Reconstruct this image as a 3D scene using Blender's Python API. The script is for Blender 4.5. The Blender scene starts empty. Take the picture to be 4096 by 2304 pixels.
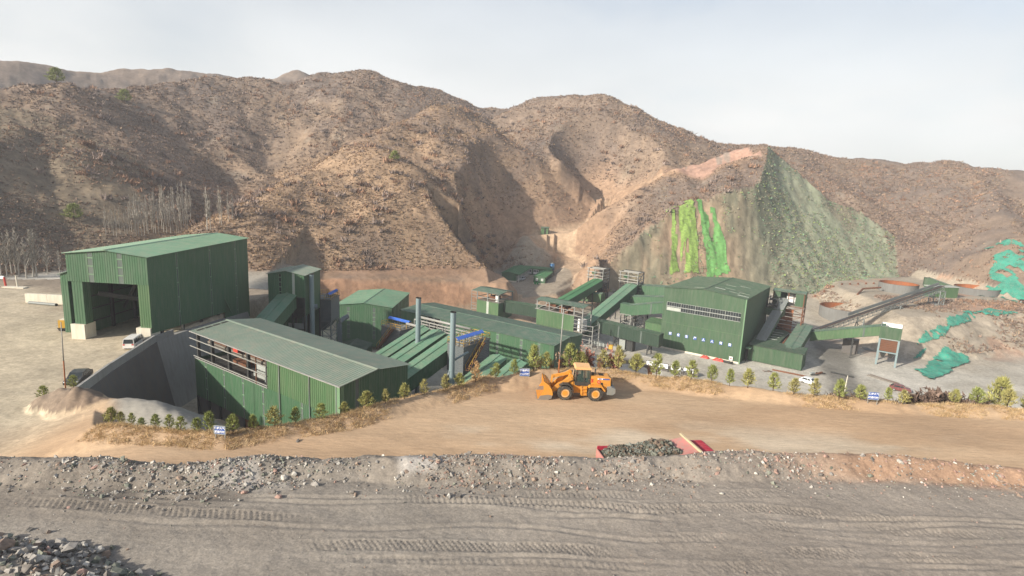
import bpy, bmesh, math, random
import numpy as np
from mathutils import Vector, Matrix

S = bpy.context.scene
COL = S.collection
random.seed(7)
RNG = np.random.default_rng(11)

# ------------------------------------------------------------------ camera
cam_data = bpy.data.cameras.new('camera')
cam = bpy.data.objects.new('camera', cam_data)
COL.objects.link(cam)
S.camera = cam
cam_data.sensor_width = 36.0
cam_data.lens = 20.02
cam_data.clip_start = 0.2
cam_data.clip_end = 6000
PITCH, ROLL = 0.1837, -0.0463
cp, sp, cr, sr = math.cos(PITCH), math.sin(PITCH), math.cos(ROLL), math.sin(ROLL)
fwd = Vector((0, cp, -sp)); up0 = Vector((0, sp, cp)); r0 = Vector((1, 0, 0))
cright = r0 * cr - up0 * sr
cup = r0 * sr + up0 * cr
cam.matrix_world = Matrix(((cright.x, cup.x, -fwd.x, 0.0), (cright.y, cup.y, -fwd.y, 0.0),
                           (cright.z, cup.z, -fwd.z, 23.0), (0, 0, 0, 1)))

# ------------------------------------------------------------------ light, sky
SUN_AZ = math.radians(-126)      # clockwise from +y: the sun stands left of and behind the camera
SUN_EL = math.radians(25)
sun_dir = Vector((math.sin(SUN_AZ) * math.cos(SUN_EL), math.cos(SUN_AZ) * math.cos(SUN_EL), math.sin(SUN_EL)))
sd = bpy.data.lights.new('sun', 'SUN')
sd.energy = 4.6
sd.angle = math.radians(1.2)
sd.color = (1.0, 0.93, 0.82)
sun = bpy.data.objects.new('sun', sd)
COL.objects.link(sun)
sun.rotation_euler = (-sun_dir).to_track_quat('-Z', 'Y').to_euler()

W = bpy.data.worlds.new('World')
S.world = W
W.use_nodes = True
nt = W.node_tree
nt.nodes.clear()
wo = nt.nodes.new('ShaderNodeOutputWorld')
bg = nt.nodes.new('ShaderNodeBackground')
bg.inputs['Strength'].default_value = 0.1
sky = nt.nodes.new('ShaderNodeTexSky')
sky.sky_type = 'NISHITA'
sky.sun_disc = False
sky.sun_elevation = SUN_EL
sky.sun_rotation = SUN_AZ
sky.air_density = 1.0
sky.dust_density = 2.5
tc = nt.nodes.new('ShaderNodeTexCoord')
mp = nt.nodes.new('ShaderNodeMapping')
mp.inputs['Scale'].default_value = (1.0, 1.0, 2.6)
nz = nt.nodes.new('ShaderNodeTexNoise')
nz.inputs['Scale'].default_value = 1.7
nz.inputs['Detail'].default_value = 6
nz.inputs['Roughness'].default_value = 0.5
ramp = nt.nodes.new('ShaderNodeValToRGB')
ramp.color_ramp.elements[0].position = 0.36
ramp.color_ramp.elements[0].color = (0.45, 0.45, 0.45, 1)
ramp.color_ramp.elements[1].position = 0.58
ramp.color_ramp.elements[1].color = (0.97, 0.97, 0.97, 1)
nz2 = nt.nodes.new('ShaderNodeTexNoise')
nz2.inputs['Scale'].default_value = 2.0
nz2.inputs['Detail'].default_value = 4
rc = nt.nodes.new('ShaderNodeValToRGB')         # veil of thin high cloud, a little uneven
rc.color_ramp.elements[0].position = 0.3
rc.color_ramp.elements[0].color = (5.0, 5.1, 5.1, 1)
rc.color_ramp.elements[1].position = 0.72
rc.color_ramp.elements[1].color = (6.4, 6.4, 6.25, 1)
mix = nt.nodes.new('ShaderNodeMix')
mix.data_type = 'RGBA'
L = nt.links.new
L(tc.outputs['Generated'], mp.inputs['Vector'])
L(mp.outputs['Vector'], nz.inputs['Vector'])
L(mp.outputs['Vector'], nz2.inputs['Vector'])
L(nz.outputs['Fac'], ramp.inputs['Fac'])
L(nz2.outputs['Fac'], rc.inputs['Fac'])
sep = nt.nodes.new('ShaderNodeSeparateXYZ')          # the veil thins out overhead
L(tc.outputs['Generated'], sep.inputs['Vector'])
thin = nt.nodes.new('ShaderNodeMapRange')
thin.inputs['From Min'].default_value = 0.10; thin.inputs['From Max'].default_value = 0.48
thin.inputs['To Min'].default_value = 1.0; thin.inputs['To Max'].default_value = 0.2
L(sep.outputs['Z'], thin.inputs['Value'])
mul_ = nt.nodes.new('ShaderNodeMath'); mul_.operation = 'MULTIPLY'
L(ramp.outputs['Color'], mul_.inputs[0]); L(thin.outputs[0], mul_.inputs[1])
L(mul_.outputs[0], mix.inputs['Factor'])
L(sky.outputs['Color'], mix.inputs['A'])
L(rc.outputs['Color'], mix.inputs['B'])
L(mix.outputs['Result'], bg.inputs['Color'])
L(bg.outputs['Background'], wo.inputs['Surface'])

S.view_settings.view_transform = 'Standard'
S.view_settings.look = 'None'
S.view_settings.gamma = 1.0
S.view_settings.use_curve_mapping = False
S.view_settings.exposure = 0.72
S.cycles.max_bounces = 6
S.cycles.diffuse_bounces = 3
S.cycles.glossy_bounces = 2
S.cycles.volume_bounces = 0
S.cycles.use_denoising = True
# ridge crests of the hills: (side slope, rounding in m, crest points x, y, z in metres)
RIDGES = {
    'far_left': (0.5, 8, [(-432.7, 415.7, 90.1), (-421.2, 481.8, 101.3), (-408.6, 505.5, 101.8), (-386.4, 535.1, 103.3), (-372.4, 569.0, 113.7), (-334.6, 603.4, 118.8), (-300.3, 632.3, 118.4), (-272.1, 666.6, 121.7), (-250.4, 675.0, 135.2), (-228.4, 682.8, 130.7), (-185.3, 675.0, 116.2)]),
    'main_left': (0.62, 14, [(-239.7, 226.8, 45.7), (-224.6, 255.3, 52.7), (-214.0, 270.6, 58.3), (-215.0, 288.7, 58.3), (-208.7, 317.6, 62.7), (-193.1, 356.0, 72.5), (-173.8, 387.8, 80.7), (-153.2, 401.8, 82.5), (-133.0, 414.2, 89.3), (-108.6, 416.1, 93.4), (-85.4, 411.2, 87.0), (-65.5, 425.0, 86.1), (-46.3, 432.5, 81.2), (-32.1, 438.8, 77.3), (-5.6, 440.0, 77.5), (10.4, 434.9, 79.3), (22.5, 424.4, 85.0), (52.0, 411.7, 85.6), (69.5, 399.0, 77.1), (90.8, 394.7, 66.7), (116.7, 398.2, 57.9), (140.1, 406.6, 56.1)]),
    'right_far': (0.55, 12, [(140.1, 406.5, 55.5), (180.1, 412.4, 53.4), (200.0, 425.3, 56.1), (227.8, 422.5, 52.7), (254.3, 418.9, 51.8), (268.6, 409.8, 48.8), (284.3, 386.7, 51.1), (291.3, 381.5, 48.2), (320.4, 370.8, 45.2), (383.0, 351.8, 37.8)]),
    's1': (0.75, 4, [(-211.7, 272.4, 58.7), (-197.9, 264.1, 51.3), (-177.7, 247.9, 36.2), (-154.4, 231.2, 20.5), (-135.8, 215.8, 10.7)]),
    's2': (0.75, 4, [(-173.8, 387.8, 80.7), (-149.7, 365.6, 61.9), (-126.6, 342.3, 44.4), (-108.0, 327.7, 35.8)]),
    's2b': (0.75, 3, [(-193.1, 356.0, 72.0), (-182.2, 322.0, 48.7), (-151.5, 298.8, 33.9), (-124.9, 283.7, 22.8)]),
    's3': (0.75, 3, [(-153.2, 401.8, 82.2), (-131.0, 383.2, 67.4), (-106.1, 359.7, 49.0)]),
    's4': (0.75, 3, [(-133.0, 414.2, 89.1), (-113.5, 394.0, 72.1), (-90.2, 374.3, 55.9)]),
    's5': (0.75, 3, [(-108.6, 416.1, 93.1), (-92.4, 394.3, 75.6), (-75.7, 377.5, 61.7)]),
    'nose_left': (0.6, 8, [(-185.5, 175.0, 29.1), (-182.6, 205.7, 33.1), (-179.6, 221.3, 36.2), (-164.5, 211.5, 28.1), (-150.8, 196.9, 17.3), (-139.5, 182.9, 6.4), (-130.2, 169.9, -1.9)]),
    'front': (0.66, 7, [(-41.4, 387.8, 71.4), (-46.5, 331.8, 61.0), (-53.7, 321.6, 56.5), (-64.4, 301.2, 49.4), (-72.9, 265.2, 36.1), (-81.2, 236.4, 25.5), (-88.6, 214.4, 17.3), (-92.7, 197.3, 11.2), (-96.5, 183.1, 5.8), (-97.2, 172.5, 2.7)]),
    'front_a': (0.68, 4, [(-71.0, 258.4, 35.8), (-58.8, 251.2, 34.4), (-48.4, 242.2, 28.7), (-34.3, 227.4, 18.1), (-21.7, 213.9, 7.2), (-13.2, 203.6, -1.0)]),
    'front_a2': (0.66, 5, [(-81.2, 236.4, 25.5), (-75.9, 220.3, 16.4), (-66.7, 201.2, 4.6), (-61.8, 190.2, -3.7)]),
    'front_a3': (0.66, 5, [(-88.6, 214.4, 17.3), (-86.6, 195.7, 9.5), (-83.3, 181.8, 2.7)]),
    'front_b': (0.58, 10, [(-46.5, 331.8, 61.0), (-26.6, 337.0, 55.0), (-10.1, 333.8, 42.3), (6.5, 329.9, 27.4), (22.8, 325.2, 14.9), (37.8, 325.8, 9.3)]),
    'front_c': (0.5, 16, [(6.5, 329.9, 27.4), (2.6, 305.0, 10.4), (1.2, 285.0, -4.6), (3.5, 272.0, -12.9)]),
    'mid_a': (0.5, 15, [(38.4, 413.2, 84.9), (34.9, 390.4, 63.1), (31.9, 370.6, 41.5), (26.4, 351.0, 23.9)]),
    'mid_c': (0.5, 15, [(-5.6, 440.0, 77.5), (6.8, 407.9, 52.9), (17.8, 384.6, 33.8), (26.5, 365.0, 18.9)]),
    'mid_b': (0.5, 15, [(69.5, 399.0, 77.1), (79.0, 371.7, 53.5), (72.0, 354.8, 35.5), (56.8, 345.4, 23.4)]),
    'rock_top': (0.75, 4, [(81.1, 299.2, 33.5), (95.4, 307.5, 39.0), (114.1, 309.7, 47.5), (121.0, 307.0, 50.7), (131.9, 302.5, 47.5), (146.1, 295.9, 38.9), (170.3, 300.0, 28.1), (199.3, 302.2, 10.8), (220.9, 299.3, -4.6), (236.4, 294.9, -15.9)]),
    'rock_a': (0.7, 4, [(121.0, 307.0, 50.7), (101.1, 280.3, 31.1), (85.1, 268.8, 21.2), (72.3, 260.1, 14.6), (58.0, 256.5, 4.0), (44.1, 253.2, -7.6)]),
    'rock_b': (0.8, 2, [(126.5, 304.8, 49.4), (121.0, 280.0, 32.0), (115.7, 263.7, 17.3), (110.1, 250.9, 3.7), (107.0, 245.7, -2.8)]),
    'rock_c': (0.7, 4, [(81.1, 299.2, 33.5), (65.0, 296.0, 23.7), (50.8, 290.6, 11.2), (40.8, 285.1, 0.2)]),
    'right_a': (0.6, 4, [(268.6, 409.8, 48.8), (250.7, 361.6, 24.3), (240.4, 319.7, 5.3), (234.9, 298.7, -3.5)]),
    'right_b': (0.6, 4, [(291.3, 381.5, 48.2), (257.1, 306.5, 22.0), (232.9, 261.3, 8.4)]),
    'mound': (0.66, 3, [(272.5, 250.3, 33.5), (262.8, 271.7, 16.3), (260.3, 279.6, 9.8), (257.0, 288.0, 1.5), (252.0, 297.6, -10.1), (247.5, 307.8, -22.0)]),
}
TRACK = [(44.4, 332.0, 13.9), (57.2, 319.9, 21.0), (71.9, 309.8, 27.3), (82.8, 304.9, 32.2), (94.7, 303.6, 34.4), (109.8, 302.7, 34.8)]
# ------------------------------------------------------------------ numeric noise
def lattice(seed):
    return np.random.default_rng(seed).random((257, 257)).astype(np.float32)
LAT = [lattice(100 + i) for i in range(8)]
def vnoise(x, y, wl, k=0):
    u = x / wl + 37.3 * k; v = y / wl + 91.7 * k
    iu = np.floor(u).astype(int); iv = np.floor(v).astype(int)
    fu = (u - iu); fv = (v - iv)
    fu = fu * fu * (3 - 2 * fu); fv = fv * fv * (3 - 2 * fv)
    A = LAT[k % 8]
    a = A[iu % 256, iv % 256]; b = A[(iu + 1) % 256, iv % 256]
    c = A[iu % 256, (iv + 1) % 256]; d = A[(iu + 1) % 256, (iv + 1) % 256]
    return (a * (1 - fu) + b * fu) * (1 - fv) + (c * (1 - fu) + d * fu) * fv - 0.5
def fbm(x, y, wl, k=0, n=4, g=0.5):
    z = 0.0; amp = 1.0
    for i in range(n):
        z = z + amp * vnoise(x, y, wl / 2 ** i, k + i); amp *= g
    return z
def sstep(a, b, x):
    t = np.clip((x - a) / (b - a), 0, 1)
    return t * t * (3 - 2 * t)

# ------------------------------------------------------------------ distances
def seg_near(x, y, pts):
    """distance to a polyline and the crest height at the nearest point"""
    best = np.full(x.shape, 1e9); hz = np.zeros(x.shape)
    for (ax, ay, az), (bx, by, bz) in zip(pts[:-1], pts[1:]):
        dx, dy = bx - ax, by - ay
        t = np.clip(((x - ax) * dx + (y - ay) * dy) / (dx * dx + dy * dy + 1e-9), 0, 1)
        d = np.hypot(x - ax - t * dx, y - ay - t * dy)
        m = d < best
        best = np.where(m, d, best); hz = np.where(m, az + t * (bz - az), hz)
    return best, hz
def ridge_z(x, y, slope, rnd, pts):
    z = np.full(x.shape, -1e9)
    for (ax, ay, az), (bx, by, bz) in zip(pts[:-1], pts[1:]):
        dx, dy = bx - ax, by - ay
        t = np.clip(((x - ax) * dx + (y - ay) * dy) / (dx * dx + dy * dy + 1e-9), 0, 1)
        d = np.hypot(x - ax - t * dx, y - ay - t * dy)
        z = np.maximum(z, az + t * (bz - az) - slope * (np.sqrt(d * d + rnd * rnd) - rnd))
    return z
def poly_d(x, y, poly):
    """signed distance to a polygon, negative inside"""
    best = np.full(x.shape, 1e9); ins = np.zeros(x.shape, bool)
    n = len(poly)
    for i in range(n):
        ax, ay = poly[i][:2]; bx, by = poly[(i + 1) % n][:2]
        dx, dy = bx - ax, by - ay
        t = np.clip(((x - ax) * dx + (y - ay) * dy) / (dx * dx + dy * dy + 1e-9), 0, 1)
        best = np.minimum(best, np.hypot(x - ax - t * dx, y - ay - t * dy))
        c = ((ay > y) != (by > y)) & (x < (bx - ax) * (y - ay) / (by - ay + 1e-12) + ax)
        ins ^= c
    return np.where(ins, -best, best)
def smax(a, b, k):
    h = np.clip(0.5 + 0.5 * (a - b) / k, 0, 1)
    return b + (a - b) * h + k * h * (1 - h)

# ------------------------------------------------------------------ the land
P_BENCH = [(-400, -200), (400, -200), (400, 33), (60, 28.6), (26.5, 27.6), (21, 28.0), (17, 27.9), (10.6, 27.3), (4.5, 26.6),
           (-3, 25.6), (-10.3, 25.1), (-13.5, 24.2), (-17, 24.0), (-21.3, 24.0), (-60, 23.5), (-400, 24)]
BENCH_CREST = [(-60, 23.2, 9.75), (-21.3, 23.5, 9.85), (-17, 23.4, 9.8), (-13.5, 23.8, 9.8), (-10.3, 24.8, 9.75), (-3, 25.2, 9.75),
               (4.5, 26.2, 9.75), (10.6, 27.0, 9.85), (17, 27.6, 9.8), (21, 27.7, 9.7), (26.5, 27.3, 9.55), (60, 28.2, 9.55)]
P_ROAD = [(400, 30), (400, 62), (140, 60), (60, 61), (50, 61.5), (42, 61.8), (33, 62.8), (24, 63.8), (15, 66.0), (8, 66.5), (0, 64.0), (-6.5, 58.8),
          (-11, 55.3), (-15, 51.6), (-19, 49.2), (-24, 46.6), (-30, 47.2), (-36, 48.8), (-42, 54), (-47, 61), (-53.2, 66),
          (-54.4, 69), (-56.6, 76.7), (-59.6, 91), (-58.7, 121), (-57, 138), (-95, 146), (-125, 136), (-180, 120), (-250, 110), (-250, 30)]
ROAD_BERM = [(-37, 48.2, -0.5), (-34, 47.0, 0.2), (-30, 46.2, 0.5), (-24, 45.4, 0.7), (-19, 48.0, 0.8), (-15, 50.3, 0.8), (-11, 54.2, 0.9), (-6.6, 57.6, 1.0),
             (-1.7, 62.0, 1.1), (5, 65, 1.4), (10.5, 65.4, 1.4), (17.5, 64.9, 1.2), (27.6, 62.8, 0.9), (32.5, 61.8, 0.8), (42.8, 60.8, 0.7),
             (51.8, 60.6, 0.7), (75, 60.5, 0.8), (140, 60, 0.8)]
SPOIL = [(-47, 62.5, -3.9), (-41, 61.5, -3.6), (-35, 58.5, -4.2), (-30, 54.5, -6.5)]
DIRT_LUMPS = [(-53.5, 64.5, -3.4), (-50, 63.0, -3.3), (-47, 62.5, -3.9)]
P_FOOT = [(-240, 200), (-120, 168), (-87.7, 176), (-75, 176), (-51, 184), (-25, 194), (-13, 198), (-6, 199), (-2.5, 200), (-1, 204), (-4, 215), (-8, 228), (-8, 262), (6, 276),
          (-20, 300), (-240, 330)]
CUT_LINE = [(20, 300), (28, 262), (31, 242), (36, 235), (53, 237), (80, 241), (122, 247), (143, 256), (183, 278), (230, 300), (280, 345), (330, 420)]
P_OFFICE = [(-6, 222), (4, 214), (17, 220), (26, 240), (26, 262), (18, 276), (4, 282), (-8, 262)]
P_TERR = [(137, 212), (131, 185), (141, 187), (156, 194), (180, 200), (210, 205), (300, 220), (360, 300), (330, 400), (225, 325), (183, 288), (152, 266), (140, 240)]
VROAD = [(4, 190, -22.5), (6.4, 208, -20.5), (19, 243, -18), (27.5, 262, -16), (29, 278, -14), (22, 284, -11.5), (13, 282, -8), (8, 284, -3),
         (27, 292, -1), (44, 308, 3), (54, 322, 9), TRACK[0]]
def cut_d(x, y):
    """signed distance to the foot of the rock cut: negative on the hill's side"""
    d, _ = seg_near(x, y, [(a, b, 0) for a, b in CUT_LINE[2:]])
    px = np.array([p[0] for p in CUT_LINE]); py = np.array([p[1] for p in CUT_LINE])
    yl = np.interp(x, px[1:], py[1:])
    ins = (y > yl) & (x > np.interp(y, py[3::-1], px[3::-1]))
    return np.where(ins, -d, d)
PILE = [(-22, 16.4, 10.25), (-15.5, 16.2, 10.2), (-12.3, 15.6, 9.75), (-10.5, 14.6, 9.3)]
def road_h(x, y):
    return -6.0 * sstep(-27, -56, x)
def floor_h(x, y):
    s = x * 0.819 - y * 0.574; t = x * 0.574 + y * 0.819
    f = -18 - 7.0 * sstep(52, 112, t)
    lf = sstep(-50, -72, x) * sstep(100, 122, y)
    f = f * (1 - lf) - 7.0 * lf
    rise = sstep(165, 205, y) * 7 * (1 - sstep(-10, 40, x))
    rise = rise + sstep(195, 245, y) * 4 * sstep(-10, 40, x)
    return f + rise
LAND = {}
def land(x, y, detail=True):
    f = floor_h(x, y)
    h = np.full(x.shape, -60.0); hr = np.full(x.shape, -60.0)
    for k, (sl, rn, pts) in RIDGES.items():
        if k.startswith('rock'):
            hr = smax(hr, ridge_z(x, y, sl, rn, pts), 4.0)
        elif k != 'mound':
            h = smax(h, ridge_z(x, y, sl, rn, pts), 2.2)
    rag = fbm(x, y, 16, 2, 4, 0.6) * 3.0 + fbm(x, y, 4, 6, 3, 0.6) * 1.2 if detail else 0.0
    if detail:
        wx = fbm(x, y, 60, 3, 2) * 18; wy = fbm(x, y, 60, 5, 2) * 18
        g = np.abs(fbm(x + wx, y + wy, 46, 1, 3)) * 2 - 0.55
        dz = g * 3.2 + fbm(x, y, 21, 2, 4) * 1.9 + fbm(x, y, 6.5, 4, 3, 0.6) * 1.1
        h = h + sstep(-6, 25, h - f) * dz
        hr = hr + sstep(-6, 25, hr - f) * dz
    # the rock hill is quarried back from the foot line
    dcut = cut_d(x, y)
    k_ = 1.75 - .65 * sstep(96, 142, x)
    plane = f + k_ * (-dcut) + 0.004 * dcut ** 2 + rag * sstep(0, 5, -dcut) * (1.4 - .7 * sstep(118, 135, x)) - 3.0 * np.abs(fbm(x + y * .6, y * .3, 17, 3, 3)) * sstep(2, 9, -dcut)
    cutr = (x > 20) & (y < 420) & (dcut < 0) & (plane < hr)
    h = np.where((x > 36) & (dcut > -160), np.minimum(h, f + 0.75 * np.maximum(-dcut - 3, 0) + 70 * sstep(188, 262, x)), h)
    hr = np.where((x > 20) & (dcut >= 0), -60, np.where(cutr, plane, hr))
    LAND['cut'] = cutr & (hr > h)
    h = np.maximum(h, hr)
    # benches cut into and banked on to the hills
    dv, hv = seg_near(x, y, VROAD)
    near_v = dv < 60
    h = np.where(near_v, np.minimum(h, hv + 1.0 * np.maximum(dv - 4.2, 0) + 0.02 * np.maximum(dv - 10, 0) ** 2), h)
    dk, hk = seg_near(x, y, TRACK)
    h = np.where(dk < 30, np.clip(h, hk - 0.9 * np.maximum(dk - 4, 0), hk + 0.9 * np.maximum(dk - 4, 0) + 0.04 * np.maximum(dk - 8, 0) ** 2), h)
    z = smax(h, f, 2.0)
    dfoot = poly_d(x, y, P_FOOT)
    foot_top = -10.3 - 2.0 * sstep(-60, -10, x)
    trim = (x > -72) & (x < 34) & (y < 236) & (y > 120)
    z = np.where(trim & (dfoot > 0), np.minimum(z, np.maximum(f, foot_top - 1.3 * dfoot)), z)
    z = np.where(trim & (dfoot <= 0), np.minimum(z, foot_top + 0.15 + 0.25 * np.maximum(-dfoot, 0) + 0.03 * dfoot ** 2), z)
    z = np.maximum(z, -10.3 - 2.0 * sstep(-60, -10, x) - 1.3 * np.maximum(dfoot + rag * 0.5, 0) + (rag * 0.08 if detail else 0))
    z = smax(z, ridge_z(x, y, *RIDGES['mound']) + (rag * .8 if detail else 0), 1.0)
    dt = poly_d(x, y, P_TERR)
    z = np.maximum(z, -15.0 - 0.62 * np.maximum(dt + (rag if detail else 0) * .8, 0))
    do = poly_d(x, y, P_OFFICE)
    z = np.where(do < 0, -19.0, np.clip(z, -19.0 - 0.9 * np.maximum(do, 0), -18.9 + 1.1 * np.maximum(do, 0) + 0.05 * np.maximum(do, 0) ** 2))
    wv = 4.0
    hv = np.minimum(hv, 24)
    z = np.where((dv < 22) & (y < 352), np.maximum(z, np.where(dv < wv, hv, hv - 0.8 * (dv - wv))), z)
    z = np.where((dv < wv) & (y < 352), hv, z)
    # gravel bench, haul road, left yard
    rh = road_h(x, y)
    dr = poly_d(x, y, P_ROAD)
    wall = (x < -20) & (y > 67)
    drop = np.where(wall, 9.0, 0.72)
    berm = ridge_z(x, y, 0.62, 0.35, ROAD_BERM) + (fbm(x, y, 2.4, 1, 3) * 0.35 if detail else 0)
    zr = rh - drop * np.maximum(dr, 0)
    z = np.where(dr < 0, np.where((x < -64) & (y > 50), np.maximum(z, rh), rh), np.maximum(z, zr))
    z = np.where((np.abs(dr) < 12) & (y < 68), np.maximum(z, berm), z)
    sp_ = ridge_z(x, y, 0.70, 0.8, SPOIL) + (fbm(x, y, 1.6, 3, 3) * 0.3 if detail else 0)
    lp = ridge_z(x, y, 0.85, 0.5, DIRT_LUMPS) + (fbm(x, y, 2.2, 2, 3) * 1.1 if detail else 0)
    z = np.where(dr > -9, np.maximum(np.maximum(z, sp_), lp), z)
    db = poly_d(x, y, P_BENCH)
    crest = ridge_z(x, y, 0.62, 0.3, BENCH_CREST)
    if detail:
        crest = crest + fbm(x, y, 3.0, 4, 4) * 0.42
    crest = np.maximum(crest, ridge_z(x, y, 0.5, 0.6, PILE))
    zb = np.maximum(9.2 - 0.75 * np.maximum(db, 0), crest)
    z = np.where(db < 20, np.maximum(z, np.where(db < 14, zb, -99)), z)
    if detail:
        flat = (dr < -1) & (db > 14)
        z = z + np.where(flat, fbm(x * 0.25, y, 2.2, 5, 3) * 0.10, 0)
    return z
# ------------------------------------------------------------------ ground meshes
def new_mat(name):
    m = bpy.data.materials.new(name)
    m.use_nodes = True
    t = m.node_tree
    return m, t, t.nodes, t.nodes['Principled BSDF']
def add_node(t, typ, **kw):
    n = t.nodes.new(typ)
    for k, v in kw.items():
        if k in n.inputs:
            n.inputs[k].default_value = v
        else:
            setattr(n, k, v)
    return n
def earth_mat(name, fine, mid, bump, spec_scale=None, speckle=0.0, stretch=(1, 1, 1), var=0.35):
    """ground colour from the mesh attribute, broken up by two noises and grain, with relief"""
    m, t, N, b = new_mat(name)
    at = add_node(t, 'ShaderNodeAttribute', attribute_name='Col')
    geo = add_node(t, 'ShaderNodeNewGeometry')
    mpn = add_node(t, 'ShaderNodeMapping')
    mpn.inputs['Scale'].default_value = stretch
    n1 = add_node(t, 'ShaderNodeTexNoise', Scale=fine, Detail=5.0, Roughness=0.65)
    n2 = add_node(t, 'ShaderNodeTexNoise', Scale=mid, Detail=4.0, Roughness=0.55)
    t.links.new(geo.outputs['Position'], mpn.inputs['Vector'])
    t.links.new(mpn.outputs['Vector'], n1.inputs['Vector'])
    t.links.new(mpn.outputs['Vector'], n2.inputs['Vector'])
    ad = add_node(t, 'ShaderNodeMath', operation='ADD')
    t.links.new(n1.outputs['Fac'], ad.inputs[0]); t.links.new(n2.outputs['Fac'], ad.inputs[1])
    mr = add_node(t, 'ShaderNodeMapRange')
    mr.inputs['From Min'].default_value = 0.65; mr.inputs['From Max'].default_value = 1.35
    mr.inputs['To Min'].default_value = 1 - var; mr.inputs['To Max'].default_value = 1 + var
    t.links.new(ad.outputs[0], mr.inputs['Value'])
    mul = add_node(t, 'ShaderNodeVectorMath', operation='SCALE')
    t.links.new(at.outputs['Color'], mul.inputs[0]); t.links.new(mr.outputs[0], mul.inputs['Scale'])
    out = mul.outputs[0]
    h_in = n1.outputs['Fac']
    if speckle:
        vo = add_node(t, 'ShaderNodeTexVoronoi', Scale=spec_scale)
        t.links.new(geo.outputs['Position'], vo.inputs['Vector'])
        hs = add_node(t, 'ShaderNodeSeparateColor')
        t.links.new(vo.outputs['Color'], hs.inputs[0])
        r2 = add_node(t, 'ShaderNodeMapRange')
        r2.inputs['From Min'].default_value = 0.0; r2.inputs['From Max'].default_value = 1.0
        r2.inputs['To Min'].default_value = 1 - speckle; r2.inputs['To Max'].default_value = 1 + speckle
        t.links.new(hs.outputs[0], r2.inputs['Value'])
        m2 = add_node(t, 'ShaderNodeVectorMath', operation='SCALE')
        t.links.new(out, m2.inputs[0]); t.links.new(r2.outputs[0], m2.inputs['Scale'])
        out = m2.outputs[0]
    t.links.new(out, b.inputs['Base Color'])
    b.inputs['Roughness'].default_value = 0.95
    b.inputs['Specular IOR Level'].default_value = 0.15
    bu = add_node(t, 'ShaderNodeBump', Strength=bump, Distance=0.25)
    t.links.new(h_in, bu.inputs['Height'])
    t.links.new(bu.outputs['Normal'], b.inputs['Normal'])
    return m
MAT_GRAVEL = earth_mat('crushed_gravel', 4.0, 0.3, 0.25, 16.0, 0.14, (1, 1.3, 1), 0.22)
MAT_ROAD = earth_mat('dusty_earth', 2.2, 0.22, 0.35, 12.0, 0.05, (0.35, 1.2, 1), 0.22)
MAT_YARD = earth_mat('yard_dirt', 0.8, 0.12, 0.3, 3.0, 0.12, (1, 1, 1), 0.30)
MAT_HILL = earth_mat('dry_hillside', 0.55, 0.10, 0.9, 0.6, 0.10, (1, 1, 1), 0.36)
MAT_ROCK = earth_mat('cut_rock', 0.45, 0.09, 1.0, 0.5, 0.10, (1, 1, 0.5), 0.36)

def mesh_np(name, verts, faces, mat, cols=None, smooth=True, parent=None):
    me = bpy.data.meshes.new(name)
    verts = np.asarray(verts, np.float32); faces = np.asarray(faces, np.int32)
    k = faces.shape[1]
    me.vertices.add(len(verts)); me.vertices.foreach_set('co', verts.ravel())
    me.loops.add(faces.size); me.loops.foreach_set('vertex_index', faces.ravel())
    me.polygons.add(len(faces))
    me.polygons.foreach_set('loop_start', np.arange(0, faces.size, k, dtype=np.int32))
    me.polygons.foreach_set('use_smooth', np.full(len(faces), smooth))
    if cols is not None:
        a = me.color_attributes.new('Col', 'FLOAT_COLOR', 'POINT')
        c = np.ones((len(verts), 4), np.float32); c[:, :3] = cols
        a.data.foreach_set('color', c.ravel())
    me.update(calc_edges=True)
    if mat: me.materials.append(mat)
    o = bpy.data.objects.new(name, me)
    COL.objects.link(o)
    if parent is not None: o.parent = parent
    return o
def structure(o):
    o['kind'] = 'structure'
    return o
def lerp3(a, b, t):
    return np.asarray(a)[None, :] * (1 - t[:, None]) + np.asarray(b)[None, :] * t[:, None]
def tint(base, col, w):
    col = np.asarray(col)
    return base * (1 - w[:, None]) + (col if col.ndim == 2 else col[None, :]) * w[:, None]

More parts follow.
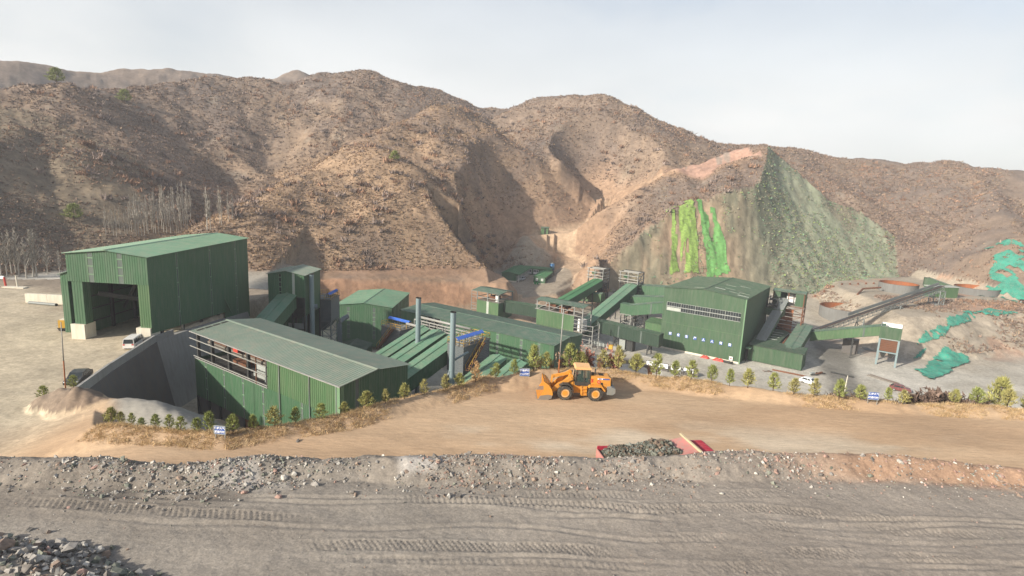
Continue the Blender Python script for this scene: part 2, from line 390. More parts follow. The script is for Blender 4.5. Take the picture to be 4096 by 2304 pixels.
def land_cols(x, y, z):
    f = floor_h(x, y)
    dr = poly_d(x, y, P_ROAD); db = poly_d(x, y, P_BENCH); dcut = cut_d(x, y)
    dt = poly_d(x, y, P_TERR); df = poly_d(x, y, P_FOOT); dv, hv = seg_near(x, y, VROAD)
    n1 = fbm(x, y, 30, 1, 4); n2 = fbm(x, y, 9, 4, 4); n3 = fbm(x, y, 70, 6, 3)
    # hills: dry grass, leafless scrub, patches of bare soil
    c = lerp3((0.225, 0.165, 0.120), (0.155, 0.120, 0.098), sstep(-0.25, 0.3, n1 + 0.4 * n2))
    c = tint(c, (0.27, 0.19, 0.125), sstep(0.12, 0.45, n3 + 0.5 * n2) * 0.7)
    c = tint(c, (0.17, 0.145, 0.095), sstep(-60, -120, x) * (y < 240) * 0.5)
    c = tint(c, (0.24, 0.20, 0.155), sstep(0.32, 0.5, n2 + 0.3 * n1) * 0.6)
    far = sstep(300, 500, np.hypot(x, y))
    c = tint(c, (0.15, 0.12, 0.10), far * 0.5)
    fz_ = np.maximum.reduce([ridge_z(x, y, *RIDGES[k]) for k in ('front', 'front_a', 'front_a2', 'front_a3')])
    fm_ = sstep(-14, -2, fz_ - z) * (y < 330)
    c = tint(c, lerp3((0.30, 0.205, 0.130), (0.21, 0.150, 0.108), sstep(-.2, .3, n2 + n1 * .5)), fm_ * .8)
    # terrace and cut below the front hill: raw reddish soil
    c = tint(c, (0.27, 0.165, 0.105), sstep(3, -6, df + n2 * 6) * (z < -7.5) * (y < 205) * (0.75 + 0 * x))
    c = tint(c, (0.31, 0.18, 0.11), sstep(12, 4, df) * sstep(-0.5, 1, df) * (y < 200) * (z < -5) * (0.9 + 0 * x))
    # rock cut
    w = LAND['cut'].astype(float)
    pink = sstep(112, 84, x)
    rc = lerp3((0.18, 0.17, 0.12), (0.34, 0.235, 0.155), pink * sstep(-0.3, 0.3, n1 + n2 * .6))
    rc = tint(rc, (0.10, 0.12, 0.085), sstep(0.0, 0.4, n2 + .4 * n1) * 0.6)
    rc = tint(rc, (0.27, 0.29, 0.20), sstep(112, 138, x) * 0.85)
    rc = tint(rc, (0.25, 0.205, 0.145), sstep(0.0, 0.35, fbm(x, y, 22, 5, 3)) * sstep(125, 150, x) * .6)
    rc = tint(rc, (0.24, 0.20, 0.14), sstep(0.25, 0.5, -n1 + n2 * .3) * 0.7)
    c = tint(c, (0, 0, 0), w) + rc * w[:, None]
    # dirt track and raw cut up to the right hilltop
    dk, hk = seg_near(x, y, TRACK)
    c = tint(c, (0.30, 0.195, 0.125), sstep(17, 9, dk + n2 * 7) * .8)
    c = tint(c, (0.41, 0.285, 0.19), sstep(8.0, 5.0, dk + n2 * 3))
    tp, ht = seg_near(x, y, RIDGES['rock_top'][2][1:4])
    c = tint(c, (0.36, 0.225, 0.17), sstep(17, 12, tp + n2 * 5) * (x < 122) * (z < ht + 1) * .95)
    c = tint(c, (0.22, 0.20, 0.17), sstep(17, 12, tp + n2 * 5) * (x < 122) * (fbm(x, y * .3, 5, 3, 2) > .12) * .7)
    mz = ridge_z(x, y, *RIDGES['mound'])
    c = tint(c, (0.34, 0.295, 0.235), (mz > z - 1.5) * (z > -14) * (.85 + 0 * x))
    # flat yards
    fl = sstep(1.2, 0.3, z - f) * (dcut > -1)
    yc = lerp3((0.46, 0.43, 0.37), (0.36, 0.33, 0.275), sstep(-0.3, 0.4, n2 + n1))
    yc = tint(yc, (0.26, 0.19, 0.13), sstep(20, -10, x) * sstep(150, 190, y))
    yc = tint(yc, (0.10, 0.095, 0.085), sstep(70, 30, x) * sstep(150, 90, y) * 0.9)
    c = c * (1 - fl[:, None]) + yc * fl[:, None]
    dd_, _ = seg_near(x, y, [(83, 112, 0), (85, 133, 0), (93, 155, 0), (104, 176, 0), (107, 190, 0), (98, 205, 0)])
    c = tint(c, (0.155, 0.145, 0.125), fl * sstep(6.5, 3.0, dd_ + n2 * 4) * .9)
    # terrace of the tanks, right
    wt = sstep(30, 14, dt + n2 * 10) * (1 - w) * (dcut > 0) * (z < -11) * (x < 235)
    c = tint(c, (0.36, 0.31, 0.24), wt * (0.85 + 0 * x))
    c = tint(c, (0.36, 0.235, 0.165), wt * sstep(0.05, 0.3, n2 - n1) * .9)
    # road up the side valley, offices' court
    c = tint(c, (0.31, 0.205, 0.135), sstep(30, 12, dv + n2 * 9) * 0.85 * (y > 195))
    c = tint(c, (0.42, 0.30, 0.20), sstep(8.5, 5.0, dv + n2 * 2) * (z < hv + 2.5))
    do = poly_d(x, y, P_OFFICE)
    c = tint(c, (0.30, 0.25, 0.19), sstep(1.5, 0, do))
    # haul road and left yard
    wr = sstep(13, 11, dr) * (y < 140) * (db > 3)
    rd = lerp3((0.45, 0.322, 0.208), (0.40, 0.275, 0.172), sstep(-0.3, 0.3, fbm(x * .3, y, 5, 3, 4)))
    rd = tint(rd, (0.27, 0.19, 0.125), sstep(46, 38, y) * sstep(-70, -20, x) * 0.6)
    rd = tint(rd, (0.50, 0.43, 0.33), sstep(0.25, 0.55, fbm(x * .5, y, 7, 7, 4)) * sstep(56, 50, y) * 0.7)
    yl = sstep(-42, -56, x)
    rd = rd * (1 - yl[:, None]) + lerp3((0.43, 0.365, 0.265), (0.35, 0.285, 0.205), sstep(-0.3, 0.35, n1 + n2)) * yl[:, None]
    rd = tint(rd, (0.25, 0.205, 0.155), yl * sstep(118, 132, y + n1 * 12))
    rd = tint(rd, (0.30, 0.195, 0.115), sstep(0.0, 1.4, dr) * (x > -45))
    rd = tint(rd, (0.25, 0.235, 0.205), (x < -26) * (x > -46) * sstep(0.5, 3.0, dr) * (y > 52))
    rd = tint(rd, (0.15, 0.11, 0.085), (x < -46) * (x > -60) * (z > road_h(x, y) + 0.5) * (y < 69) * 0.8)
    c = c * (1 - wr[:, None]) + rd * wr[:, None]
    # gravel bench
    wb = sstep(14, 12, db)
    g = lerp3((0.250, 0.222, 0.188), (0.205, 0.178, 0.148), sstep(-0.3, 0.3, fbm(x * .35, y, 4, 2, 4)))
    g = tint(g, (0.255, 0.22, 0.185), sstep(-6, 12, x) * 0.7)
    g = tint(g, (0.33, 0.215, 0.145), sstep(11, 17, x + n2 * 6) * sstep(-2.2, -1.2, db))
    g = tint(g, (0.36, 0.33, 0.295), sstep(0.15, 0.5, fbm(x, y, 3, 5, 4)) * sstep(-2.6, -1.0, db) * sstep(12, 0, x))
    g = tint(g, (0.125, 0.11, 0.095), np.exp(-((y - 22.1 - .03 * (x + 15)) / .45) ** 2) * sstep(-19, -16.5, x) * sstep(-10, -12.5, x) * sstep(-.3, .15, fbm(x, y, 1.5, 3, 3)) * .9)
    c = c * (1 - wb[:, None]) + g * wb[:, None]
    return c

def fan_grid():
    az = np.radians(np.concatenate([np.linspace(-75, -46, 60, endpoint=False), np.linspace(-46, 46, 1000), np.linspace(46.4, 75, 60)]))
    r = np.concatenate([np.arange(2, 30, 0.7), 30 * np.exp(np.linspace(0, np.log(470 / 30), 520)), np.linspace(474, 1100, 110)])
    A, Rr = np.meshgrid(az, r)
    return Rr * np.sin(A), Rr * np.cos(A)
GX, GY = fan_grid()
gx, gy = GX.ravel(), GY.ravel()
gz = land(gx, gy)
LAND_CUT = LAND['cut']
gc = land_cols(gx, gy, gz)
nr, na = GX.shape
idx = np.arange(nr * na).reshape(nr, na)
Q = np.stack([idx[:-1, :-1], idx[:-1, 1:], idx[1:, 1:], idx[1:, :-1]], -1).reshape(-1, 4)
fx = gx[Q].mean(1); fy = gy[Q].mean(1); fz = gz[Q].mean(1)
f_db = poly_d(fx, fy, P_BENCH); f_dr = poly_d(fx, fy, P_ROAD); f_cut = np.where((fx > 20) & (fy < 420), cut_d(fx, fy), 99); f_ter = poly_d(fx, fy, P_TERR)
f_fl = fz - floor_h(fx, fy)
zone = np.full(len(Q), 3)                                   # hillside
zone[(f_fl < 0.9)] = 2                                      # plant yard
zone[(f_ter < 3) & (f_cut > -1)] = 2
zone[LAND_CUT[Q].mean(1) > 0.5] = 4    # rock cut
zone[(f_dr < 12) & (fy < 140)] = 1                          # road and left yard
zone[(f_dr < 12) & (fy < 140) & (fx < -47)] = 5             # left yard
zone[f_db < 9] = 0
patch = (np.abs(fx) < 35.5) & (fy > 13.2) & (fy < 33)       # laid with a finer sheet below
for z_id, nm, mt in ((0, 'gravel_bench', MAT_GRAVEL), (1, 'haul_road', MAT_ROAD), (2, 'plant_yard', MAT_YARD), (3, 'hillside', MAT_HILL),
                     (4, 'rock_face', MAT_ROCK), (5, 'dirt_yard', MAT_YARD)):
    sel = Q[(zone == z_id) & ~patch]
    u, inv = np.unique(sel, return_inverse=True)
    structure(mesh_np(nm, np.stack([gx[u], gy[u], gz[u]], 1), inv.reshape(-1, 4), mt, gc[u]))

# the near bench, laid finer: crawler tracks pressed into the grey gravel, small lumps
bx = np.arange(-35.6, 35.7, 0.075); by = np.arange(13.0, 33.3, 0.075)
BX, BY = np.meshgrid(bx, by)
px_, py_ = BX.ravel(), BY.ravel()
pz = land(px_, py_)
TRACKS = [  # (points, width, pitch, depth, slant): bands of grouser marks
    ([(-21, 21.3), (-16, 21.1), (-12, 20.9), (-7, 20.8)], 0.62, 0.24, 0.055, 0.5),
    ([(-5.5, 22.6), (0, 22.9), (6, 22.8), (11, 23.3)], 0.60, 0.24, 0.050, 0.3),
    ([(-1.2, 23.4), (3, 23.7), (8, 23.9)], 0.50, 0.24, 0.035, 0.2),
    ([(-9, 19.0), (-5.6, 19.35), (-2, 19.6), (1.0, 19.75), (6, 19.6)], 0.62, 0.22, 0.06, 0.6),
    ([(-8.0, 18.35), (-5, 18.55), (0, 18.8), (7, 18.85)], 0.35, 0.24, 0.03, 0.4),
    ([(9.0, 24.2), (13, 24.6), (18, 24.8)], 0.60, 0.24, 0.045, 0.3),
    ([(5.0, 22.5), (8.0, 22.9), (11.5, 23.3), (19.5, 22.7)], 0.60, 0.24, 0.055, 0.5),
    ([(8.4, 21.8), (11, 22.0), (14, 21.7)], 0.60, 0.25, 0.055, 0.7),
    ([(13.5, 22.2), (17, 22.0), (22, 21.9)], 0.5, 0.24, 0.04, 0.4),
    ([(8.5, 20.0), (11.5, 20.2), (14.5, 20.4), (20, 20.1)], 0.6, 0.24, 0.05, 0.6),
    ([(4.5, 20.6), (8, 20.9), (11, 20.8)], 0.5, 0.24, 0.03, 0.5),
    ([(6.5, 18.9), (10, 19.2), (12, 19.0)], 0.6, 0.24, 0.045, 0.5),
]
for pts, wd, pitch, dep, slant in TRACKS:
    acc = 0.0
    best = np.full(px_.shape, 1e9); al = np.zeros(px_.shape); sd_ = np.zeros(px_.shape); tot = 0.0
    for (ax, ay), (ex, ey) in zip(pts[:-1], pts[1:]):
        dx, dy = ex - ax, ey - ay; Ls = math.hypot(dx, dy)
        t = np.clip(((px_ - ax) * dx + (py_ - ay) * dy) / (Ls * Ls), 0, 1)
        sx, sy = px_ - ax - t * dx, py_ - ay - t * dy
        d = np.hypot(sx, sy); mm = d < best
        best = np.where(mm, d, best); al = np.where(mm, acc + t * Ls, al)
        sd_ = np.where(mm, (dx * (py_ - ay) - dy * (px_ - ax)) / Ls, sd_); acc += Ls
    m_ = best < wd / 2
    fade = .62 * sstep(0, 3.0, al) * sstep(acc, acc - 3.0, al) * sstep(-0.30, 0.25, fbm(px_, py_, 2.5, 3, 3) + .25)
    ph = (al + slant * sd_) / pitch
    bar = np.where((ph % 1.0) < 0.42, 1.0, -0.6)
    pz = pz + np.where(m_, bar * dep * fade - 0.02 * fade, 0) + np.where((best >= wd / 2) & (best < wd / 2 + 0.16), 0.035 * fade, 0)
# long wheel ruts and grading streaks
for k_, (x0_, y0_, sl_) in enumerate(((-20, 20.2, .03), (-20, 21.9, .025), (-18, 22.2, .02), (-6, 19.0, .05), (0, 21.6, .03), (2, 22.2, .02), (6, 20.0, -.01), (8, 17.9, .02))):
    yy = y0_ + (px_ - x0_) * sl_ + vnoise(px_, px_ * 0, 6, k_) * 1.0
    a_ = sstep(0, 3, px_ - x0_) * sstep(-0.3, 0.2, vnoise(px_, px_ * 0 + k_, 7, 2) + .15)
    dd = np.abs(py_ - yy)
    pz = pz - 0.035 * a_ * np.exp(-(dd / 0.10) ** 2) + 0.022 * a_ * np.exp(-((dd - 0.22) / 0.10) ** 2)
pdb = poly_d(px_, py_, P_BENCH)
flatb = sstep(-1.3, -2.2, pdb)
pz = pz + fbm(px_, py_, 0.5, 2, 3, .6) * (0.03 + 0.05 * (1 - flatb)) + fbm(px_ * .3, py_, 1.3, 5, 3) * 0.06 + fbm(px_, py_, 5, 6, 2) * 0.16 * flatb
pc = land_cols(px_, py_, pz)
ny_, nx_ = BX.shape
pi_ = np.arange(ny_ * nx_).reshape(ny_, nx_)
PQ = np.stack([pi_[:-1, :-1], pi_[:-1, 1:], pi_[1:, 1:], pi_[1:, :-1]], -1).reshape(-1, 4)
structure(mesh_np('gravel_bench', np.stack([px_, py_, pz], 1), PQ, MAT_GRAVEL, pc))
def bench_z(x, y):
    i = int(round((y - by[0]) / 0.075)); j = int(round((x - bx[0]) / 0.075))
    return float(pz[min(max(i, 0), ny_ - 1) * nx_ + min(max(j, 0), nx_ - 1)])
# ------------------------------------------------------------------ materials of built things
def paint(name, col, rough=0.5, var=0.12, dirt=(0.2, 0.17, 0.13), dirt_amt=0.25, scale=0.35, streak=True, metal=0.0, bump=0.0):
    """painted or raw surface: slow fading, run-down streaks and a film of dust"""
    m, t, N, b = new_mat(name)
    tc_ = add_node(t, 'ShaderNodeNewGeometry')
    mp_ = add_node(t, 'ShaderNodeMapping')
    mp_.inputs['Scale'].default_value = (2.2, 2.2, 0.35) if streak else (1, 1, 1)
    n1 = add_node(t, 'ShaderNodeTexNoise', Scale=scale * 2.2, Detail=5.0, Roughness=0.6)
    n2 = add_node(t, 'ShaderNodeTexNoise', Scale=scale * 0.35, Detail=3.0)
    t.links.new(tc_.outputs['Position'], mp_.inputs['Vector'])
    t.links.new(mp_.outputs['Vector'], n1.inputs['Vector']); t.links.new(tc_.outputs['Position'], n2.inputs['Vector'])
    mr = add_node(t, 'ShaderNodeMapRange')
    mr.inputs['From Min'].default_value = 0.3; mr.inputs['From Max'].default_value = 0.7
    mr.inputs['To Min'].default_value = 1 - var; mr.inputs['To Max'].default_value = 1 + var
    t.links.new(n2.outputs['Fac'], mr.inputs['Value'])
    sc = add_node(t, 'ShaderNodeVectorMath', operation='SCALE')
    sc.inputs[0].default_value = col
    t.links.new(mr.outputs[0], sc.inputs['Scale'])
    r2 = add_node(t, 'ShaderNodeMapRange')
    r2.inputs['From Min'].default_value = 0.42; r2.inputs['From Max'].default_value = 0.75
    r2.inputs['To Max'].default_value = dirt_amt
    t.links.new(n1.outputs['Fac'], r2.inputs['Value'])
    mx = add_node(t, 'ShaderNodeMix', data_type='RGBA')
    t.links.new(r2.outputs[0], mx.inputs['Factor']); t.links.new(sc.outputs[0], mx.inputs['A'])
    mx.inputs['B'].default_value = (*dirt, 1)
    t.links.new(mx.outputs['Result'], b.inputs['Base Color'])
    b.inputs['Roughness'].default_value = rough
    b.inputs['Metallic'].default_value = metal
    b.inputs['Specular IOR Level'].default_value = 0.35
    if bump:
        bu = add_node(t, 'ShaderNodeBump', Strength=bump, Distance=0.05)
        t.links.new(n1.outputs['Fac'], bu.inputs['Height']); t.links.new(bu.outputs['Normal'], b.inputs['Normal'])
    return m
M = {}
M['wall'] = paint('green_wall_sheet', (0.050, 0.116, 0.058), 0.5, 0.10, (0.12, 0.15, 0.11), 0.5)
M['wall_main'] = paint('green_sandwich_panel', (0.047, 0.094, 0.048), 0.55, 0.10, (0.11, 0.13, 0.09), 0.55)
M['wall_dark'] = paint('dark_green_sheet', (0.026, 0.050, 0.032), 0.5, 0.1, (0.05, 0.06, 0.045), 0.3)  # darker green sheeting of the level galleries
M['wall_old'] = paint('faded_green_sheet', (0.066, 0.134, 0.058), 0.55, 0.12, (0.14, 0.17, 0.10), 0.55)
M['roof_pale'] = paint('pale_green_roof_sheet', (0.195, 0.245, 0.19), 0.6, 0.10, (0.28, 0.27, 0.21), 0.75, 0.3, False)
M['roof_mint'] = paint('mint_green_roof_sheet', (0.105, 0.205, 0.13), 0.5, 0.10, (0.21, 0.23, 0.16), 0.6, 0.3, False)
M['roof_mid'] = paint('grey_green_roof_sheet', (0.085, 0.145, 0.10), 0.55, 0.12, (0.20, 0.20, 0.155), 0.8, 0.3, False)
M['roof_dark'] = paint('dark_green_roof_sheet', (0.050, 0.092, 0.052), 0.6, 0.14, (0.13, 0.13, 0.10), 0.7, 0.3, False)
M['roof_bright'] = paint('bright_green_roof_sheet', (0.050, 0.155, 0.065), 0.5, 0.08, (0.10, 0.15, 0.08), 0.3, 0.25, False)
M['trim'] = paint('pale_green_trim', (0.14, 0.25, 0.14), 0.5, 0.05)
M['steel'] = paint('dark_steel', (0.035, 0.037, 0.036), 0.5, 0.2, (0.09, 0.07, 0.05), 0.4)
M['steel_grey'] = paint('grey_painted_steel', (0.20, 0.22, 0.21), 0.5, 0.1, (0.16, 0.12, 0.09), 0.35)
M['steel_pale'] = paint('pale_galvanised_steel', (0.29, 0.29, 0.27), 0.45, 0.1, (0.25, 0.19, 0.13), 0.35)
M['rust'] = paint('rusty_steel', (0.16, 0.065, 0.032), 0.8, 0.25, (0.10, 0.06, 0.04), 0.6)
M['rust_bright'] = paint('fresh_orange_rust', (0.30, 0.10, 0.035), 0.85, 0.2, (0.16, 0.07, 0.04), 0.6)
M['concrete'] = paint('grey_concrete', (0.29, 0.285, 0.265), 0.9, 0.12, (0.18, 0.165, 0.14), 0.5, bump=0.3)
M['concrete_dark'] = paint('dark_stained_concrete', (0.115, 0.11, 0.105), 0.9, 0.2, (0.16, 0.12, 0.09), 0.6, 0.5, bump=0.3)
M['concrete_white'] = paint('whitewashed_concrete', (0.62, 0.58, 0.48), 0.9, 0.06, (0.42, 0.34, 0.24), 0.5, bump=0.2)
M['tank_shell'] = paint('grey_tank_concrete', (0.175, 0.175, 0.165), 0.85, 0.15, (0.12, 0.11, 0.10), 0.6)
M['strip'] = paint('translucent_strip', (0.10, 0.125, 0.11), 0.25, 0.2, (0.20, 0.22, 0.19), 0.5)
M['strip_pale'] = paint('pale_rooflight_strip', (0.42, 0.45, 0.40), 0.35, 0.1)
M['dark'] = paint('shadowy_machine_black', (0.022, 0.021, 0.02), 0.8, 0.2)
M['silo_blue'] = paint('blue_grey_chimney_paint', (0.20, 0.265, 0.275), 0.35, 0.06, (0.25, 0.25, 0.24), 0.3)
M['rib_grey'] = paint('grey_corrugated_cladding', (0.11, 0.125, 0.13), 0.45, 0.1, (0.18, 0.17, 0.15), 0.35)
M['duct'] = paint('slate_duct_paint', (0.105, 0.135, 0.145), 0.4, 0.08)
M['blue'] = paint('bright_blue_sheet', (0.035, 0.135, 0.52), 0.45, 0.06)
M['yellow'] = paint('safety_yellow_paint', (0.52, 0.30, 0.035), 0.5, 0.1)
M['deck'] = paint('dusty_steel_deck', (0.21, 0.19, 0.16), 0.8, 0.25, (0.12, 0.10, 0.08), 0.5)
M['white'] = paint('white_paint', (0.72, 0.72, 0.70), 0.5, 0.04)
M['red'] = paint('red_machine_paint', (0.50, 0.045, 0.03), 0.5, 0.1)
M['glass'] = paint('dark_window_glass', (0.03, 0.037, 0.04), 0.08, 0.1, dirt_amt=0.1)
M['sign_blue'] = paint('sign_blue', (0.04, 0.10, 0.36), 0.45, 0.05, dirt_amt=0.1)
M['sign_white'] = paint('sign_lettering_white', (0.80, 0.82, 0.84), 0.5, 0.02, dirt_amt=0.0)
M['rubber'] = paint('dusty_tyre_rubber', (0.045, 0.042, 0.038), 0.9, 0.25, (0.20, 0.16, 0.12), 0.55, 2.0, False)
M['panel_pale'] = paint('pale_steel_panel', (0.30, 0.32, 0.30), 0.5, 0.1, (0.2, 0.18, 0.14), 0.3)

# ------------------------------------------------------------------ mesh building kit
class MB:
    def __init__(self): self.v = []; self.f = []
    def add(self, vs, fs):
        o = len(self.v); self.v += [tuple(p) for p in vs]; self.f += [tuple(i + o for i in q) for q in fs]
    def box(self, x0, x1, y0, y1, z0, z1):
        self.add([(x0, y0, z0), (x1, y0, z0), (x1, y1, z0), (x0, y1, z0), (x0, y0, z1), (x1, y0, z1), (x1, y1, z1), (x0, y1, z1)],
                 [(0, 3, 2, 1), (4, 5, 6, 7), (0, 1, 5, 4), (1, 2, 6, 5), (2, 3, 7, 6), (3, 0, 4, 7)]); return self
    def frustum(self, b, t, z0, z1):
        (a0, a1, c0, c1), (d0, d1, e0, e1) = b, t
        self.add([(a0, c0, z0), (a1, c0, z0), (a1, c1, z0), (a0, c1, z0), (d0, e0, z1), (d1, e0, z1), (d1, e1, z1), (d0, e1, z1)],
                 [(0, 3, 2, 1), (4, 5, 6, 7), (0, 1, 5, 4), (1, 2, 6, 5), (2, 3, 7, 6), (3, 0, 4, 7)]); return self
    def beam(self, p, q, w=0.2, h=None):
        h = h or w
        p = Vector(p); q = Vector(q); d = (q - p)
        if d.length < 1e-6: return self
        d.normalize()
        up = Vector((0, 0, 1)) if abs(d.z) < 0.95 else Vector((0, 1, 0))
        s = d.cross(up).normalized(); u = s.cross(d).normalized()
        vs = []
        for c in (p, q):
            for a, b_ in ((-1, -1), (1, -1), (1, 1), (-1, 1)): vs.append(c + s * (a * w / 2) + u * (b_ * h / 2))
        self.add(vs, [(0, 3, 2, 1), (4, 5, 6, 7), (0, 1, 5, 4), (1, 2, 6, 5), (2, 3, 7, 6), (3, 0, 4, 7)]); return self
    def tube(self, pts, r, n=10, cap=True):
        pts = [Vector(p) for p in pts]; rings = []
        rr = r if isinstance(r, (list, tuple)) else [r] * len(pts)
        for i, p in enumerate(pts):
            d = (pts[min(i + 1, len(pts) - 1)] - pts[max(i - 1, 0)]).normalized()
            up = Vector((0, 0, 1)) if abs(d.z) < 0.95 else Vector((0, 1, 0))
            s = d.cross(up).normalized(); u = s.cross(d).normalized()
            rings.append([p + s * math.cos(a) * rr[i] + u * math.sin(a) * rr[i] for a in (2 * math.pi * k / n for k in range(n))])
        o = len(self.v)
        for rg in rings: self.v += [tuple(p) for p in rg]
        for i in range(len(pts) - 1):
            for k in range(n):
                a = o + i * n + k; b_ = o + i * n + (k + 1) % n
                self.f.append((a, b_, b_ + n, a + n))
        if cap:
            self.f.append(tuple(o + k for k in range(n))[::-1]); self.f.append(tuple(o + (len(pts) - 1) * n + k for k in range(n)))
        return self
    def prism(self, prof, y0, y1):
        """profile of (x, z) points run along y"""
        n = len(prof)
        self.add([(x, y0, z) for x, z in prof] + [(x, y1, z) for x, z in prof],
                 [tuple(range(n)), tuple(range(2 * n - 1, n - 1, -1))] + [(i, i + n, (i + 1) % n + n, (i + 1) % n) for i in range(n)]); return self
    def ribbed(self, o, u, n_, length, zb, zt, pitch=0.5, dep=0.028):
        """upright sheet with pressed ribs; o start, u run, n_ outward; zb, zt heights (number or function of run)"""
        o = Vector(o); u = Vector(u); n_ = Vector(n_)
        xs = []; k = 0
        cnt = max(1, int(round(length / pitch))); p = length / cnt
        for i in range(cnt):
            for fr, d in ((0, 0), (0.5, 0), (0.6, dep), (0.9, dep)): xs.append((i * p + fr * p, d))
        xs.append((length, 0))
        fb = zb if callable(zb) else (lambda a: zb); ft = zt if callable(zt) else (lambda a: zt)
        vs = []
        for a, d in xs:
            q = o + u * a + n_ * d
            vs.append((q.x, q.y, fb(a))); vs.append((q.x, q.y, ft(a)))
        self.add(vs, [(2 * i, 2 * i + 2, 2 * i + 3, 2 * i + 1) for i in range(len(xs) - 1)]); return self
    def sheet(self, a, b_, c, d, pitch=0.6, dep=0.05, th=0.06):
        """ribbed roof sheet on corners a b c d (a-b eave, d-c ridge), ribs running from eave to ridge"""
        a, b_, c, d = Vector(a), Vector(b_), Vector(c), Vector(d)
        n_ = (b_ - a).cross(d - a).normalized()
        if n_.z < 0: n_ = -n_
        L_ = (b_ - a).length; cnt = max(1, int(round(L_ / pitch)))
        ts = []
        for i in range(cnt):
            for fr, e in ((0, 0), (0.72, 0), (0.79, dep), (0.93, dep)): ts.append(((i + fr) / cnt, e))
        ts.append((1, 0)); vs = []
        for t_, e in ts:
            vs.append(a.lerp(b_, t_) + n_ * e); vs.append(d.lerp(c, t_) + n_ * e)
        self.add(vs, [(2 * i, 2 * i + 2, 2 * i + 3, 2 * i + 1) for i in range(len(ts) - 1)])
        self.add([a - n_ * th, b_ - n_ * th, c - n_ * th, d - n_ * th, a, b_, c, d],
                 [(0, 3, 2, 1), (0, 1, 5, 4), (1, 2, 6, 5), (2, 3, 7, 6), (3, 0, 4, 7)]); return self
    def build(self, name, mat, parent=None, smooth=False):
        me = bpy.data.meshes.new(name)
        me.from_pydata(self.v, [], self.f)
        if smooth: me.polygons.foreach_set('use_smooth', [True] * len(me.polygons))
        me.materials.append(M[mat] if isinstance(mat, str) else mat)
        me.update()
        o = bpy.data.objects.new(name, me); COL.objects.link(o)
        if parent is not None: o.parent = parent
        return o
def tag(o, label, cat, group=None, kind=None):
    o['label'] = label; o['category'] = cat
    if group: o['group'] = group
    if kind: o['kind'] = kind
    return o
def thing(name, label, cat, loc=(0, 0, 0), rz=0.0, group=None, kind=None):
    o = bpy.data.objects.new(name, None); COL.objects.link(o)
    o.location = loc; o.rotation_euler = (0, 0, rz); o.empty_display_size = 0.5
    return tag(o, label, cat, group, kind)
def copy_tree(o, loc=None, rz=None, scale=None, label=None, parent=None):
    c = o.copy(); COL.objects.link(c)
    if parent is not None: c.parent = parent
    if loc is not None: c.location = loc
    if rz is not None: c.rotation_euler = (0, 0, rz)
    if scale is not None: c.scale = scale if isinstance(scale, tuple) else (scale,) * 3
    if label: c['label'] = label
    for ch in list(o.children): copy_tree(ch, parent=c)
    return c
# plant grid: local x runs right and towards the camera, local y right and away
AS = math.radians(-35.0); AH = math.radians(-2.0)
def WS(s, t, z): return (s * math.cos(AS) - t * math.sin(AS), s * math.sin(AS) + t * math.cos(AS), z)
def WH(s, t, z): return (s * math.cos(AH) - t * math.sin(AH), s * math.sin(AH) + t * math.cos(AH), z)
def lz(x, y): return float(land(np.array([float(x)]), np.array([float(y)]))[0])
def text_mesh(txt, size, mat, parent, name='lettering', rot=(math.pi / 2, 0, 0), loc=(0, 0, 0), bold=0.0, depth=0.006):
    cu = bpy.data.curves.new('text', 'FONT')
    cu.body = txt; cu.size = size; cu.align_x = 'CENTER'; cu.align_y = 'CENTER'; cu.extrude = depth; cu.offset = bold
    cu.resolution_u = 2; cu.space_line = 0.95
    to = bpy.data.objects.new('text', cu); COL.objects.link(to)
    dg = bpy.context.evaluated_depsgraph_get()
    me = bpy.data.meshes.new_from_object(to.evaluated_get(dg))
    bpy.data.objects.remove(to)
    me.materials.clear(); me.materials.append(M[mat])
    o = bpy.data.objects.new(name, me); COL.objects.link(o)
    o.location = loc; o.rotation_euler = rot
    if parent is not None: o.parent = parent
    return o

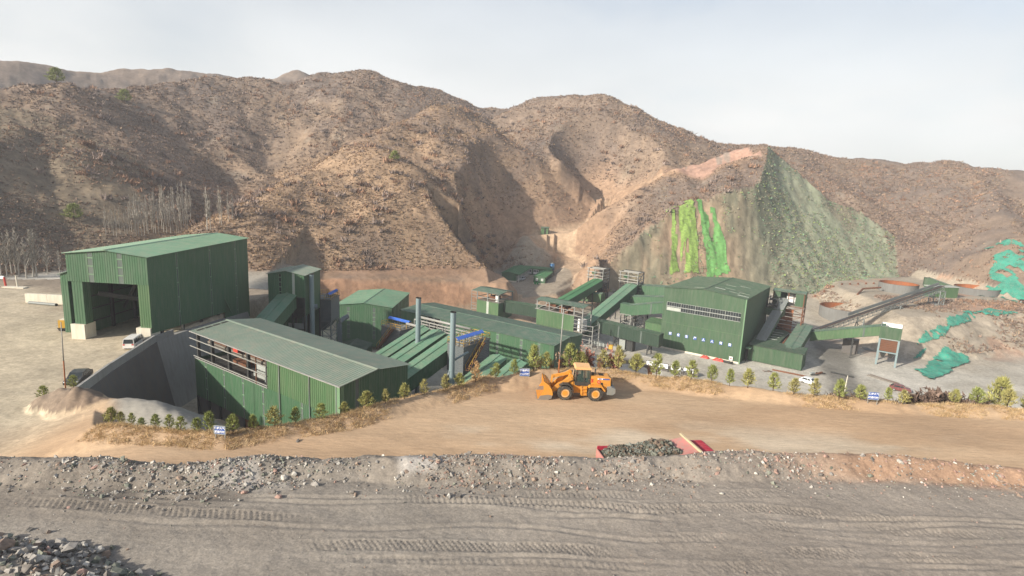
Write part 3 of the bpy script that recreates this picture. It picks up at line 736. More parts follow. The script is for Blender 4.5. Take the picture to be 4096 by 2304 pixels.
# ------------------------------------------------------------------ building parts
def walls_run(t, axis, at, a0, a1, zb, zt, out, mat='wall', breaks=(), gap=0.6, pitch=0.5, strip_z=None, strip_mat='strip', cross=1.6):
    """a wall of ribbed sheet along x or y, broken by upright translucent strips at 'breaks'"""
    fb = zb if callable(zb) else (lambda a: zb); ft = zt if callable(zt) else (lambda a: zt)
    edges = [a0] + [e for b_ in sorted(breaks) for e in (b_ - gap / 2, b_ + gap / 2)] + [a1]
    for i in range(0, len(edges), 2):
        e0, e1 = edges[i], edges[i + 1]
        if e1 - e0 < 0.05: continue
        o = (e0, at, 0) if axis == 'x' else (at, e0, 0)
        u = (1, 0, 0) if axis == 'x' else (0, 1, 0)
        n_ = (0, out, 0) if axis == 'x' else (out, 0, 0)
        MB().ribbed(o, u, n_, e1 - e0, lambda a, e0=e0: fb(e0 + a), lambda a, e0=e0: ft(e0 + a), pitch).build('wall_panel', mat, t)
    for b_ in breaks:
        z0, z1 = fb(b_), ft(b_)
        if strip_z: z0, z1 = max(z0, strip_z[0]), min(z1, strip_z[1])
        w = MB()
        p = lambda a, d, z: (a, at + out * d, z) if axis == 'x' else (at + out * d, a, z)
        h = gap / 2
        w.add([p(b_ - h, 0.0, z0), p(b_ + h, 0.0, z0), p(b_ + h, 0.0, z1), p(b_ - h, 0.0, z1)], [(0, 1, 2, 3)])
        so = w.build('window_strip', strip_mat, t)
        fr = MB(); z = z0 + cross
        while z < z1 - 0.3:
            fr.beam(p(b_ - h, 0.02, z), p(b_ + h, 0.02, z), 0.05, 0.16); z += cross
        fr.beam(p(b_ - h, 0.02, z0), p(b_ - h, 0.02, z1), 0.05, 0.06); fr.beam(p(b_ + h, 0.02, z0), p(b_ + h, 0.02, z1), 0.05, 0.06)
        fr.build('frame', 'trim', so)
        if strip_z:
            for lo, hi in ((fb(b_), z0), (z1, ft(b_))):
                if hi - lo > 0.1:
                    w2 = MB(); w2.add([p(b_ - h, 0.0, lo), p(b_ + h, 0.0, lo), p(b_ + h, 0.0, hi), p(b_ - h, 0.0, hi)], [(0, 1, 2, 3)]); w2.build('wall_panel', mat, t)
def gable_roof(t, x0, x1, y0, y1, ze, zr, ridge='x', mat='roof_mid', ov=0.3, pitch=0.7, split=None, cap=True):
    """two slopes of ribbed sheet in bays, a ridge cap and eave trim"""
    x0 -= ov; x1 += ov; y0 -= ov; y1 += ov
    if ridge == 'x':
        m = (y0 + y1) / 2; n = split or max(1, int((x1 - x0) / 12))
        for i in range(n):
            a, b_ = x0 + (x1 - x0) * i / n, x0 + (x1 - x0) * (i + 1) / n
            MB().sheet((a, y0, ze), (b_, y0, ze), (b_, m, zr), (a, m, zr), pitch).build('roof_slope', mat, t)
            MB().sheet((b_, y1, ze), (a, y1, ze), (a, m, zr), (b_, m, zr), pitch).build('roof_slope', mat, t)
        if cap:
            c = MB().prism([(-0.35, -0.02), (0.35, -0.02), (0, 0.10)], 0, x1 - x0).build('ridge_cap', mat, t)
            c.location = (x0, m, zr + 0.02); c.rotation_euler = (0, 0, -math.pi / 2)
    else:
        m = (x0 + x1) / 2; n = split or max(1, int((y1 - y0) / 12))
        for i in range(n):
            a, b_ = y0 + (y1 - y0) * i / n, y0 + (y1 - y0) * (i + 1) / n
            MB().sheet((x0, b_, ze), (x0, a, ze), (m, a, zr), (m, b_, zr), pitch).build('roof_slope', mat, t)
            MB().sheet((x1, a, ze), (x1, b_, ze), (m, b_, zr), (m, a, zr), pitch).build('roof_slope', mat, t)
        if cap:
            c = MB().prism([(-0.35, -0.02), (0.35, -0.02), (0, 0.10)], 0, y1 - y0).build('ridge_cap', mat, t)
            c.location = (m, y0, zr + 0.02)
def gab(a0, a1, ze, zr):
    m = (a0 + a1) / 2
    return lambda a: ze + (zr - ze) * (1 - abs(a - m) / (m - a0)) - 0.04
def frame_bay(mb, x0, x1, y0, y1, z0, z1, w=0.3, levels=(), brace=True):
    for x in (x0, x1):
        for y in (y0, y1): mb.beam((x, y, z0), (x, y, z1), w)
    for z in list(levels) + [z1]:
        mb.beam((x0, y0, z), (x1, y0, z), w * .7); mb.beam((x0, y1, z), (x1, y1, z), w * .7)
        mb.beam((x0, y0, z), (x0, y1, z), w * .7); mb.beam((x1, y0, z), (x1, y1, z), w * .7)
    if brace:
        lv = [z0] + list(levels) + [z1]
        for a, b_ in zip(lv[:-1], lv[1:]):
            mb.beam((x0, y0, a), (x1, y0, b_), w * .45); mb.beam((x1, y1, a), (x0, y1, b_), w * .45)
            mb.beam((x1, y0, a), (x1, y1, b_), w * .45)
    return mb
def rail(mb, pts, z, h=1.1, w=0.06, step=2.0):
    for p, q in zip(pts[:-1], pts[1:]):
        p = Vector((*p, z)); q = Vector((*q, z)); L_ = (q - p).length; n = max(1, int(L_ / step))
        for k in range(n + 1):
            a = p.lerp(q, k / n); mb.beam(a, a + Vector((0, 0, h)), w)
        for hh in (h * .5, h): mb.beam(p + Vector((0, 0, hh)), q + Vector((0, 0, hh)), w)
    return mb
def gallery(label, A, B, width, height, roof='roof_mint', wall='wall', group='inclined covered conveyor galleries', gable=0.35, legs=(), base=None, frame='S', cap_end=True, side_strip=()):
    """covered conveyor: A and B are (s, t, z) of the eave on the centre line at its two ends"""
    W_ = WS if frame == 'S' else WH
    a = Vector(W_(*A)); b_ = Vector(W_(*B)); d = b_ - a
    rz = math.atan2(-d.x, d.y); L_ = math.hypot(d.x, d.y); rise = d.z
    t = thing('conveyor_gallery', label, 'conveyor', a, rz, group)
    zf = lambda y: rise * y / L_
    w = width / 2
    n = max(1, int(L_ / 9))
    for i in range(n):
        y0, y1 = L_ * i / n, L_ * (i + 1) / n
        MB().sheet((-w - .15, y1, zf(y1)), (-w - .15, y0, zf(y0)), (0, y0, zf(y0) + gable), (0, y1, zf(y1) + gable), 0.8, 0.03, 0.04).build('roof_slope', roof, t)
        MB().sheet((w + .15, y0, zf(y0)), (w + .15, y1, zf(y1)), (0, y1, zf(y1) + gable), (0, y0, zf(y0) + gable), 0.8, 0.03, 0.04).build('roof_slope', roof, t)
        for sx in (-1, 1):
            MB().ribbed((sx * w, y0, 0), (0, 1, 0), (sx, 0, 0), y1 - y0, lambda q, y0=y0: zf(y0 + q) - height, lambda q, y0=y0: zf(y0 + q) - .02, 0.8, 0.03).build('side_panel', wall, t)
    MB().beam((0, 0, zf(0) + gable + .05), (0, L_, zf(L_) + gable + .05), 0.5, 0.08).build('ridge_cap', roof, t)
    f = MB(); f.beam((0, 0, -height), (0, L_, rise - height), width - .1, 0.2); f.build('floor', 'steel', t)
    if cap_end:
        for y in (0.02, L_ - .02):
            e = MB(); e.add([(-w, y, zf(y) - height), (w, y, zf(y) - height), (w, y, zf(y)), (0, y, zf(y) + gable), (-w, y, zf(y))], [(0, 1, 2, 3, 4)]); e.build('end_panel', wall, t)
    for y in side_strip:
        MB().beam((w + .05, y, zf(y) - height), (w + .05, y, zf(y)), 0.06, 0.45).build('window_strip', 'strip', t)
    for y in legs:
        lg = MB(); zz = zf(y) - height - .1
        p = a + Vector((-math.sin(rz) * y, math.cos(rz) * y, 0)); g = (base if base is not None else lz(p.x, p.y)) - a.z
        for sx in (-1, 1): lg.beam((sx * w * .8, y, zz), (sx * w * 1.05, y, g), 0.32)
        lg.beam((-w * .85, y, zz), (w, y, g + (zz - g) * .5), 0.14); lg.beam((w * .85, y, zz), (-w, y, g + (zz - g) * .5), 0.14)
        lg.beam((-w, y, g + (zz - g) * .5), (w, y, g + (zz - g) * .5), 0.2)
        lg.build('trestle', 'steel', t)
    return t
# ================================================================== the green shed in the pit (nearest building)
t = thing('green_shed', 'nearest long green shed, pale roof, steel framed gap high in its left wall', 'industrial building', WS(-95, 44.4, -18.2), AS)
Ls, Ws, ZE, ZR = 37.9, 11.8, 14.65, 15.45
gable_roof(t, 0, Ls, 0, Ws, ZE, ZR, 'x', 'roof_pale', 0.35, 0.5, split=5)
for k in range(4):                                         # black strips on the roof's far end paint the shade of open slots
    ya, yb = .25 + k * 1.35, 1.4 + k * 1.35
    zr_ = lambda y: ZE + (ZR - ZE) * (y + .35) / (Ws / 2 + .35) + .075
    MB().beam((.75, ya, zr_(ya)), (.75, yb, zr_(yb)), .5, .03).build('roof_slot_shade', 'dark', t)
MB().ribbed((21.4, -0.06, 0), (1, 0, 0), (0, -1, 0), Ls - 21.4, 10.1, ZE - .03, 0.45, 0.05).build('wall_panel', 'wall_old', t)
walls_run(t, 'x', 0.0, 0, 21.4, 3.5, 10.1, -1, 'wall', (3.6, 9.2, 14.7, 20.1), 0.55, 0.45, None, 'strip', 1.9)
walls_run(t, 'x', 0.0, 21.4, Ls, 0, 10.1, -1, 'wall', (29.6,), 0.55, 0.45, (5.5, 10.1), 'strip', 1.9)
cb = MB(); cb.box(0.1, 14.5, 0.25, 0.55, 0, 3.5); cb.build('wall_base', 'concrete_dark', t)
for x in (0.1, 3.6, 7.1, 10.7, 14.4): MB().box(x, x + .45, -0.05, 0.5, 0, 3.5).build('column', 'steel', t)
MB().box(14.9, 21.4, 0.02, 0.2, 0, 3.5).build('wall_base', 'rust', t)
for x in (1.2, 5.7, 10.8, 16.2, 21.2):                     # columns of the open gap
    MB().beam((x, 0.15, 10.0), (x, 0.15, ZE - .1), 0.42).build('column', 'steel', t)
for z, y in ((13.35, -.22), (12.0, -.22), (10.45, -.12), (10.12, -.1)):
    MB().beam((-.9 if z > 11 else 0, y, z), (21.4, y, z), 0.10, 0.13).build('rail', 'steel_pale', t)
MB().beam((18.6, -.1, 10.1), (18.6, -.1, ZE), 0.14).build('downpipe', 'rust', t)
walls_run(t, 'y', Ls, 0, Ws, 0, gab(0, Ws, ZE, ZR), 1, 'wall', (2.6,), 0.7, 0.45, None, 'strip', 30)
MB().ribbed((Ls + .02, -.02, 0), (0, 1, 0), (1, 0, 0), 0.5, 0, ZE, 0.5).build('corner_trim', 'trim', t)
MB().ribbed((Ls - .9, -.14, 0), (1, 0, 0), (0, -1, 0), 0.9, 3, ZE - .05, 0.45, 0.02).build('corner_trim', 'trim', t)
MB().ribbed((0, Ws, 0), (1, 0, 0), (0, 1, 0), Ls, 0, 10.1, 0.6).build('wall_panel', 'wall', t)
MB().ribbed((21, Ws - .05, 0), (1, 0, 0), (0, 1, 0), Ls - 21, 10.1, ZE, 0.6).build('wall_panel', 'wall', t)
MB().ribbed((0, 0, 0), (0, 1, 0), (-1, 0, 0), Ws, 0, 10.0, 0.6).build('wall_panel', 'wall', t)
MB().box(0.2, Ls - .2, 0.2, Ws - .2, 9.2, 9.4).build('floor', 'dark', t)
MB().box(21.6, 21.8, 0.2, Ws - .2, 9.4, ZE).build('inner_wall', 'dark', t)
tr = MB()
for x in (1.2, 5.7, 10.8, 16.2, 21.2):
    tr.beam((x, .2, ZE - .25), (x, Ws / 2, ZR - .3), 0.25); tr.beam((x, Ws - .2, ZE - .25), (x, Ws / 2, ZR - .3), 0.25)
    tr.beam((x, Ws - .3, 9.4), (x, Ws - .3, ZE - .2), 0.4)
tr.beam((1.2, Ws - .4, 9.8), (5.7, Ws - .4, 14), .12); tr.beam((5.7, Ws - .4, 9.8), (1.2, Ws - .4, 14), .12); tr.beam((1.2, Ws - .35, 12), (21, Ws - .35, 12), .18)
tr.build('roof_frame', 'steel', t)
MB().beam((0.6, 2.2, 12.35), (21.4, 2.2, 12.35), 0.5, 0.55).build('crane_beam', 'deck', t)
MB().beam((0.6, 2.2, 12.75), (21.4, 2.2, 12.75), 0.1, 0.14).build('crane_rail', 'rust', t)
cr_ = MB(); cr_.box(9.6, 11.0, 1.4, 3.0, 12.85, 13.65); cr_.box(9.3, 11.6, 3.0, Ws - 1, 13.0, 13.5); cr_.build('crane_trolley', 'red', t)
MB().box(10.4, 10.8, 1.35, 1.8, 13.65, 14.2).build('crane_motor', 'white', t)
mc = MB(); mc.tube([(13.5, 4, 10.6), (16.5, 4, 10.6)], 1.2, 14); mc.box(13.2, 17, 2.6, 5.6, 9.4, 9.9); mc.build('crusher', 'panel_pale', t)
mc = MB(); mc.box(17.3, 20.4, 2.0, 5.0, 9.4, 10.7); mc.frustum((17.6, 20, 2.2, 4.8), (17.0, 20.6, 1.8, 5.4), 12.6, 13.9); mc.tube([(18.7, 3.4, 10.7), (18.7, 3.4, 12.6)], .8, 10); mc.build('screen', 'steel_grey', t)
mc = MB(); mc.box(5.5, 9.5, 3.5, 7, 9.4, 10.2); mc.box(11, 12.3, 6, 7.5, 9.4, 12.4); mc.build('feeder', 'rust', t)

MB().beam((-.4, -.42, ZE - .05), (Ls + .4, -.42, ZE - .05), .16, .14).build('gutter', 'steel_pale', t)
for x in (24.5, 31.5, 37.2): MB().beam((x, -.16, .2), (x, -.16, ZE - .1), .12).build('downpipe', 'steel_grey', t)
# ================================================================== the unloading hangar, left
H0 = (-76.0, 88.84, -6.0)
t = thing('unloading_hangar', 'tall green truck hangar on white concrete blocks with wide open front by the yard', 'hangar', WH(*H0), AH)
Wd, Dp, ZE, ZR = 13.6, 32.4, 14.4, 15.2
gable_roof(t, 0, Wd, 0, Dp, ZE, ZR, 'y', 'roof_mint', 0.35, 0.5, split=4)
walls_run(t, 'x', 0.0, 0, Wd, 9.75, gab(0, Wd, ZE, ZR), -1, 'wall', (4.1, 9.05), 0.95, 0.42, None, 'strip', 1.35)
MB().ribbed((0.5, 0.12, 0), (1, 0, 0), (0, -1, 0), 1.85, 2.55, 9.8, 0.42).build('wall_panel', 'wall', t)
MB().ribbed((2.35, 0.12, 0), (0, 1, 0), (1, 0, 0), 1.6, 2.55, 9.8, 0.42).build('wall_panel', 'wall', t)
MB().ribbed((11.65, 0.1, 0), (1, 0, 0), (0, -1, 0), 1.95, 2.5, 9.8, 0.42).build('wall_panel', 'wall_old', t)
MB().ribbed((11.65, 0.1, 0), (0, 1, 0), (-1, 0, 0), 1.6, 2.5, 9.8, 0.42).build('wall_panel', 'wall', t)
MB().box(-.05, 2.3, -0.25, 2.2, 0, 2.55).build('plinth', 'concrete_white', t)
MB().box(11.1, 13.5, -0.25, 2.2, 0, 2.5).build('plinth', 'concrete_white', t)
zlow = lambda a: 1.65 - 1.5 * min(a / 22.3, 1.0) if a < 22.3 else -3.0
walls_run(t, 'y', Wd, 0, 22.3, lambda a: 1.6 - 1.45 * a / 22.3, ZE, 1, 'wall', (7.6, 17.8), 0.5, 0.45, None, 'strip', 2.6)
walls_run(t, 'y', Wd, 22.3, Dp, -3.0, ZE, 1, 'wall', (27.2,), 0.5, 0.45, None, 'strip', 2.6)
fl = MB(); fl.add([(Wd + .15, 22.0, 3.5), (Wd + 1.1, 22.9, 0.1), (Wd + .15, 24.2, 0.1), (Wd + .12, 22.0, 3.45)], [(0, 1, 2)]); fl.build('bent_flap', 'wall', t)
MB().ribbed((0, 0, 0), (0, 1, 0), (-1, 0, 0), Dp, 0, ZE, 0.5).build('wall_panel', 'wall', t)
walls_run(t, 'x', Dp, 0, Wd, 3.0, gab(0, Wd, ZE, ZR), 1, 'wall', (), 0.5, 0.6)
MB().box(9.6, 12.6, Dp - .3, Dp - .1, 1.0, 9.6).build('inner_wall', 'concrete_white', t)
MB().box(0.1, 9.6, Dp - .35, Dp - .15, 0, 3).build('inner_wall', 'concrete', t)
gr_ = MB()
for y in np.arange(3, Dp, 5.8):
    gr_.beam((.35, y, 0), (.35, y, ZE - .3), .45); gr_.beam((Wd - .35, y, 0), (Wd - .35, y, ZE - .3), .45)
    gr_.beam((.3, y, ZE - .4), (Wd / 2, y, ZR - .4), .35); gr_.beam((Wd - .3, y, ZE - .4), (Wd / 2, y, ZR - .4), .35)
for z in (2, 4.2, 6.4, 8.6): gr_.beam((.3, 0.5, z), (.3, Dp - .5, z), .14)
gr_.build('frame', 'steel', t)
br_ = MB(); br_.beam((2.4, 3.2, 7.2), (9.2, 9, 4.9), .6, .7); br_.beam((2.4, 9, 3.6), (9, 3.4, 9.2), .35, .4); br_.beam((2.4, 9, 8.8), (9, 8.8, 10.2), .35); br_.build('brace', 'steel', t)
tw_ = MB(); frame_bay(tw_, 8.6, 10.6, 14, 16, 0, 10.5, .45, (2.6, 5.2, 7.8)); tw_.build('lattice_tower', 'steel', t)
MB().box(7.2, 11.5, 13.2, 18, 0.0, 2.2).build('machine_base', 'concrete_dark', t)
ld = MB()
for x in (8.0, 8.5): ld.beam((x, 13.2, 2.5), (x, 13.6, 9.3), .06)
for k in range(14): ld.beam((8.0, 13.2 + k * .03, 2.8 + k * .47), (8.5, 13.2 + k * .03, 2.8 + k * .47), .05)
ld.build('ladder', 'steel_pale', t)

t = thing('green_annex', 'narrow green lean-to standing against the left side of the truck hangar', 'industrial building', WH(-80.0, 92.0, -6.2), AH)
MB().ribbed((0, 0, 0), (1, 0, 0), (0, -1, 0), 3.9, 0, lambda a: 10.3 + a * .35, 0.42).build('wall_panel', 'wall', t)
MB().ribbed((0, 0, 0), (0, 1, 0), (-1, 0, 0), 10, 0, 10.3, 0.5).build('wall_panel', 'wall', t)
MB().sheet((-.3, 10, 10.35), (-.3, -.3, 10.35), (3.9, -.3, 11.8), (3.9, 10, 11.8), .6).build('roof_slope', 'roof_mid', t)
MB().beam((1.95, -.1, 0.3), (1.95, -.1, 9.2), .12).build('downpipe', 'steel', t)

# ================================================================== parapet and retaining wall between yard and pit
t = thing('retaining_wall', 'dark concrete retaining wall with low parapet dropping from the left yard into the pit', 'wall')
PAR = [(-54.0, 67.2, -5.7), (-56.4, 76.7, -5.75), (-59.2, 91.2, -6.0), (-59.05, 96, -6.0)]
pm = MB()
for (ax, ay, az), (bx_, by_, bz) in zip(PAR[:-1], PAR[1:]):
    d = Vector((bx_ - ax, by_ - ay, 0)).normalized(); nx = Vector((d.y, -d.x, 0))
    a = Vector((ax, ay, 0)); b_ = Vector((bx_, by_, 0)); n_ = max(1, int((b_ - a).length / 3.5))
    for k in range(n_):
        p = a.lerp(b_, k / n_) + d * .02; q = a.lerp(b_, (k + 1) / n_) - d * .02
        z0, z1 = az - .6, az + 1.05
        w = MB(); w.add([p, p + nx * .35, q + nx * .35, q], [])
        w.v = []
        vs = [p, p + nx * .35, q + nx * .35, q]
        w.add([(v.x, v.y, z0) for v in vs] + [(v.x, v.y, z1) for v in vs], [(0, 3, 2, 1), (4, 5, 6, 7), (0, 1, 5, 4), (1, 2, 6, 5), (2, 3, 7, 6), (3, 0, 4, 7)])
        w.build('parapet_block', 'concrete', t)
face = MB()
FP = [(-53.6, 66.8), (-54.9, 72), (-56.0, 76.7), (-57.5, 84), (-58.8, 91.2), (-58.7, 97), (-58.3, 110), (-58.0, 122)]
for (ax, ay), (bx_, by_) in zip(FP[:-1], FP[1:]):
    f_ = MB(); zt = -5.9 if ay < 96 else -6.2
    za = zt if ay < 96 else -5.9 - (ay - 96) * .07; zb_ = za if by_ < 96 else -5.9 - (by_ - 96) * .07
    f_.add([(ax + .1, ay, za), (bx_ + .1, by_, zb_), (bx_ + 2.6, by_ + .5, -19.5), (ax + 2.6, ay + .5, -19.5), (ax - .8, ay, za), (bx_ - .8, by_, zb_)], [(0, 1, 2, 3), (4, 5, 1, 0)])
    f_.build('wall_face', 'concrete_dark' if ay < 90 else 'concrete', t)

# ================================================================== tower left of centre with its gallery
T0 = (-56.5, 118.0, -17.5)
t = thing('transfer_tower', 'tall green gabled tower with a black slot window and grey panels under its right half', 'industrial building', WH(*T0), AH)
Wd, Dp, ZE, ZR = 7.9, 9.0, 18.9, 19.75
gable_roof(t, 0, Wd, 0, Dp, ZE, ZR, 'y', 'roof_pale', 0.3, 0.6, split=1)
def _low(a): return 0.0 if a < 5.6 else 14.0
walls_run(t, 'x', 0.0, 0, 4.2, 0, gab(0, Wd, ZE, ZR), -1, 'wall', (2.65,), 0.55, 0.5, (13.0, 18.9), 'dark', 1.05)
walls_run(t, 'x', 0.0, 4.2, Wd, 14.0, gab(0, Wd, ZE, ZR), -1, 'wall', (5.55,), 0.6, 0.5, None, 'strip_pale', 9)
MB().ribbed((Wd, 0, 0), (0, 1, 0), (1, 0, 0), Dp, 10, ZE, 0.5).build('wall_panel', 'wall', t)
MB().ribbed((0, 0, 0), (0, 1, 0), (-1, 0, 0), Dp, 0, ZE, 0.5).build('wall_panel', 'wall', t)
MB().ribbed((0, Dp, 0), (1, 0, 0), (0, 1, 0), Wd, 0, ZE, 0.5).build('wall_panel', 'wall', t)
lg = MB()
for x in (2.2, 5.2, 7.8):
    for y in (0.1, 8.8): lg.beam((x, y, 0), (x, y, 14), .3)
lg.beam((2, .05, 13.9), (7.9, .05, 13.9), .3); lg.beam((2, .05, 7), (7.9, .05, 7), .18)
lg.build('frame', 'steel', t)
for i, x in enumerate((1.0, 3.1, 5.4)):
    for j, z in enumerate((3.2, 4.9, 6.6)): MB().box(x, x + 1.95, 0.3, 0.42, z, z + 1.6).build('wall_panel', 'panel_pale', t)
MB().box(0.5, 7.9, -.4, 8.8, 0, 3.0).build('base', 'concrete', t)
hp = MB(); hp.frustum((4.4, 5.6, 3, 5), (3.2, 7.6, 1, 8), 8.6, 11.5); hp.box(3.2, 7.6, 1, 8, 11.5, 13.8); hp.build('hopper', 'steel', t)
gallery('steep green covered conveyor climbing from the nearest shed to the gabled tower', (-52.35, 103.5, -7.1), (-52.35, 118.0, -2.95), 3.9, 2.9, frame='H')

# ================================================================== building behind the pit shed, centre left
t = thing('ore_building', 'broad dark green building with ladder-like window strips behind the pit shed', 'industrial building', WH(-53.1, 150.0, -23.5), AH)
Wd, Dp, ZE, ZR = 15.4, 21.0, 11.45, 12.35
gable_roof(t, 0, Wd, 0, Dp, ZE, ZR, 'y', 'roof_mint', 0.3, 0.6, split=2)
walls_run(t, 'x', 0.0, 0, Wd, 0, gab(0, Wd, ZE, ZR), -1, 'wall', (3.4, 10.5), 0.85, 0.5, (2.2, 11.0), 'strip', 1.25)
walls_run(t, 'y', Wd, 0, Dp, 0, ZE, 1, 'wall', (3.6, 7.4, 11.4, 16), 0.35, 0.5, None, 'strip_pale', 30)
MB().ribbed((0, 0, 0), (0, 1, 0), (-1, 0, 0), Dp, 0, ZE, 0.5).build('wall_panel', 'wall', t)
t = thing('low_shed', 'low dark gabled shed in the shadow at the foot of the ore building', 'shed', WH(-44.0, 122.5, -20.0), AH)
gable_roof(t, 0, 7.0, 0, 6.0, 4.05, 4.95, 'y', 'roof_dark', 0.25, 0.6, split=1)
walls_run(t, 'x', 0, 0, 7.0, 0, gab(0, 7.0, 4.05, 4.95), -1, 'wall')
walls_run(t, 'y', 7.0, 0, 6.0, 0, 4.05, 1, 'wall')

# ================================================================== dust collectors and chimneys
def baghouse(label, loc, rz, lx, ly, zt, zb, zg, canopy, stair, canopy_flip=False):
    """ribbed filter box on legs with hoppers, rails and a blue canopy on top; local origin on the ground"""
    t = thing('dust_collector', label, 'dust collector', loc, rz, 'grey dust collectors with blue canopies')
    h = zt - zg; b_ = zb - zg
    n = int((h - b_) / .34)
    for nm, args in (('a', ((0, 0), (lx, 0))), ('b', ((lx, 0), (lx, ly))), ('c', ((lx, ly), (0, ly))), ('d', ((0, ly), (0, 0)))):
        (ax, ay), (bx_, by_) = args; w = MB()
        d = Vector((bx_ - ax, by_ - ay, 0)); nn = Vector((d.y, -d.x, 0)).normalized()
        rows = []
        for k in range(n):
            z0 = b_ + (h - b_) * k / n; p = (h - b_) / n
            rows += [(z0, 0), (z0 + p * .5, 0), (z0 + p * .62, .07), (z0 + p * .88, .07)]
        rows.append((h, 0)); vs = []
        for z, e in rows:
            vs += [(ax + nn.x * e, ay + nn.y * e, z), (bx_ + nn.x * e, by_ + nn.y * e, z)]
        w.add(vs, [(2 * i, 2 * i + 1, 2 * i + 3, 2 * i + 2) for i in range(len(rows) - 1)])
        w.build('side_panel', 'rib_grey', t)
    MB().box(-.15, lx + .15, -.15, ly + .15, h, h + .12).build('deck', 'deck', t)
    for k in range(3):
        y0, y1 = ly * k / 3, ly * (k + 1) / 3
        MB().frustum((lx * .4, lx * .6, y0 + .6, y1 - .6), (0.05, lx - .05, y0 + .05, y1 - .05), b_ - 2.2, b_ - .02).build('hopper', 'rib_grey', t)
    lg = MB(); frame_bay(lg, .1, lx - .1, .1, ly - .1, 0, b_, .25, (b_ * .5,)); lg.build('legs', 'steel_grey', t)
    r_ = MB(); rail(r_, [(0, 0), (lx, 0), (lx, ly), (0, ly), (0, 0)], h + .12, 1.1, .07, 1.4); r_.build('guard_rail', 'yellow', t)
    for k in range(6):
        MB().box(.4, lx - .4, ly * (k + .15) / 6, ly * (k + .8) / 6, h + .12, h + .3).build('hatch', 'steel_grey', t)
    (cx0, cy0, cx1, cy1, cw, cz) = canopy
    cm = MB(); d = Vector((cx1 - cx0, cy1 - cy0, 0)); nn = Vector((d.y, -d.x, 0)).normalized() * cw
    A_, B_ = Vector((cx0, cy0, h + cz)), Vector((cx1, cy1, h + cz))
    up = Vector((0, 0, .45))
    cm.sheet(A_ - nn, B_ - nn, B_ + up, A_ + up, .4, .04); cm.sheet(A_ + nn, B_ + nn, B_ + up, A_ + up, .4, .04)
    ca = cm.build('canopy', 'blue', t)
    po = MB()
    for k in range(5):
        p = A_.lerp(B_, .05 + .9 * k / 4)
        for s_ in (-.8, .8): po.beam(p + nn * s_ - Vector((0, 0, cz - .1)), p + nn * s_ + Vector((0, 0, .1)), .09)
    po.build('post', 'steel', ca)
    (sx0, sy0, sz0, sx1, sy1, sz1) = stair
    st_ = MB(); P_, Q_ = Vector((sx0, sy0, sz0 - zg)), Vector((sx1, sy1, sz1 - zg)); off = Vector((d.y, -d.x, 0)).normalized() * 0
    dd = (Q_ - P_); side = dd.cross(Vector((0, 0, 1))).normalized() * .45
    st_.beam(P_ + side, Q_ + side, .08, .25); st_.beam(P_ - side, Q_ - side, .08, .25)
    m_ = int(dd.length / .45)
    for k in range(m_ + 1):
        p = P_.lerp(Q_, k / m_); st_.beam(p + side, p - side, .3, .05)
    so = st_.build('stair', 'rust', t)
    hr = MB()
    for s_ in (1, -1):
        hr.beam(P_ + side * s_ + Vector((0, 0, 1)), Q_ + side * s_ + Vector((0, 0, 1)), .06)
        for k in range(0, m_ + 1, 3): p = P_.lerp(Q_, k / m_) + side * s_; hr.beam(p, p + Vector((0, 0, 1)), .06)
    hr.build('handrail', 'yellow', so)
    return t
baghouse('grey dust collector on tall legs with blue canopy beside the gabled tower', WH(-50.6, 127.4, -18.0), AH, 4.3, 5.7, -5.83, -11.0, -18.0, (3.3, .9, 3.3, 6.6, .55, 1.0), (-1.2, .4, -15, -1.2, 5, -11))
baghouse('grey dust collector with blue canopy in shadow between ore building and conveyors', WS(-97.5, 87.4, -20.0), AS, 6.2, 3.8, -11.0, -14.9, -20.0, (-.6, 3.0, 6.2, 3.0, .55, 1.3), (-.4, -.6, -16.2, 4.3, -.6, -10.95))
baghouse('grey dust collector with blue canopy and yellow rails behind the third chimney', WS(-69.5, 78.8, -20.5), AS, 4.0, 7.9, -7.6, -12.9, -20.5, (3.0, -1.1, 3.0, 6.6, .6, 1.5), (4.6, .5, -12.1, 4.6, 5.1, -7.6))
def chimney(label, x, y, zb, zt, r, extra=None):
    t = thing('chimney', label, 'chimney', (x, y, zb), 0, 'blue grey steel chimneys')
    h = zt - zb
    sh = MB(); sh.tube([(0, 0, 0), (0, 0, h * .5), (0, 0, h)], r, 20, False); sh.build('shaft', 'silo_blue', t, True)
    ri = MB(); ri.tube([(0, 0, h - .08), (0, 0, h + .04)], r + .05, 20, False); ri.tube([(0, 0, h + .02), (0, 0, h - 1.5)], r - .05, 16, False); ri.build('rim', 'dark', t)
    fl_ = MB()
    for k in range(1, 5): fl_.tube([(0, 0, h * k / 5 - .04), (0, 0, h * k / 5 + .04)], r + .035, 20, False)
    fl_.build('flange', 'silo_blue', t)
    MB().box(-r * 1.5, r * 1.5, -r * 1.5, r * 1.5, -1.0, .25).build('base', 'concrete', t)
    if extra: extra(t, h, r)
    return t
def side_duct(t, h, r):
    d = MB(); d.tube([(-.75, -.2, 0.2), (-.75, -.2, h * .40), (-.35, -.1, h * .46)], .42, 14); d.build('side_duct', 'duct', t, True)
    d = MB(); d.tube([(.3, .6, h * .55), (2.6, 2.6, h * .60)], .2, 10); d.build('inlet_pipe', 'silo_blue', t, True)
chimney('tallest blue grey chimney, left, rising behind the pit shed roof beside the gabled tower', -43.6, 121.6, -18, 1.45, .5)
chimney('middle blue grey chimney rising between the long covered conveyors', -18.1, 108.6, -20, .05, .5)
chimney('right blue grey chimney with a side duct at its foot, beside the dust collector', -10.0, 96.6, -19.5, .35, .5, side_duct)
t = thing('bent_duct', 'slate grey bent duct pipe rising in front of the legged dust collector', 'duct', (-37.4, 121.0, -18.5))
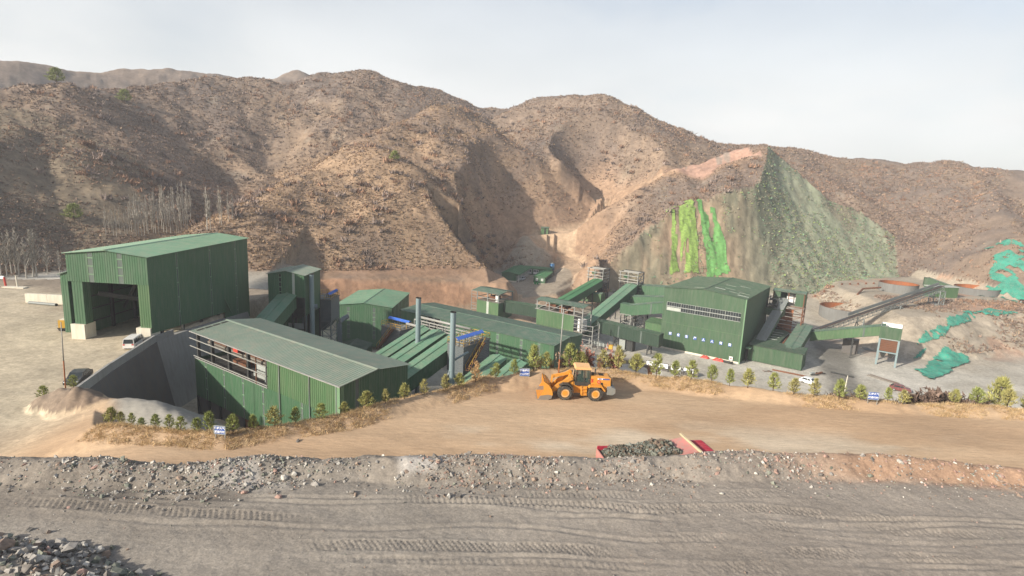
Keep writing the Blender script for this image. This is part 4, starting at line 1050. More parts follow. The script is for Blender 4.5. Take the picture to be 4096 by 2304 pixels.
MB().tube([(0, 0, 0), (0, 0, 9.2), (.12, .25, 9.8), (.5, 1.0, 10.2), (1.1, 2.2, 10.45)], .52, 16).build('pipe', 'duct', t, True)
d_ = MB()
for z in (2, 4.5, 7): d_.tube([(0, 0, z), (0, 0, z + .1)], .58, 16)
d_.build('flange', 'duct', t)
t = thing('round_duct', 'dark blue curved duct joining the left chimney to the dust collector', 'duct', (-45.6, 124.0, -9.5))
MB().tube([(-.6, 0, -4.0), (-.6, 0, 1.6), (-.3, 0, 2.5), (.6, .3, 2.9), (2.0, 1.0, 3.0)], .55, 14).build('pipe', 'duct', t, True)

# ================================================================== covered conveyors out of the pit shed
gallery('first of five long covered conveyors, the one next to the shadowed dust collector', (-80.8, 57, -15.4), (-80.8, 84, -7.55), 3.2, 2.6)
gallery('second of the long covered conveyors, between the left and middle ones', (-76.5, 57, -15.5), (-76.5, 84, -7.6), 3.7, 2.6)
gallery('third of the long covered conveyors, its dark right side facing the right chimney', (-71.6, 57, -15.5), (-71.6, 84, -7.6), 3.6, 2.9)
gallery('short covered conveyor half behind the road bank, right of the yellow railed collector', (-61.7, 57, -18.0), (-61.7, 85, -9.9), 3.5, 2.6)
gallery('rightmost short covered conveyor ending low against the long shed behind the pines', (-57.0, 57, -18.0), (-57.0, 85, -9.85), 3.1, 2.6)
t = thing('pipe_rack', 'pale steel pipe rack running between the long shed and the conveyor heads', 'pipe rack', WS(-90.5, 91.0, -19), AS)
for y, z in ((0, 10.2), (1.6, 10.3), (0, 8.9), (1.6, 9.0)):
    MB().beam((0, y, z), (16.5, y, z), .18, .24).build('beam', 'steel_pale', t)
pr = MB()
for k in range(8):
    x = 16.5 * k / 7; pr.beam((x, 0, 10.2), (x, 1.6, 10.3), .14); pr.beam((x, 0, 8.9), (x, 0, 10.3), .14); pr.beam((x, 1.6, 8.9), (x, 1.6, 10.3), .14)
for x in (1, 8, 15.5): pr.beam((x, .8, 0), (x, .8, 9), .3)
pr.build('post', 'steel_pale', t)
MB().tube([(0, .8, 10.75), (16, .8, 10.75)], .28, 10).build('pipe', 'steel_pale', t, True)
MB().tube([(0, -2.4, 9.6), (6.2, -2.4, 9.6)], .3, 10).build('pipe', 'steel_pale', t, True)

# ================================================================== long shed
t = thing('long_shed', 'long low grey-green roofed shed running across the middle, dark gable towards the pines', 'industrial building', WS(-110.4, 106.2, -21.5), AS)
Ls, Ws, ZE, ZR = 48.3, 12.8, 9.2, 9.85
gable_roof(t, 0, Ls, 0, Ws, ZE, ZR, 'x', 'roof_mid', 0.35, 0.6, split=6)
walls_run(t, 'x', 0, 0, 9.6, 0, ZE, -1, 'wall', (), 0.8, 0.5)
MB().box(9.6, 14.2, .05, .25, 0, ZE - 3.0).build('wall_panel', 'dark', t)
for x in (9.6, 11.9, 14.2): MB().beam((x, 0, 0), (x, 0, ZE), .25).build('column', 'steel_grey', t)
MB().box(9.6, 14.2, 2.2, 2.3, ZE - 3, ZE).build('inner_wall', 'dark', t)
walls_run(t, 'x', 0, 14.2, Ls, 0, ZE, -1, 'wall', (16.5, 32.5, 39.4, 44.3), 0.8, 0.5, (0.5, ZE), 'strip', 1.35)
walls_run(t, 'y', Ls, 0, Ws, 0, gab(0, Ws, ZE, ZR), 1, 'wall', (6.8,), .6, .5, None, 'strip', 30)
walls_run(t, 'y', 0, 0, Ws, 0, gab(0, Ws, ZE, ZR), -1, 'wall')
walls_run(t, 'x', Ws, 0, Ls, 0, ZE, 1, 'wall')

# ================================================================== two open-topped transfer towers behind it
t = thing('transfer_tower', 'small transfer tower, open steel top under pale roof, left of the bridge gallery', 'industrial building', WS(-116.3, 146, -24.5), AS, 'roofed open top transfer towers')
MB().ribbed((0, 0, 0), (1, 0, 0), (0, -1, 0), 4.1, 0, 8.5, .5).build('wall_panel', 'wall_old', t)
MB().ribbed((5.0, 0, 0), (1, 0, 0), (0, -1, 0), 4.0, 0, 8.5, .5).build('wall_panel', 'wall_old', t)
MB().box(4.1, 5.0, -.02, .1, 0, 8.5).build('window_strip', 'strip_pale', t)
walls_run(t, 'y', 9.0, 0, 7.9, 0, 8.5, 1, 'wall', (3.4,), .7, .5, None, 'strip', 30)
MB().box(0, 9, 0, 7.9, 8.3, 8.5).build('deck', 'deck', t)
fr_ = MB(); frame_bay(fr_, .1, 8.9, .1, 7.8, 8.5, 11.5, .28, (9.6,), False)
for x in (4.5,): fr_.beam((x, 0, 8.5), (x, 0, 11.5), .22)
for z in (9.2, 10.2, 11.2): fr_.beam((-2.3, 0, z), (0, 0, z), .12); fr_.beam((-2.3, 0, z - 4), (0, 0, z - 4), .12)
fr_.beam((-2.3, 0, 3), (-2.3, 0, 11.4), .15)
fr_.build('frame', 'steel_grey', t)
gable_roof(t, -1.6, 9.2, 0, 7.9, 11.5, 12.15, 'x', 'roof_mid', .4, .7, split=1, cap=False)
MB().box(6.6, 7.5, 1.5, 2.4, 8.5, 10.9).build('cyclone', 'white', t)
MB().box(3, 5.5, 3, 6, 8.5, 9.8).build('drive_unit', 'rust', t)
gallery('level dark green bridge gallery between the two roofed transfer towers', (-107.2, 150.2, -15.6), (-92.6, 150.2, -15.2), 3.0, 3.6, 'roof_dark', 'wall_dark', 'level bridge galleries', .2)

t = thing('transfer_tower', 'wide transfer tower with open steel top and rusty machinery, behind the long shed', 'industrial building', WS(-92.5, 146, -24.5), AS, 'roofed open top transfer towers')
MB().ribbed((0, 0, 0), (1, 0, 0), (0, -1, 0), 13.3, 0, 9.2, .5).build('wall_panel', 'wall_old', t)
MB().ribbed((0, 0, 0), (0, 1, 0), (-1, 0, 0), 5.6, 0, 9.2, .5).build('wall_panel', 'wall', t)
MB().ribbed((13.3, 0, 0), (0, 1, 0), (1, 0, 0), 5.6, 0, 4.6, .5).build('wall_panel', 'wall', t)
MB().box(0, 16.2, 0, 5.5, 4.5, 4.7).build('deck', 'deck', t)
MB().box(0.1, 13.2, .1, 5.4, 8.9, 9.1).build('deck', 'deck', t)
fr_ = MB()
for x in (.1, 4.5, 8.9, 13.2, 16.1):
    for y in (.05, 5.5): fr_.beam((x, y, 9.2 if x < 13.3 else 0), (x, y, 12.2), .26)
for y in (.0, 5.5):
    for z in (9.35, 10.7, 12.1): fr_.beam((-.6, y, z), (16.2, y, z), .16)
for z in (5.8, 7.0, 8.2, 9.35, 10.7): fr_.beam((13.3, 0, z), (16.2, 0, z), .13); fr_.beam((16.2, 0, z), (16.2, 5.5, z), .13)
for a in range(3): fr_.beam((.1 + a * 4.4, .05, 9.3), (4.5 + a * 4.4, .05, 12), .12); fr_.beam((4.5 + a * 4.4, 5.5, 9.3), (.1 + a * 4.4, 5.5, 12), .12)
fr_.build('frame', 'steel_pale', t)
gable_roof(t, 0, 16.2, 0, 5.6, 12.2, 12.7, 'x', 'roof_mid', .35, .7, split=2, cap=False)
mc = MB()
mc.tube([(2, 2.8, 10.2), (11.5, 2.8, 10.2)], .55, 10); mc.tube([(4, 1.6, 10.6), (6.2, 1.6, 10.6)], .8, 12); mc.box(7.5, 10.5, 1, 4.4, 9.2, 10.1); mc.tube([(9, 1, 10.4), (9, 4.4, 10.4)], .7, 12)
mc.beam((1, 4.6, 9.4), (12, 4.4, 11.4), .3); mc.build('conveyor_drive', 'rust', t)
mc = MB(); mc.box(13.8, 15.6, 1.5, 4, 4.7, 8.0); mc.tube([(14.6, 1.0, 4.7), (14.6, 1.0, 8.4)], .4, 12); mc.build('tank', 'white', t)
pf = MB()
for z in (1.5, 3.2, 4.5, 6.0, 7.4): pf.beam((16.2, -1.5, z), (20.3, -1.2, z), .13); pf.beam((20.3, -1.2, z), (20.3, 3, z), .13); pf.beam((16.2, -1.5, z), (16.2, 3, z), .13)
for x, y in ((16.2, -1.5), (20.3, -1.2), (20.3, 3)): pf.beam((x, y, 0), (x, y, 7.6), .22)
pf.beam((16.2, -1.5, 0.2), (20.3, -1.2, 3.2), .1); pf.beam((20.3, -1.2, .2), (16.2, -1.5, 3.2), .1)
pf.build('platform_frame', 'steel_pale', t)

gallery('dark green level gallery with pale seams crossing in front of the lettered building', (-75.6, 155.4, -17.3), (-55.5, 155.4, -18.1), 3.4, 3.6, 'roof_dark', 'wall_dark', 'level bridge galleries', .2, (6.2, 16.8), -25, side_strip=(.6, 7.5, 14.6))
t = thing('lift_shaft', 'grey steel shaft and ladder standing under the dark level gallery', 'steel shaft', WS(-68.2, 155, -25), AS)
MB().box(0, 1.9, 0, 1.6, 0, 4.9).build('casing', 'panel_pale', t)
MB().box(2.4, 4.4, -.2, 2.0, 0, 3.9).build('casing', 'steel', t)
ld = MB()
for x in (-.9, -.35): ld.beam((x, -.1, .2), (x, -.1, 4.4), .08)
for k in range(9): ld.beam((-.9, -.1, .5 + k * .45), (-.35, -.1, .5 + k * .45), .06)
ld.beam((-3.4, .2, 1.5), (-.2, .2, 1.2), 1.2, .12)
ld.build('ladder', 'steel_pale', t)
t = thing('plinth', 'round ended concrete plinth under the dark level gallery trestle', 'concrete base', WS(-59.5, 153.2, -25.2), AS)
MB().box(-2, 2.6, -.6, 2.2, 0, .55).build('slab', 'concrete', t)
for k in range(6):
    t = thing('pallet_block', 'pale block, number %s of the row of blocks beside the dark gallery shaft' % ('one', 'two', 'three', 'four', 'five', 'six')[k], 'block', WS(-75.0 + k * 1.45, 151.0 - k * .25, -24.2), AS, 'row of blocks under the gallery')
    MB().box(0, 1.2, 0, 1.0, 0, 1.25).build('block', ('panel_pale', 'panel_pale', 'panel_pale', 'concrete', 'yellow', 'concrete')[k], t)
    MB().box(-.05, 1.25, -.05, 1.05, -1, 0).build('base', 'concrete_dark', t)

# ================================================================== upper conveyors with bare frame towers
gallery('longer green covered conveyor rising to the left bare steel tower', (-96.6, 158, -18.0), (-96.6, 195, -12.1), 4.0, 2.8, 'roof_bright', group='upper covered conveyors to bare towers', legs=(30,))
gallery('green covered conveyor rising to the right bare steel tower', (-82.7, 158.5, -20.8), (-82.7, 195, -12.05), 4.3, 2.9, 'roof_mint', group='upper covered conveyors to bare towers', legs=(29,))
for lab, s0, w_, ztop in (('left bare steel tower with pale rails at the head of the longer upper conveyor', -100.9, 6.2, -8.1), ('right bare steel tower with pale rails at the head of the upper conveyor', -87.6, 7.0, -7.75)):
    t = thing('steel_tower', lab, 'steel tower', WS(s0, 195.3, -22), AS, 'bare steel head towers')
    h = ztop + 22
    f1 = MB(); frame_bay(f1, 0, w_, 0, 5.2, 0, h, .34, (3, 6, 8.5, 10.2), True); f1.build('frame', 'steel', t)
    f2 = MB()
    for z in (h, h - 1.3, h - 2.6, h - 3.6): f2.beam((-.7, -.1, z), (w_ + .1, -.1, z), .2, .24); f2.beam((w_ + .1, -.1, z), (w_ + .1, 5.2, z), .18)
    for x in (0, w_ * .45, w_): f2.beam((x, -.15, h - 4.2), (x, -.15, h), .2)
    f2.beam((0, 2.6, h), (w_, 2.6, h), .3, .4)
    f2.build('rail', 'steel_pale', t)
    MB().box(.6, 2.2, 1.4, 3.2, h - 2.4, h - 1.5).build('drive_unit', 'roof_bright', t)
    MB().box(w_ - 2.4, w_ - .3, .4, 4.8, 1, h - 5.5).build('chute', 'dark', t)
    st_ = MB()
    for k in range(8): st_.beam((w_ + .2, .2, 1 + k * 1.0), (w_ + 1.5, .2, 1 + k * 1.0), .9, .1)
    st_.build('stair', 'steel', t)

gallery('short green gallery on a lattice trestle entering the left wall of the lettered building', (-77.0, 179.5, -16.6), (-59.7, 179.5, -12.4), 3.0, 3.6, 'roof_mid', 'wall', 'galleries into the lettered building', .3, side_strip=(9,))
t = thing('lattice_trestle', 'white and dark lattice trestle carrying the short green gallery', 'trestle', WS(-78.5, 178, -25), AS)
lt = MB(); frame_bay(lt, 0, 3.6, 0, 3.2, 0, 5.4, .26, (2.6,), True); lt.build('frame', 'steel_pale', t)
lt = MB(); frame_bay(lt, 4.2, 8.4, .4, 3.0, 0, 6.6, .34, (3.2,), True); lt.build('frame', 'steel', t)
MB().box(-.6, 3.2, .1, 3.2, 5.4, 8.9).build('end_box', 'wall', t)
gallery('higher green gallery behind the short one at the lettered building', (-82, 190.5, -15.6), (-59.6, 190.5, -12.6), 3.0, 3.0, 'roof_mid', 'wall', 'galleries into the lettered building', .3)
gallery('farthest green gallery with open upper side running to the lettered building', (-84, 199, -12.6), (-58, 199, -10.6), 3.4, 3.4, 'roof_mid', 'wall', 'galleries into the lettered building', .3)
gallery('green gallery stub between the two bare steel towers', (-103, 190, -17.0), (-91.5, 190, -16.2), 3.4, 3.2, 'roof_mid', 'wall_old', 'galleries into the lettered building', .25)
t = thing('green_cabin', 'small pale green cabin beside the left corner of the lettered building', 'cabin', WS(-66.2, 169.5, -25), AS)
MB().ribbed((0, 0, 0), (1, 0, 0), (0, -1, 0), 6.0, 0, 6.3, .5).build('wall_panel', 'wall_old', t)
MB().ribbed((0, 0, 0), (0, 1, 0), (-1, 0, 0), 5.0, 0, 6.3, .5).build('wall_panel', 'wall_old', t)
MB().sheet((-.2, -.2, 6.3), (6.2, -.2, 6.3), (6.2, 5.2, 6.9), (-.2, 5.2, 6.9), .6).build('roof_slope', 'wall_old', t)
MB().ribbed((5.95, -.05, 0), (1, 0, 0), (0, -1, 0), .6, 0, 6.2, .6).build('corner_trim', 'strip_pale', t)

# ================================================================== main building with the slogan
t = thing('concentrator_building', 'large dark green building with white slogan characters on blue and a long window band', 'industrial building', WS(-59.55, 165.54, -25.1), AS)
Wd, Dp, ZE, ZR = 23.7, 30.6, 18.95, 20.1
gable_roof(t, 0, Wd, 0, Dp, ZE, ZR, 'y', 'roof_dark', .3, .7, split=3, cap=True)
for k, (x, y) in enumerate(((13.0, 6.5), (15.2, 9.5), (17.4, 5.5), (19.8, 7.0), (20.5, 3.0), (14.0, 15.0), (17.5, 18.0), (8.0, 3.0))):
    zz = ZR - abs(x - Wd / 2) * (ZR - ZE) / (Wd / 2)
    a = MB(); x1 = x + 3.0; z1 = ZR - abs(x1 - Wd / 2) * (ZR - ZE) / (Wd / 2)
    a.beam((x, y, zz + .08), (x1, y, z1 + .08), .42, .06); a.build('rooflight', 'strip_pale' if k in (0, 4) else 'roof_pale', t)
for a0, a1 in ((0, 8.0), (8.0, 16.0), (16.0, Wd)):
    MB().ribbed((a0, 0, 0), (1, 0, 0), (0, -1, 0), a1 - a0, 0.6, 8.4, 1.0, .02).build('wall_panel', 'wall_main', t)
    MB().ribbed((a0, 0, 0), (1, 0, 0), (0, -1, 0), a1 - a0, 8.4, 12.25, 1.0, .02).build('wall_panel', 'wall_main', t)
    MB().ribbed((a0, 0, 0), (1, 0, 0), (0, -1, 0), a1 - a0, 14.75, lambda q, a0=a0: gab(0, Wd, ZE, ZR)(a0 + q), 1.0, .02).build('wall_panel', 'wall_main', t)
MB().ribbed((0, 0, 0), (1, 0, 0), (0, -1, 0), 1.2, 12.25, 14.75, 1.0, .02).build('wall_panel', 'wall_main', t)
MB().ribbed((22.7, 0, 0), (1, 0, 0), (0, -1, 0), 1.0, 12.25, 14.75, 1.0, .02).build('wall_panel', 'wall_main', t)
MB().beam((0, -.06, 8.4), (Wd, -.06, 8.4), .05, .12).build('joint_trim', 'wall_old', t)
for k in range(5):
    x0 = 1.2 + k * 4.3
    w = MB().box(x0 + .06, x0 + 4.24, .12, .2, 12.3, 14.7).build('window', 'glass', t)
    fr_ = MB(); fr_.beam((x0, .0, 12.25), (x0, .0, 14.75), .12, .14); fr_.beam((x0, .02, 13.5), (x0 + 4.3, .02, 13.5), .14, .2)
    for j in range(1, 6): fr_.beam((x0 + j * .717, .08, 12.3), (x0 + j * .717, .08, 14.7), .05)
    fr_.beam((x0, .0, 12.25), (x0 + 4.3, .0, 12.25), .1, .12); fr_.beam((x0, .0, 14.75), (x0 + 4.3, .0, 14.75), .1, .1)
    fr_.build('frame', 'panel_pale', w)
    if k in (0,): MB().box(x0 + .1, x0 + 4.2, .05, .1, 12.3, 13.2).build('pane', 'strip_pale', w)
for y0, y1 in ((0, 10), (10, 20), (20, Dp)):
    MB().ribbed((Wd, y0, 0), (0, 1, 0), (1, 0, 0), y1 - y0, 0, 10.5, 1.0, .03).build('wall_panel', 'wall_main', t)
    MB().ribbed((Wd + .02, y0, 0), (0, 1, 0), (1, 0, 0), y1 - y0, 10.5, ZE, 1.0, .03).build('wall_panel', 'wall_main', t)
MB().beam((Wd + .02, -.02, 0), (Wd + .02, -.02, ZE), .3).build('corner_trim', 'trim', t)
MB().ribbed((0, 0, 0), (0, 1, 0), (-1, 0, 0), Dp, 0, ZE, 1.0, .02).build('wall_panel', 'wall_main', t)
walls_run(t, 'x', Dp, 0, Wd, 0, gab(0, Wd, ZE, ZR), 1, 'wall_main', pitch=1.0)
MB().box(.0, Wd, -.1, .3, -.2, .62).build('base', 'concrete_white', t)
bb = MB(); bb.beam((Wd + .1, .2, .4), (Wd + .1, 30, 10.2), .01); 
for i, ch in enumerate('安全生产人人有责'):
    p = thing('character_plate', 'blue square plate with white character %s, %s in the slogan row' % (ch, ('leftmost', 'second', 'third', 'fourth', 'fifth', 'sixth', 'seventh', 'rightmost')[i]), 'sign', WS(-56.45 + i * 2.507, 165.46, -19.95), AS, 'slogan character plates')
    MB().box(-.46, .46, -.06, 0, -.46, .46).build('plate', 'sign_blue', p)
    text_mesh(ch, .86, 'sign_white', p, 'character', (math.pi / 2, 0, 0), (0, -.075, 0), .012)
t = thing('white_notice', 'small white notice board with red mark at the right foot of the lettered building', 'sign', WS(-38.1, 165.2, -24.6), AS)
MB().box(-.5, .5, -.05, 0, .3, 1.4).build('board', 'white', t)
MB().box(-.25, .25, -.07, -.05, .7, 1.0).build('mark', 'red', t)
MB().beam((-.4, 0, -.6), (-.4, 0, .4), .06).build('post', 'steel_grey', t)
MB().beam((.4, 0, -.6), (.4, 0, .4), .06).build('post', 'steel_grey', t)
for lab, s_, ln, nm in (('flat red canvas heap at the foot of the lettered building, left one', -46.5, 2.6, 'tarp'), ('longer red canvas heap at the foot of the lettered building, right one', -43.0, 3.6, 'tarp')):
    t = thing('tarpaulin', lab, 'tarpaulin', WS(s_, 164.0, -25.0), AS)
    me = MB(); n = 9
    gx_ = [(i / (n - 1), j / 4) for i in range(n) for j in range(5)]
    me.add([(a * ln, b_ * 1.3, math.sin(math.pi * a) ** .5 * math.sin(math.pi * b_) * .75 + (0.12 * math.sin(17 * a + 5 * b_) if 0 < a < 1 and 0 < b_ < 1 else 0)) for a, b_ in gx_],
           [(i * 5 + j, i * 5 + j + 5, i * 5 + j + 6, i * 5 + j + 1) for i in range(n - 1) for j in range(4)])
    me.build('cover', 'red', t)
t = thing('pipe_stub', 'short dark pipe lying beside the red canvas heap', 'pipe', WS(-39.6, 163.6, -24.8), AS)
MB().tube([(0, 0, .3), (2.6, -.1, .3)], .35, 12).build('pipe', 'steel', t, True)

# ================================================================== lean-to right of it
t = thing('lean_to_shed', 'low green L-shaped lean-to with pale roof strips against the right wall of the lettered building', 'shed', WS(-35.0, 171.3, -25.1), AS)
MB().ribbed((0, 0, 0), (1, 0, 0), (0, -1, 0), 14.3, 0.3, 4.9, .8, .03).build('wall_panel', 'wall_main', t)
walls_run(t, 'y', 14.3, 0, 6.6, 0, 4.9, 1, 'wall_main', pitch=.8)
MB().sheet((-.1, -.3, 4.95), (14.6, -.3, 4.95), (14.6, 6.6, 5.4), (-.1, 6.6, 5.4), .7).build('roof_slope', 'roof_dark', t)
MB().sheet((-.6, 6.6, 5.41), (6.9, 6.6, 5.41), (6.9, 23, 5.75), (-.6, 23, 5.75), .7).build('roof_slope', 'roof_dark', t)
walls_run(t, 'y', 6.8, 6.6, 23, 0, 5.3, 1, 'wall_main', pitch=.8)
for k in range(4): MB().beam((.8, 8.5 + k * 3.1, 5.62 + k * .06), (5.9, 8.8 + k * 3.1, 5.62 + k * .06), .4, .06).build('rooflight', 'strip_pale', t)
MB().box(-.4, 1.0, -2.2, -.1, 4.1, 4.25).build('door_canopy', 'trim', t)
MB().box(-.2, 0.0, -1.8, -.2, 0, 3.2).build('door', 'dark', t)
gallery('short ribbed green conveyor hood dropping beside the lean-to roof', (-24.6, 174.5, -20.1), (-24.6, 199, -17.4), 4.2, 2.6, 'roof_mid', 'wall_main', 'right side galleries', .3)
rk = MB(); t = thing('roller_rack', 'dark roller rack in the slot between the lean-to roof and the conveyor hood', 'rack', WS(-27.6, 178, -21.5), AS)
for k in range(12): rk.beam((0, k * 1.0, 0.6), (1.2, k * 1.0, .6), .3, .2)
rk.build('roller', 'steel', t)
MB().tube([(0, 0, .9), (0, 13, 1.5)], .3, 10).build('pipe', 'rust', t, True)
MB().tube([(-7, 20.5, 2.6), (1.4, 14, 2.0)], .3, 10).build('pipe', 'rust', t, True)

# ================================================================== tower and gallery behind the right wall
t = thing('transfer_tower', 'small open sided green tower on rusty legs behind the right wall of the lettered building', 'industrial building', WS(-34.8, 197, -22.5), AS)
gable_roof(t, 0, 9.2, 0, 4.6, 15.0, 15.6, 'x', 'roof_mid', .3, .7, split=1, cap=False)
MB().ribbed((6.6, 0, 0), (1, 0, 0), (0, -1, 0), 2.6, 10.9, 15, .6).build('wall_panel', 'wall_main', t)
MB().ribbed((9.2, 0, 0), (0, 1, 0), (1, 0, 0), 4.6, 10.9, 15, .6).build('wall_panel', 'wall_old', t)
MB().ribbed((0, 4.6, 0), (1, 0, 0), (0, 1, 0), 9.2, 10.9, 15, .6).build('wall_panel', 'wall', t)
MB().ribbed((0, 0, 0), (1, 0, 0), (0, -1, 0), 2.2, 10.9, 15, .6).build('wall_panel', 'wall_main', t)
MB().box(0, 9.2, 0, 4.6, 10.6, 10.9).build('deck', 'deck', t)
MB().box(3.6, 6.4, 3.2, 3.6, 11, 14.6).build('inner_wall', 'white', t)
f1 = MB(); frame_bay(f1, .1, 9.1, .1, 4.5, 0, 15, .3, (4, 7.5, 10.6), True); f1.beam((4.6, 0, 10.9), (4.6, 0, 15), .25); f1.build('frame', 'rust', t)
for k in range(6): MB().box(1.5, 6.5, .3, .45, 2.0 + k * 1.3, 3.1 + k * 1.3).build('cladding_board', 'rust' if k % 2 == 0 else 'rust_bright', t)
gallery('grey sloping conveyor hood running down along the right wall of the lettered building', (-33.2, 176.5, -20.2), (-31.4, 197, -9.6), 2.7, 1.8, 'steel_grey', 'wall_main', 'right side galleries', .12)
t = thing('steel_platform', 'dark cluttered steel platform beside the small open sided tower', 'platform', WS(-35.4, 192, -22), AS)
pf = MB(); frame_bay(pf, 0, 3, 0, 4, 0, 12.8, .2, (8.4, 10.4), True); pf.box(0, 3, 0, 4, 10.3, 10.5); pf.box(.4, 2.4, .5, 3, 12.0, 12.3); pf.build('frame', 'steel', t)
MB().box(-.2, 5, -1, 3.5, 7.4, 9.6).build('hopper', 'wall_main', t)

# ================================================================== hopper tower with its long gallery
gallery('long light green gallery rising right to the loading hopper tower', (-22.6, 198.6, -19.0), (-3.4, 198.6, -13.4), 3.2, 2.9, 'roof_mid', 'wall_old', 'right side galleries', .25, (11.5,), -25, side_strip=(14,))
t = thing('loading_hopper', 'loading hopper tower with green open box over rust brown bins on pale blue legs', 'hopper', WS(-4.6, 195.0, -25.2), AS)
for nm, a in (('x', (0, 0, 5.3)), ('x', (0, 6.8, 5.3))):
    MB().ribbed((0, a[1], 0), (1, 0, 0), (0, -1 if a[1] == 0 else 1, 0), 5.3, 8.3, 11.9, .7, .02).build('box_panel', 'wall_main', t)
    MB().box(.05, 5.25, a[1] + (.06 if a[1] == 0 else -.12), a[1] + (.12 if a[1] == 0 else -.06), 8.4, 11.9).build('box_lining', 'white', t)
for x in (0, 5.3):
    MB().ribbed((x, 0, 0), (0, 1, 0), (-1 if x == 0 else 1, 0, 0), 6.8, 8.3, 11.9, .7, .02).build('box_panel', 'wall_main', t)
    MB().box(x + (.06 if x == 0 else -.12), x + (.12 if x == 0 else -.06), .05, 6.75, 8.4, 11.9).build('box_lining', 'white', t)
MB().box(.1, 5.2, .1, 6.7, 8.2, 8.4).build('box_floor', 'white', t)
for k in range(7): MB().box(.5, 5.0, .25, .4, 4.6 + k * .52, 5.06 + k * .52).build('bin_board', 'rust', t)
for k in range(7):
    for y in (.6, 3.6): MB().box(4.95, 5.1, y, y + 2.7, 4.6 + k * .52, 4.98 + k * .52).build('bin_board', 'rust', t)
MB().box(.45, 4.9, .45, 6.4, 4.3, 8.2).build('bin', 'dark', t)
for x in (.3, 5.0):
    for y in (.3, 6.5): MB().beam((x, y, 0), (x, y, 8.3), .5).build('leg', 'silo_blue', t)
f1 = MB()
for z in (4.3, 8.2):
    f1.beam((.3, .3, z), (5, .3, z), .35); f1.beam((.3, 6.5, z), (5, 6.5, z), .35); f1.beam((.3, .3, z), (.3, 6.5, z), .35); f1.beam((5, .3, z), (5, 6.5, z), .35)
f1.build('frame', 'silo_blue', t)
for x in (1.6, 3.6):
    for y in (1.8, 4.8): MB().frustum((x - .3, x + .3, y - .3, y + .3), (x - 1, x + 1, y - 1.3, y + 1.3), 2.4, 4.3).build('chute', 'steel', t)

# ================================================================== open truss conveyor to the tanks
A_ = Vector(WS(-22.0, 203, -19.4)); B_ = Vector((161.5, 212, -8.2))
d_ = B_ - A_; rz = math.atan2(-d_.x, d_.y); LL = math.hypot(d_.x, d_.y); ri = d_.z
t = thing('truss_conveyor', 'long open grey truss conveyor climbing to the right past the round tanks', 'conveyor', A_, rz)
zf = lambda y: ri * y / LL
tr = MB()
for x in (-.9, .9):
    tr.beam((x, 0, 0), (x, LL, ri), .16); tr.beam((x, 0, -1.5), (x, LL, ri - 1.5), .16)
n = 28
for k in range(n):
    y0, y1 = LL * k / n, LL * (k + 1) / n
    for x in (-.9, .9):
        tr.beam((x, y0, zf(y0) - 1.5), (x, y1, zf(y1)), .1); tr.beam((x, y1, zf(y1) - 1.5), (x, y1, zf(y1)), .1)
    tr.beam((-.9, y0, zf(y0) - 1.5), (.9, y0, zf(y0) - 1.5), .1)
tr.build('truss', 'steel_grey', t)
MB().beam((0, 0, .25), (0, LL, ri + .25), 1.5, .12).build('belt', 'steel', t)
MB().beam((-1.15, LL * .25, zf(LL * .25) + .9), (-1.15, LL, ri + .9), .12, 1.1).build('walkway_screen', 'steel_grey', t)
MB().beam((1.1, 0, .7), (1.1, LL, ri + .7), .1, .1).build('pipe', 'rust', t)
for y in (LL * .33, LL * .62):
    p = A_ + d_ * (y / LL); g = lz(p.x, p.y) - A_.z; f1 = MB(); zz = zf(y) - 1.5
    for x in (-1, 1): f1.beam((x, y, zz), (x * 1.5, y - 1, g), .25); f1.beam((x, y, zz), (x * 1.5, y + 1.4, g), .2)
    for k in range(3):
        z0 = g + (zz - g) * k / 3; z1 = g + (zz - g) * (k + 1) / 3; f1.beam((-1.3, y, z0), (1.3, y, z1), .12); f1.beam((1.3, y, z0), (-1.3, y, z1), .12)
    f1.build('trestle', 'steel_grey', t)
f1 = MB(); g = lz(B_.x, B_.y) - A_.z; frame_bay(f1, -1.8, 1.8, LL - 4, LL - .5, g, ri - 1.5, .26, (g + (ri - 1.5 - g) * .5,), True); f1.build('trestle', 'steel_grey', t)
MB().box(-2.4, 2.4, LL - 4.4, LL + .2, g, g + .35).build('base', 'steel_grey', t)

def tank(label, x, y, z, r, h, inner='rust_bright'):
    t = thing('round_tank', label, 'tank', (x, y, z), 0, 'round open thickener tanks')
    n = 48
    for nm, rr, mat in (('shell', r, 'tank_shell'), ('lining', r - .3, inner)):
        w = MB(); vs = []
        for k in range(n):
            a = 2 * math.pi * k / n; vs += [(rr * math.cos(a), rr * math.sin(a), -1.5 if nm == 'shell' else .4), (rr * math.cos(a), rr * math.sin(a), h)]
        w.add(vs, [(2 * k, 2 * ((k + 1) % n), 2 * ((k + 1) % n) + 1, 2 * k + 1) for k in range(n)]); w.build(nm, mat, t, True)
    w = MB(); vs = []
    for k in range(n):
        a = 2 * math.pi * k / n; vs += [((r + .06) * math.cos(a), (r + .06) * math.sin(a), h), ((r - .36) * math.cos(a), (r - .36) * math.sin(a), h + .02)]
    w.add(vs, [(2 * k, 2 * ((k + 1) % n), 2 * ((k + 1) % n) + 1, 2 * k + 1) for k in range(n)]); w.build('rim', 'rust', t)
    w = MB(); w.add([((r - .3) * math.cos(2 * math.pi * k / n), (r - .3) * math.sin(2 * math.pi * k / n), .5) for k in range(n)], [tuple(range(n))]); w.build('floor', 'rust', t)
    return t
tank('nearest round open tank with rusty orange lining and grey concrete shell', 129.5, 216.5, -22.6, 9.0, 4.0)
tank('left of the two far round tanks, partly behind a green wall', 163, 238, -15.6, 7.2, 4.2)
tank('right far round tank, shallow and wide with orange lining', 199.0, 241.5, -15.4, 8.0, 3.3)
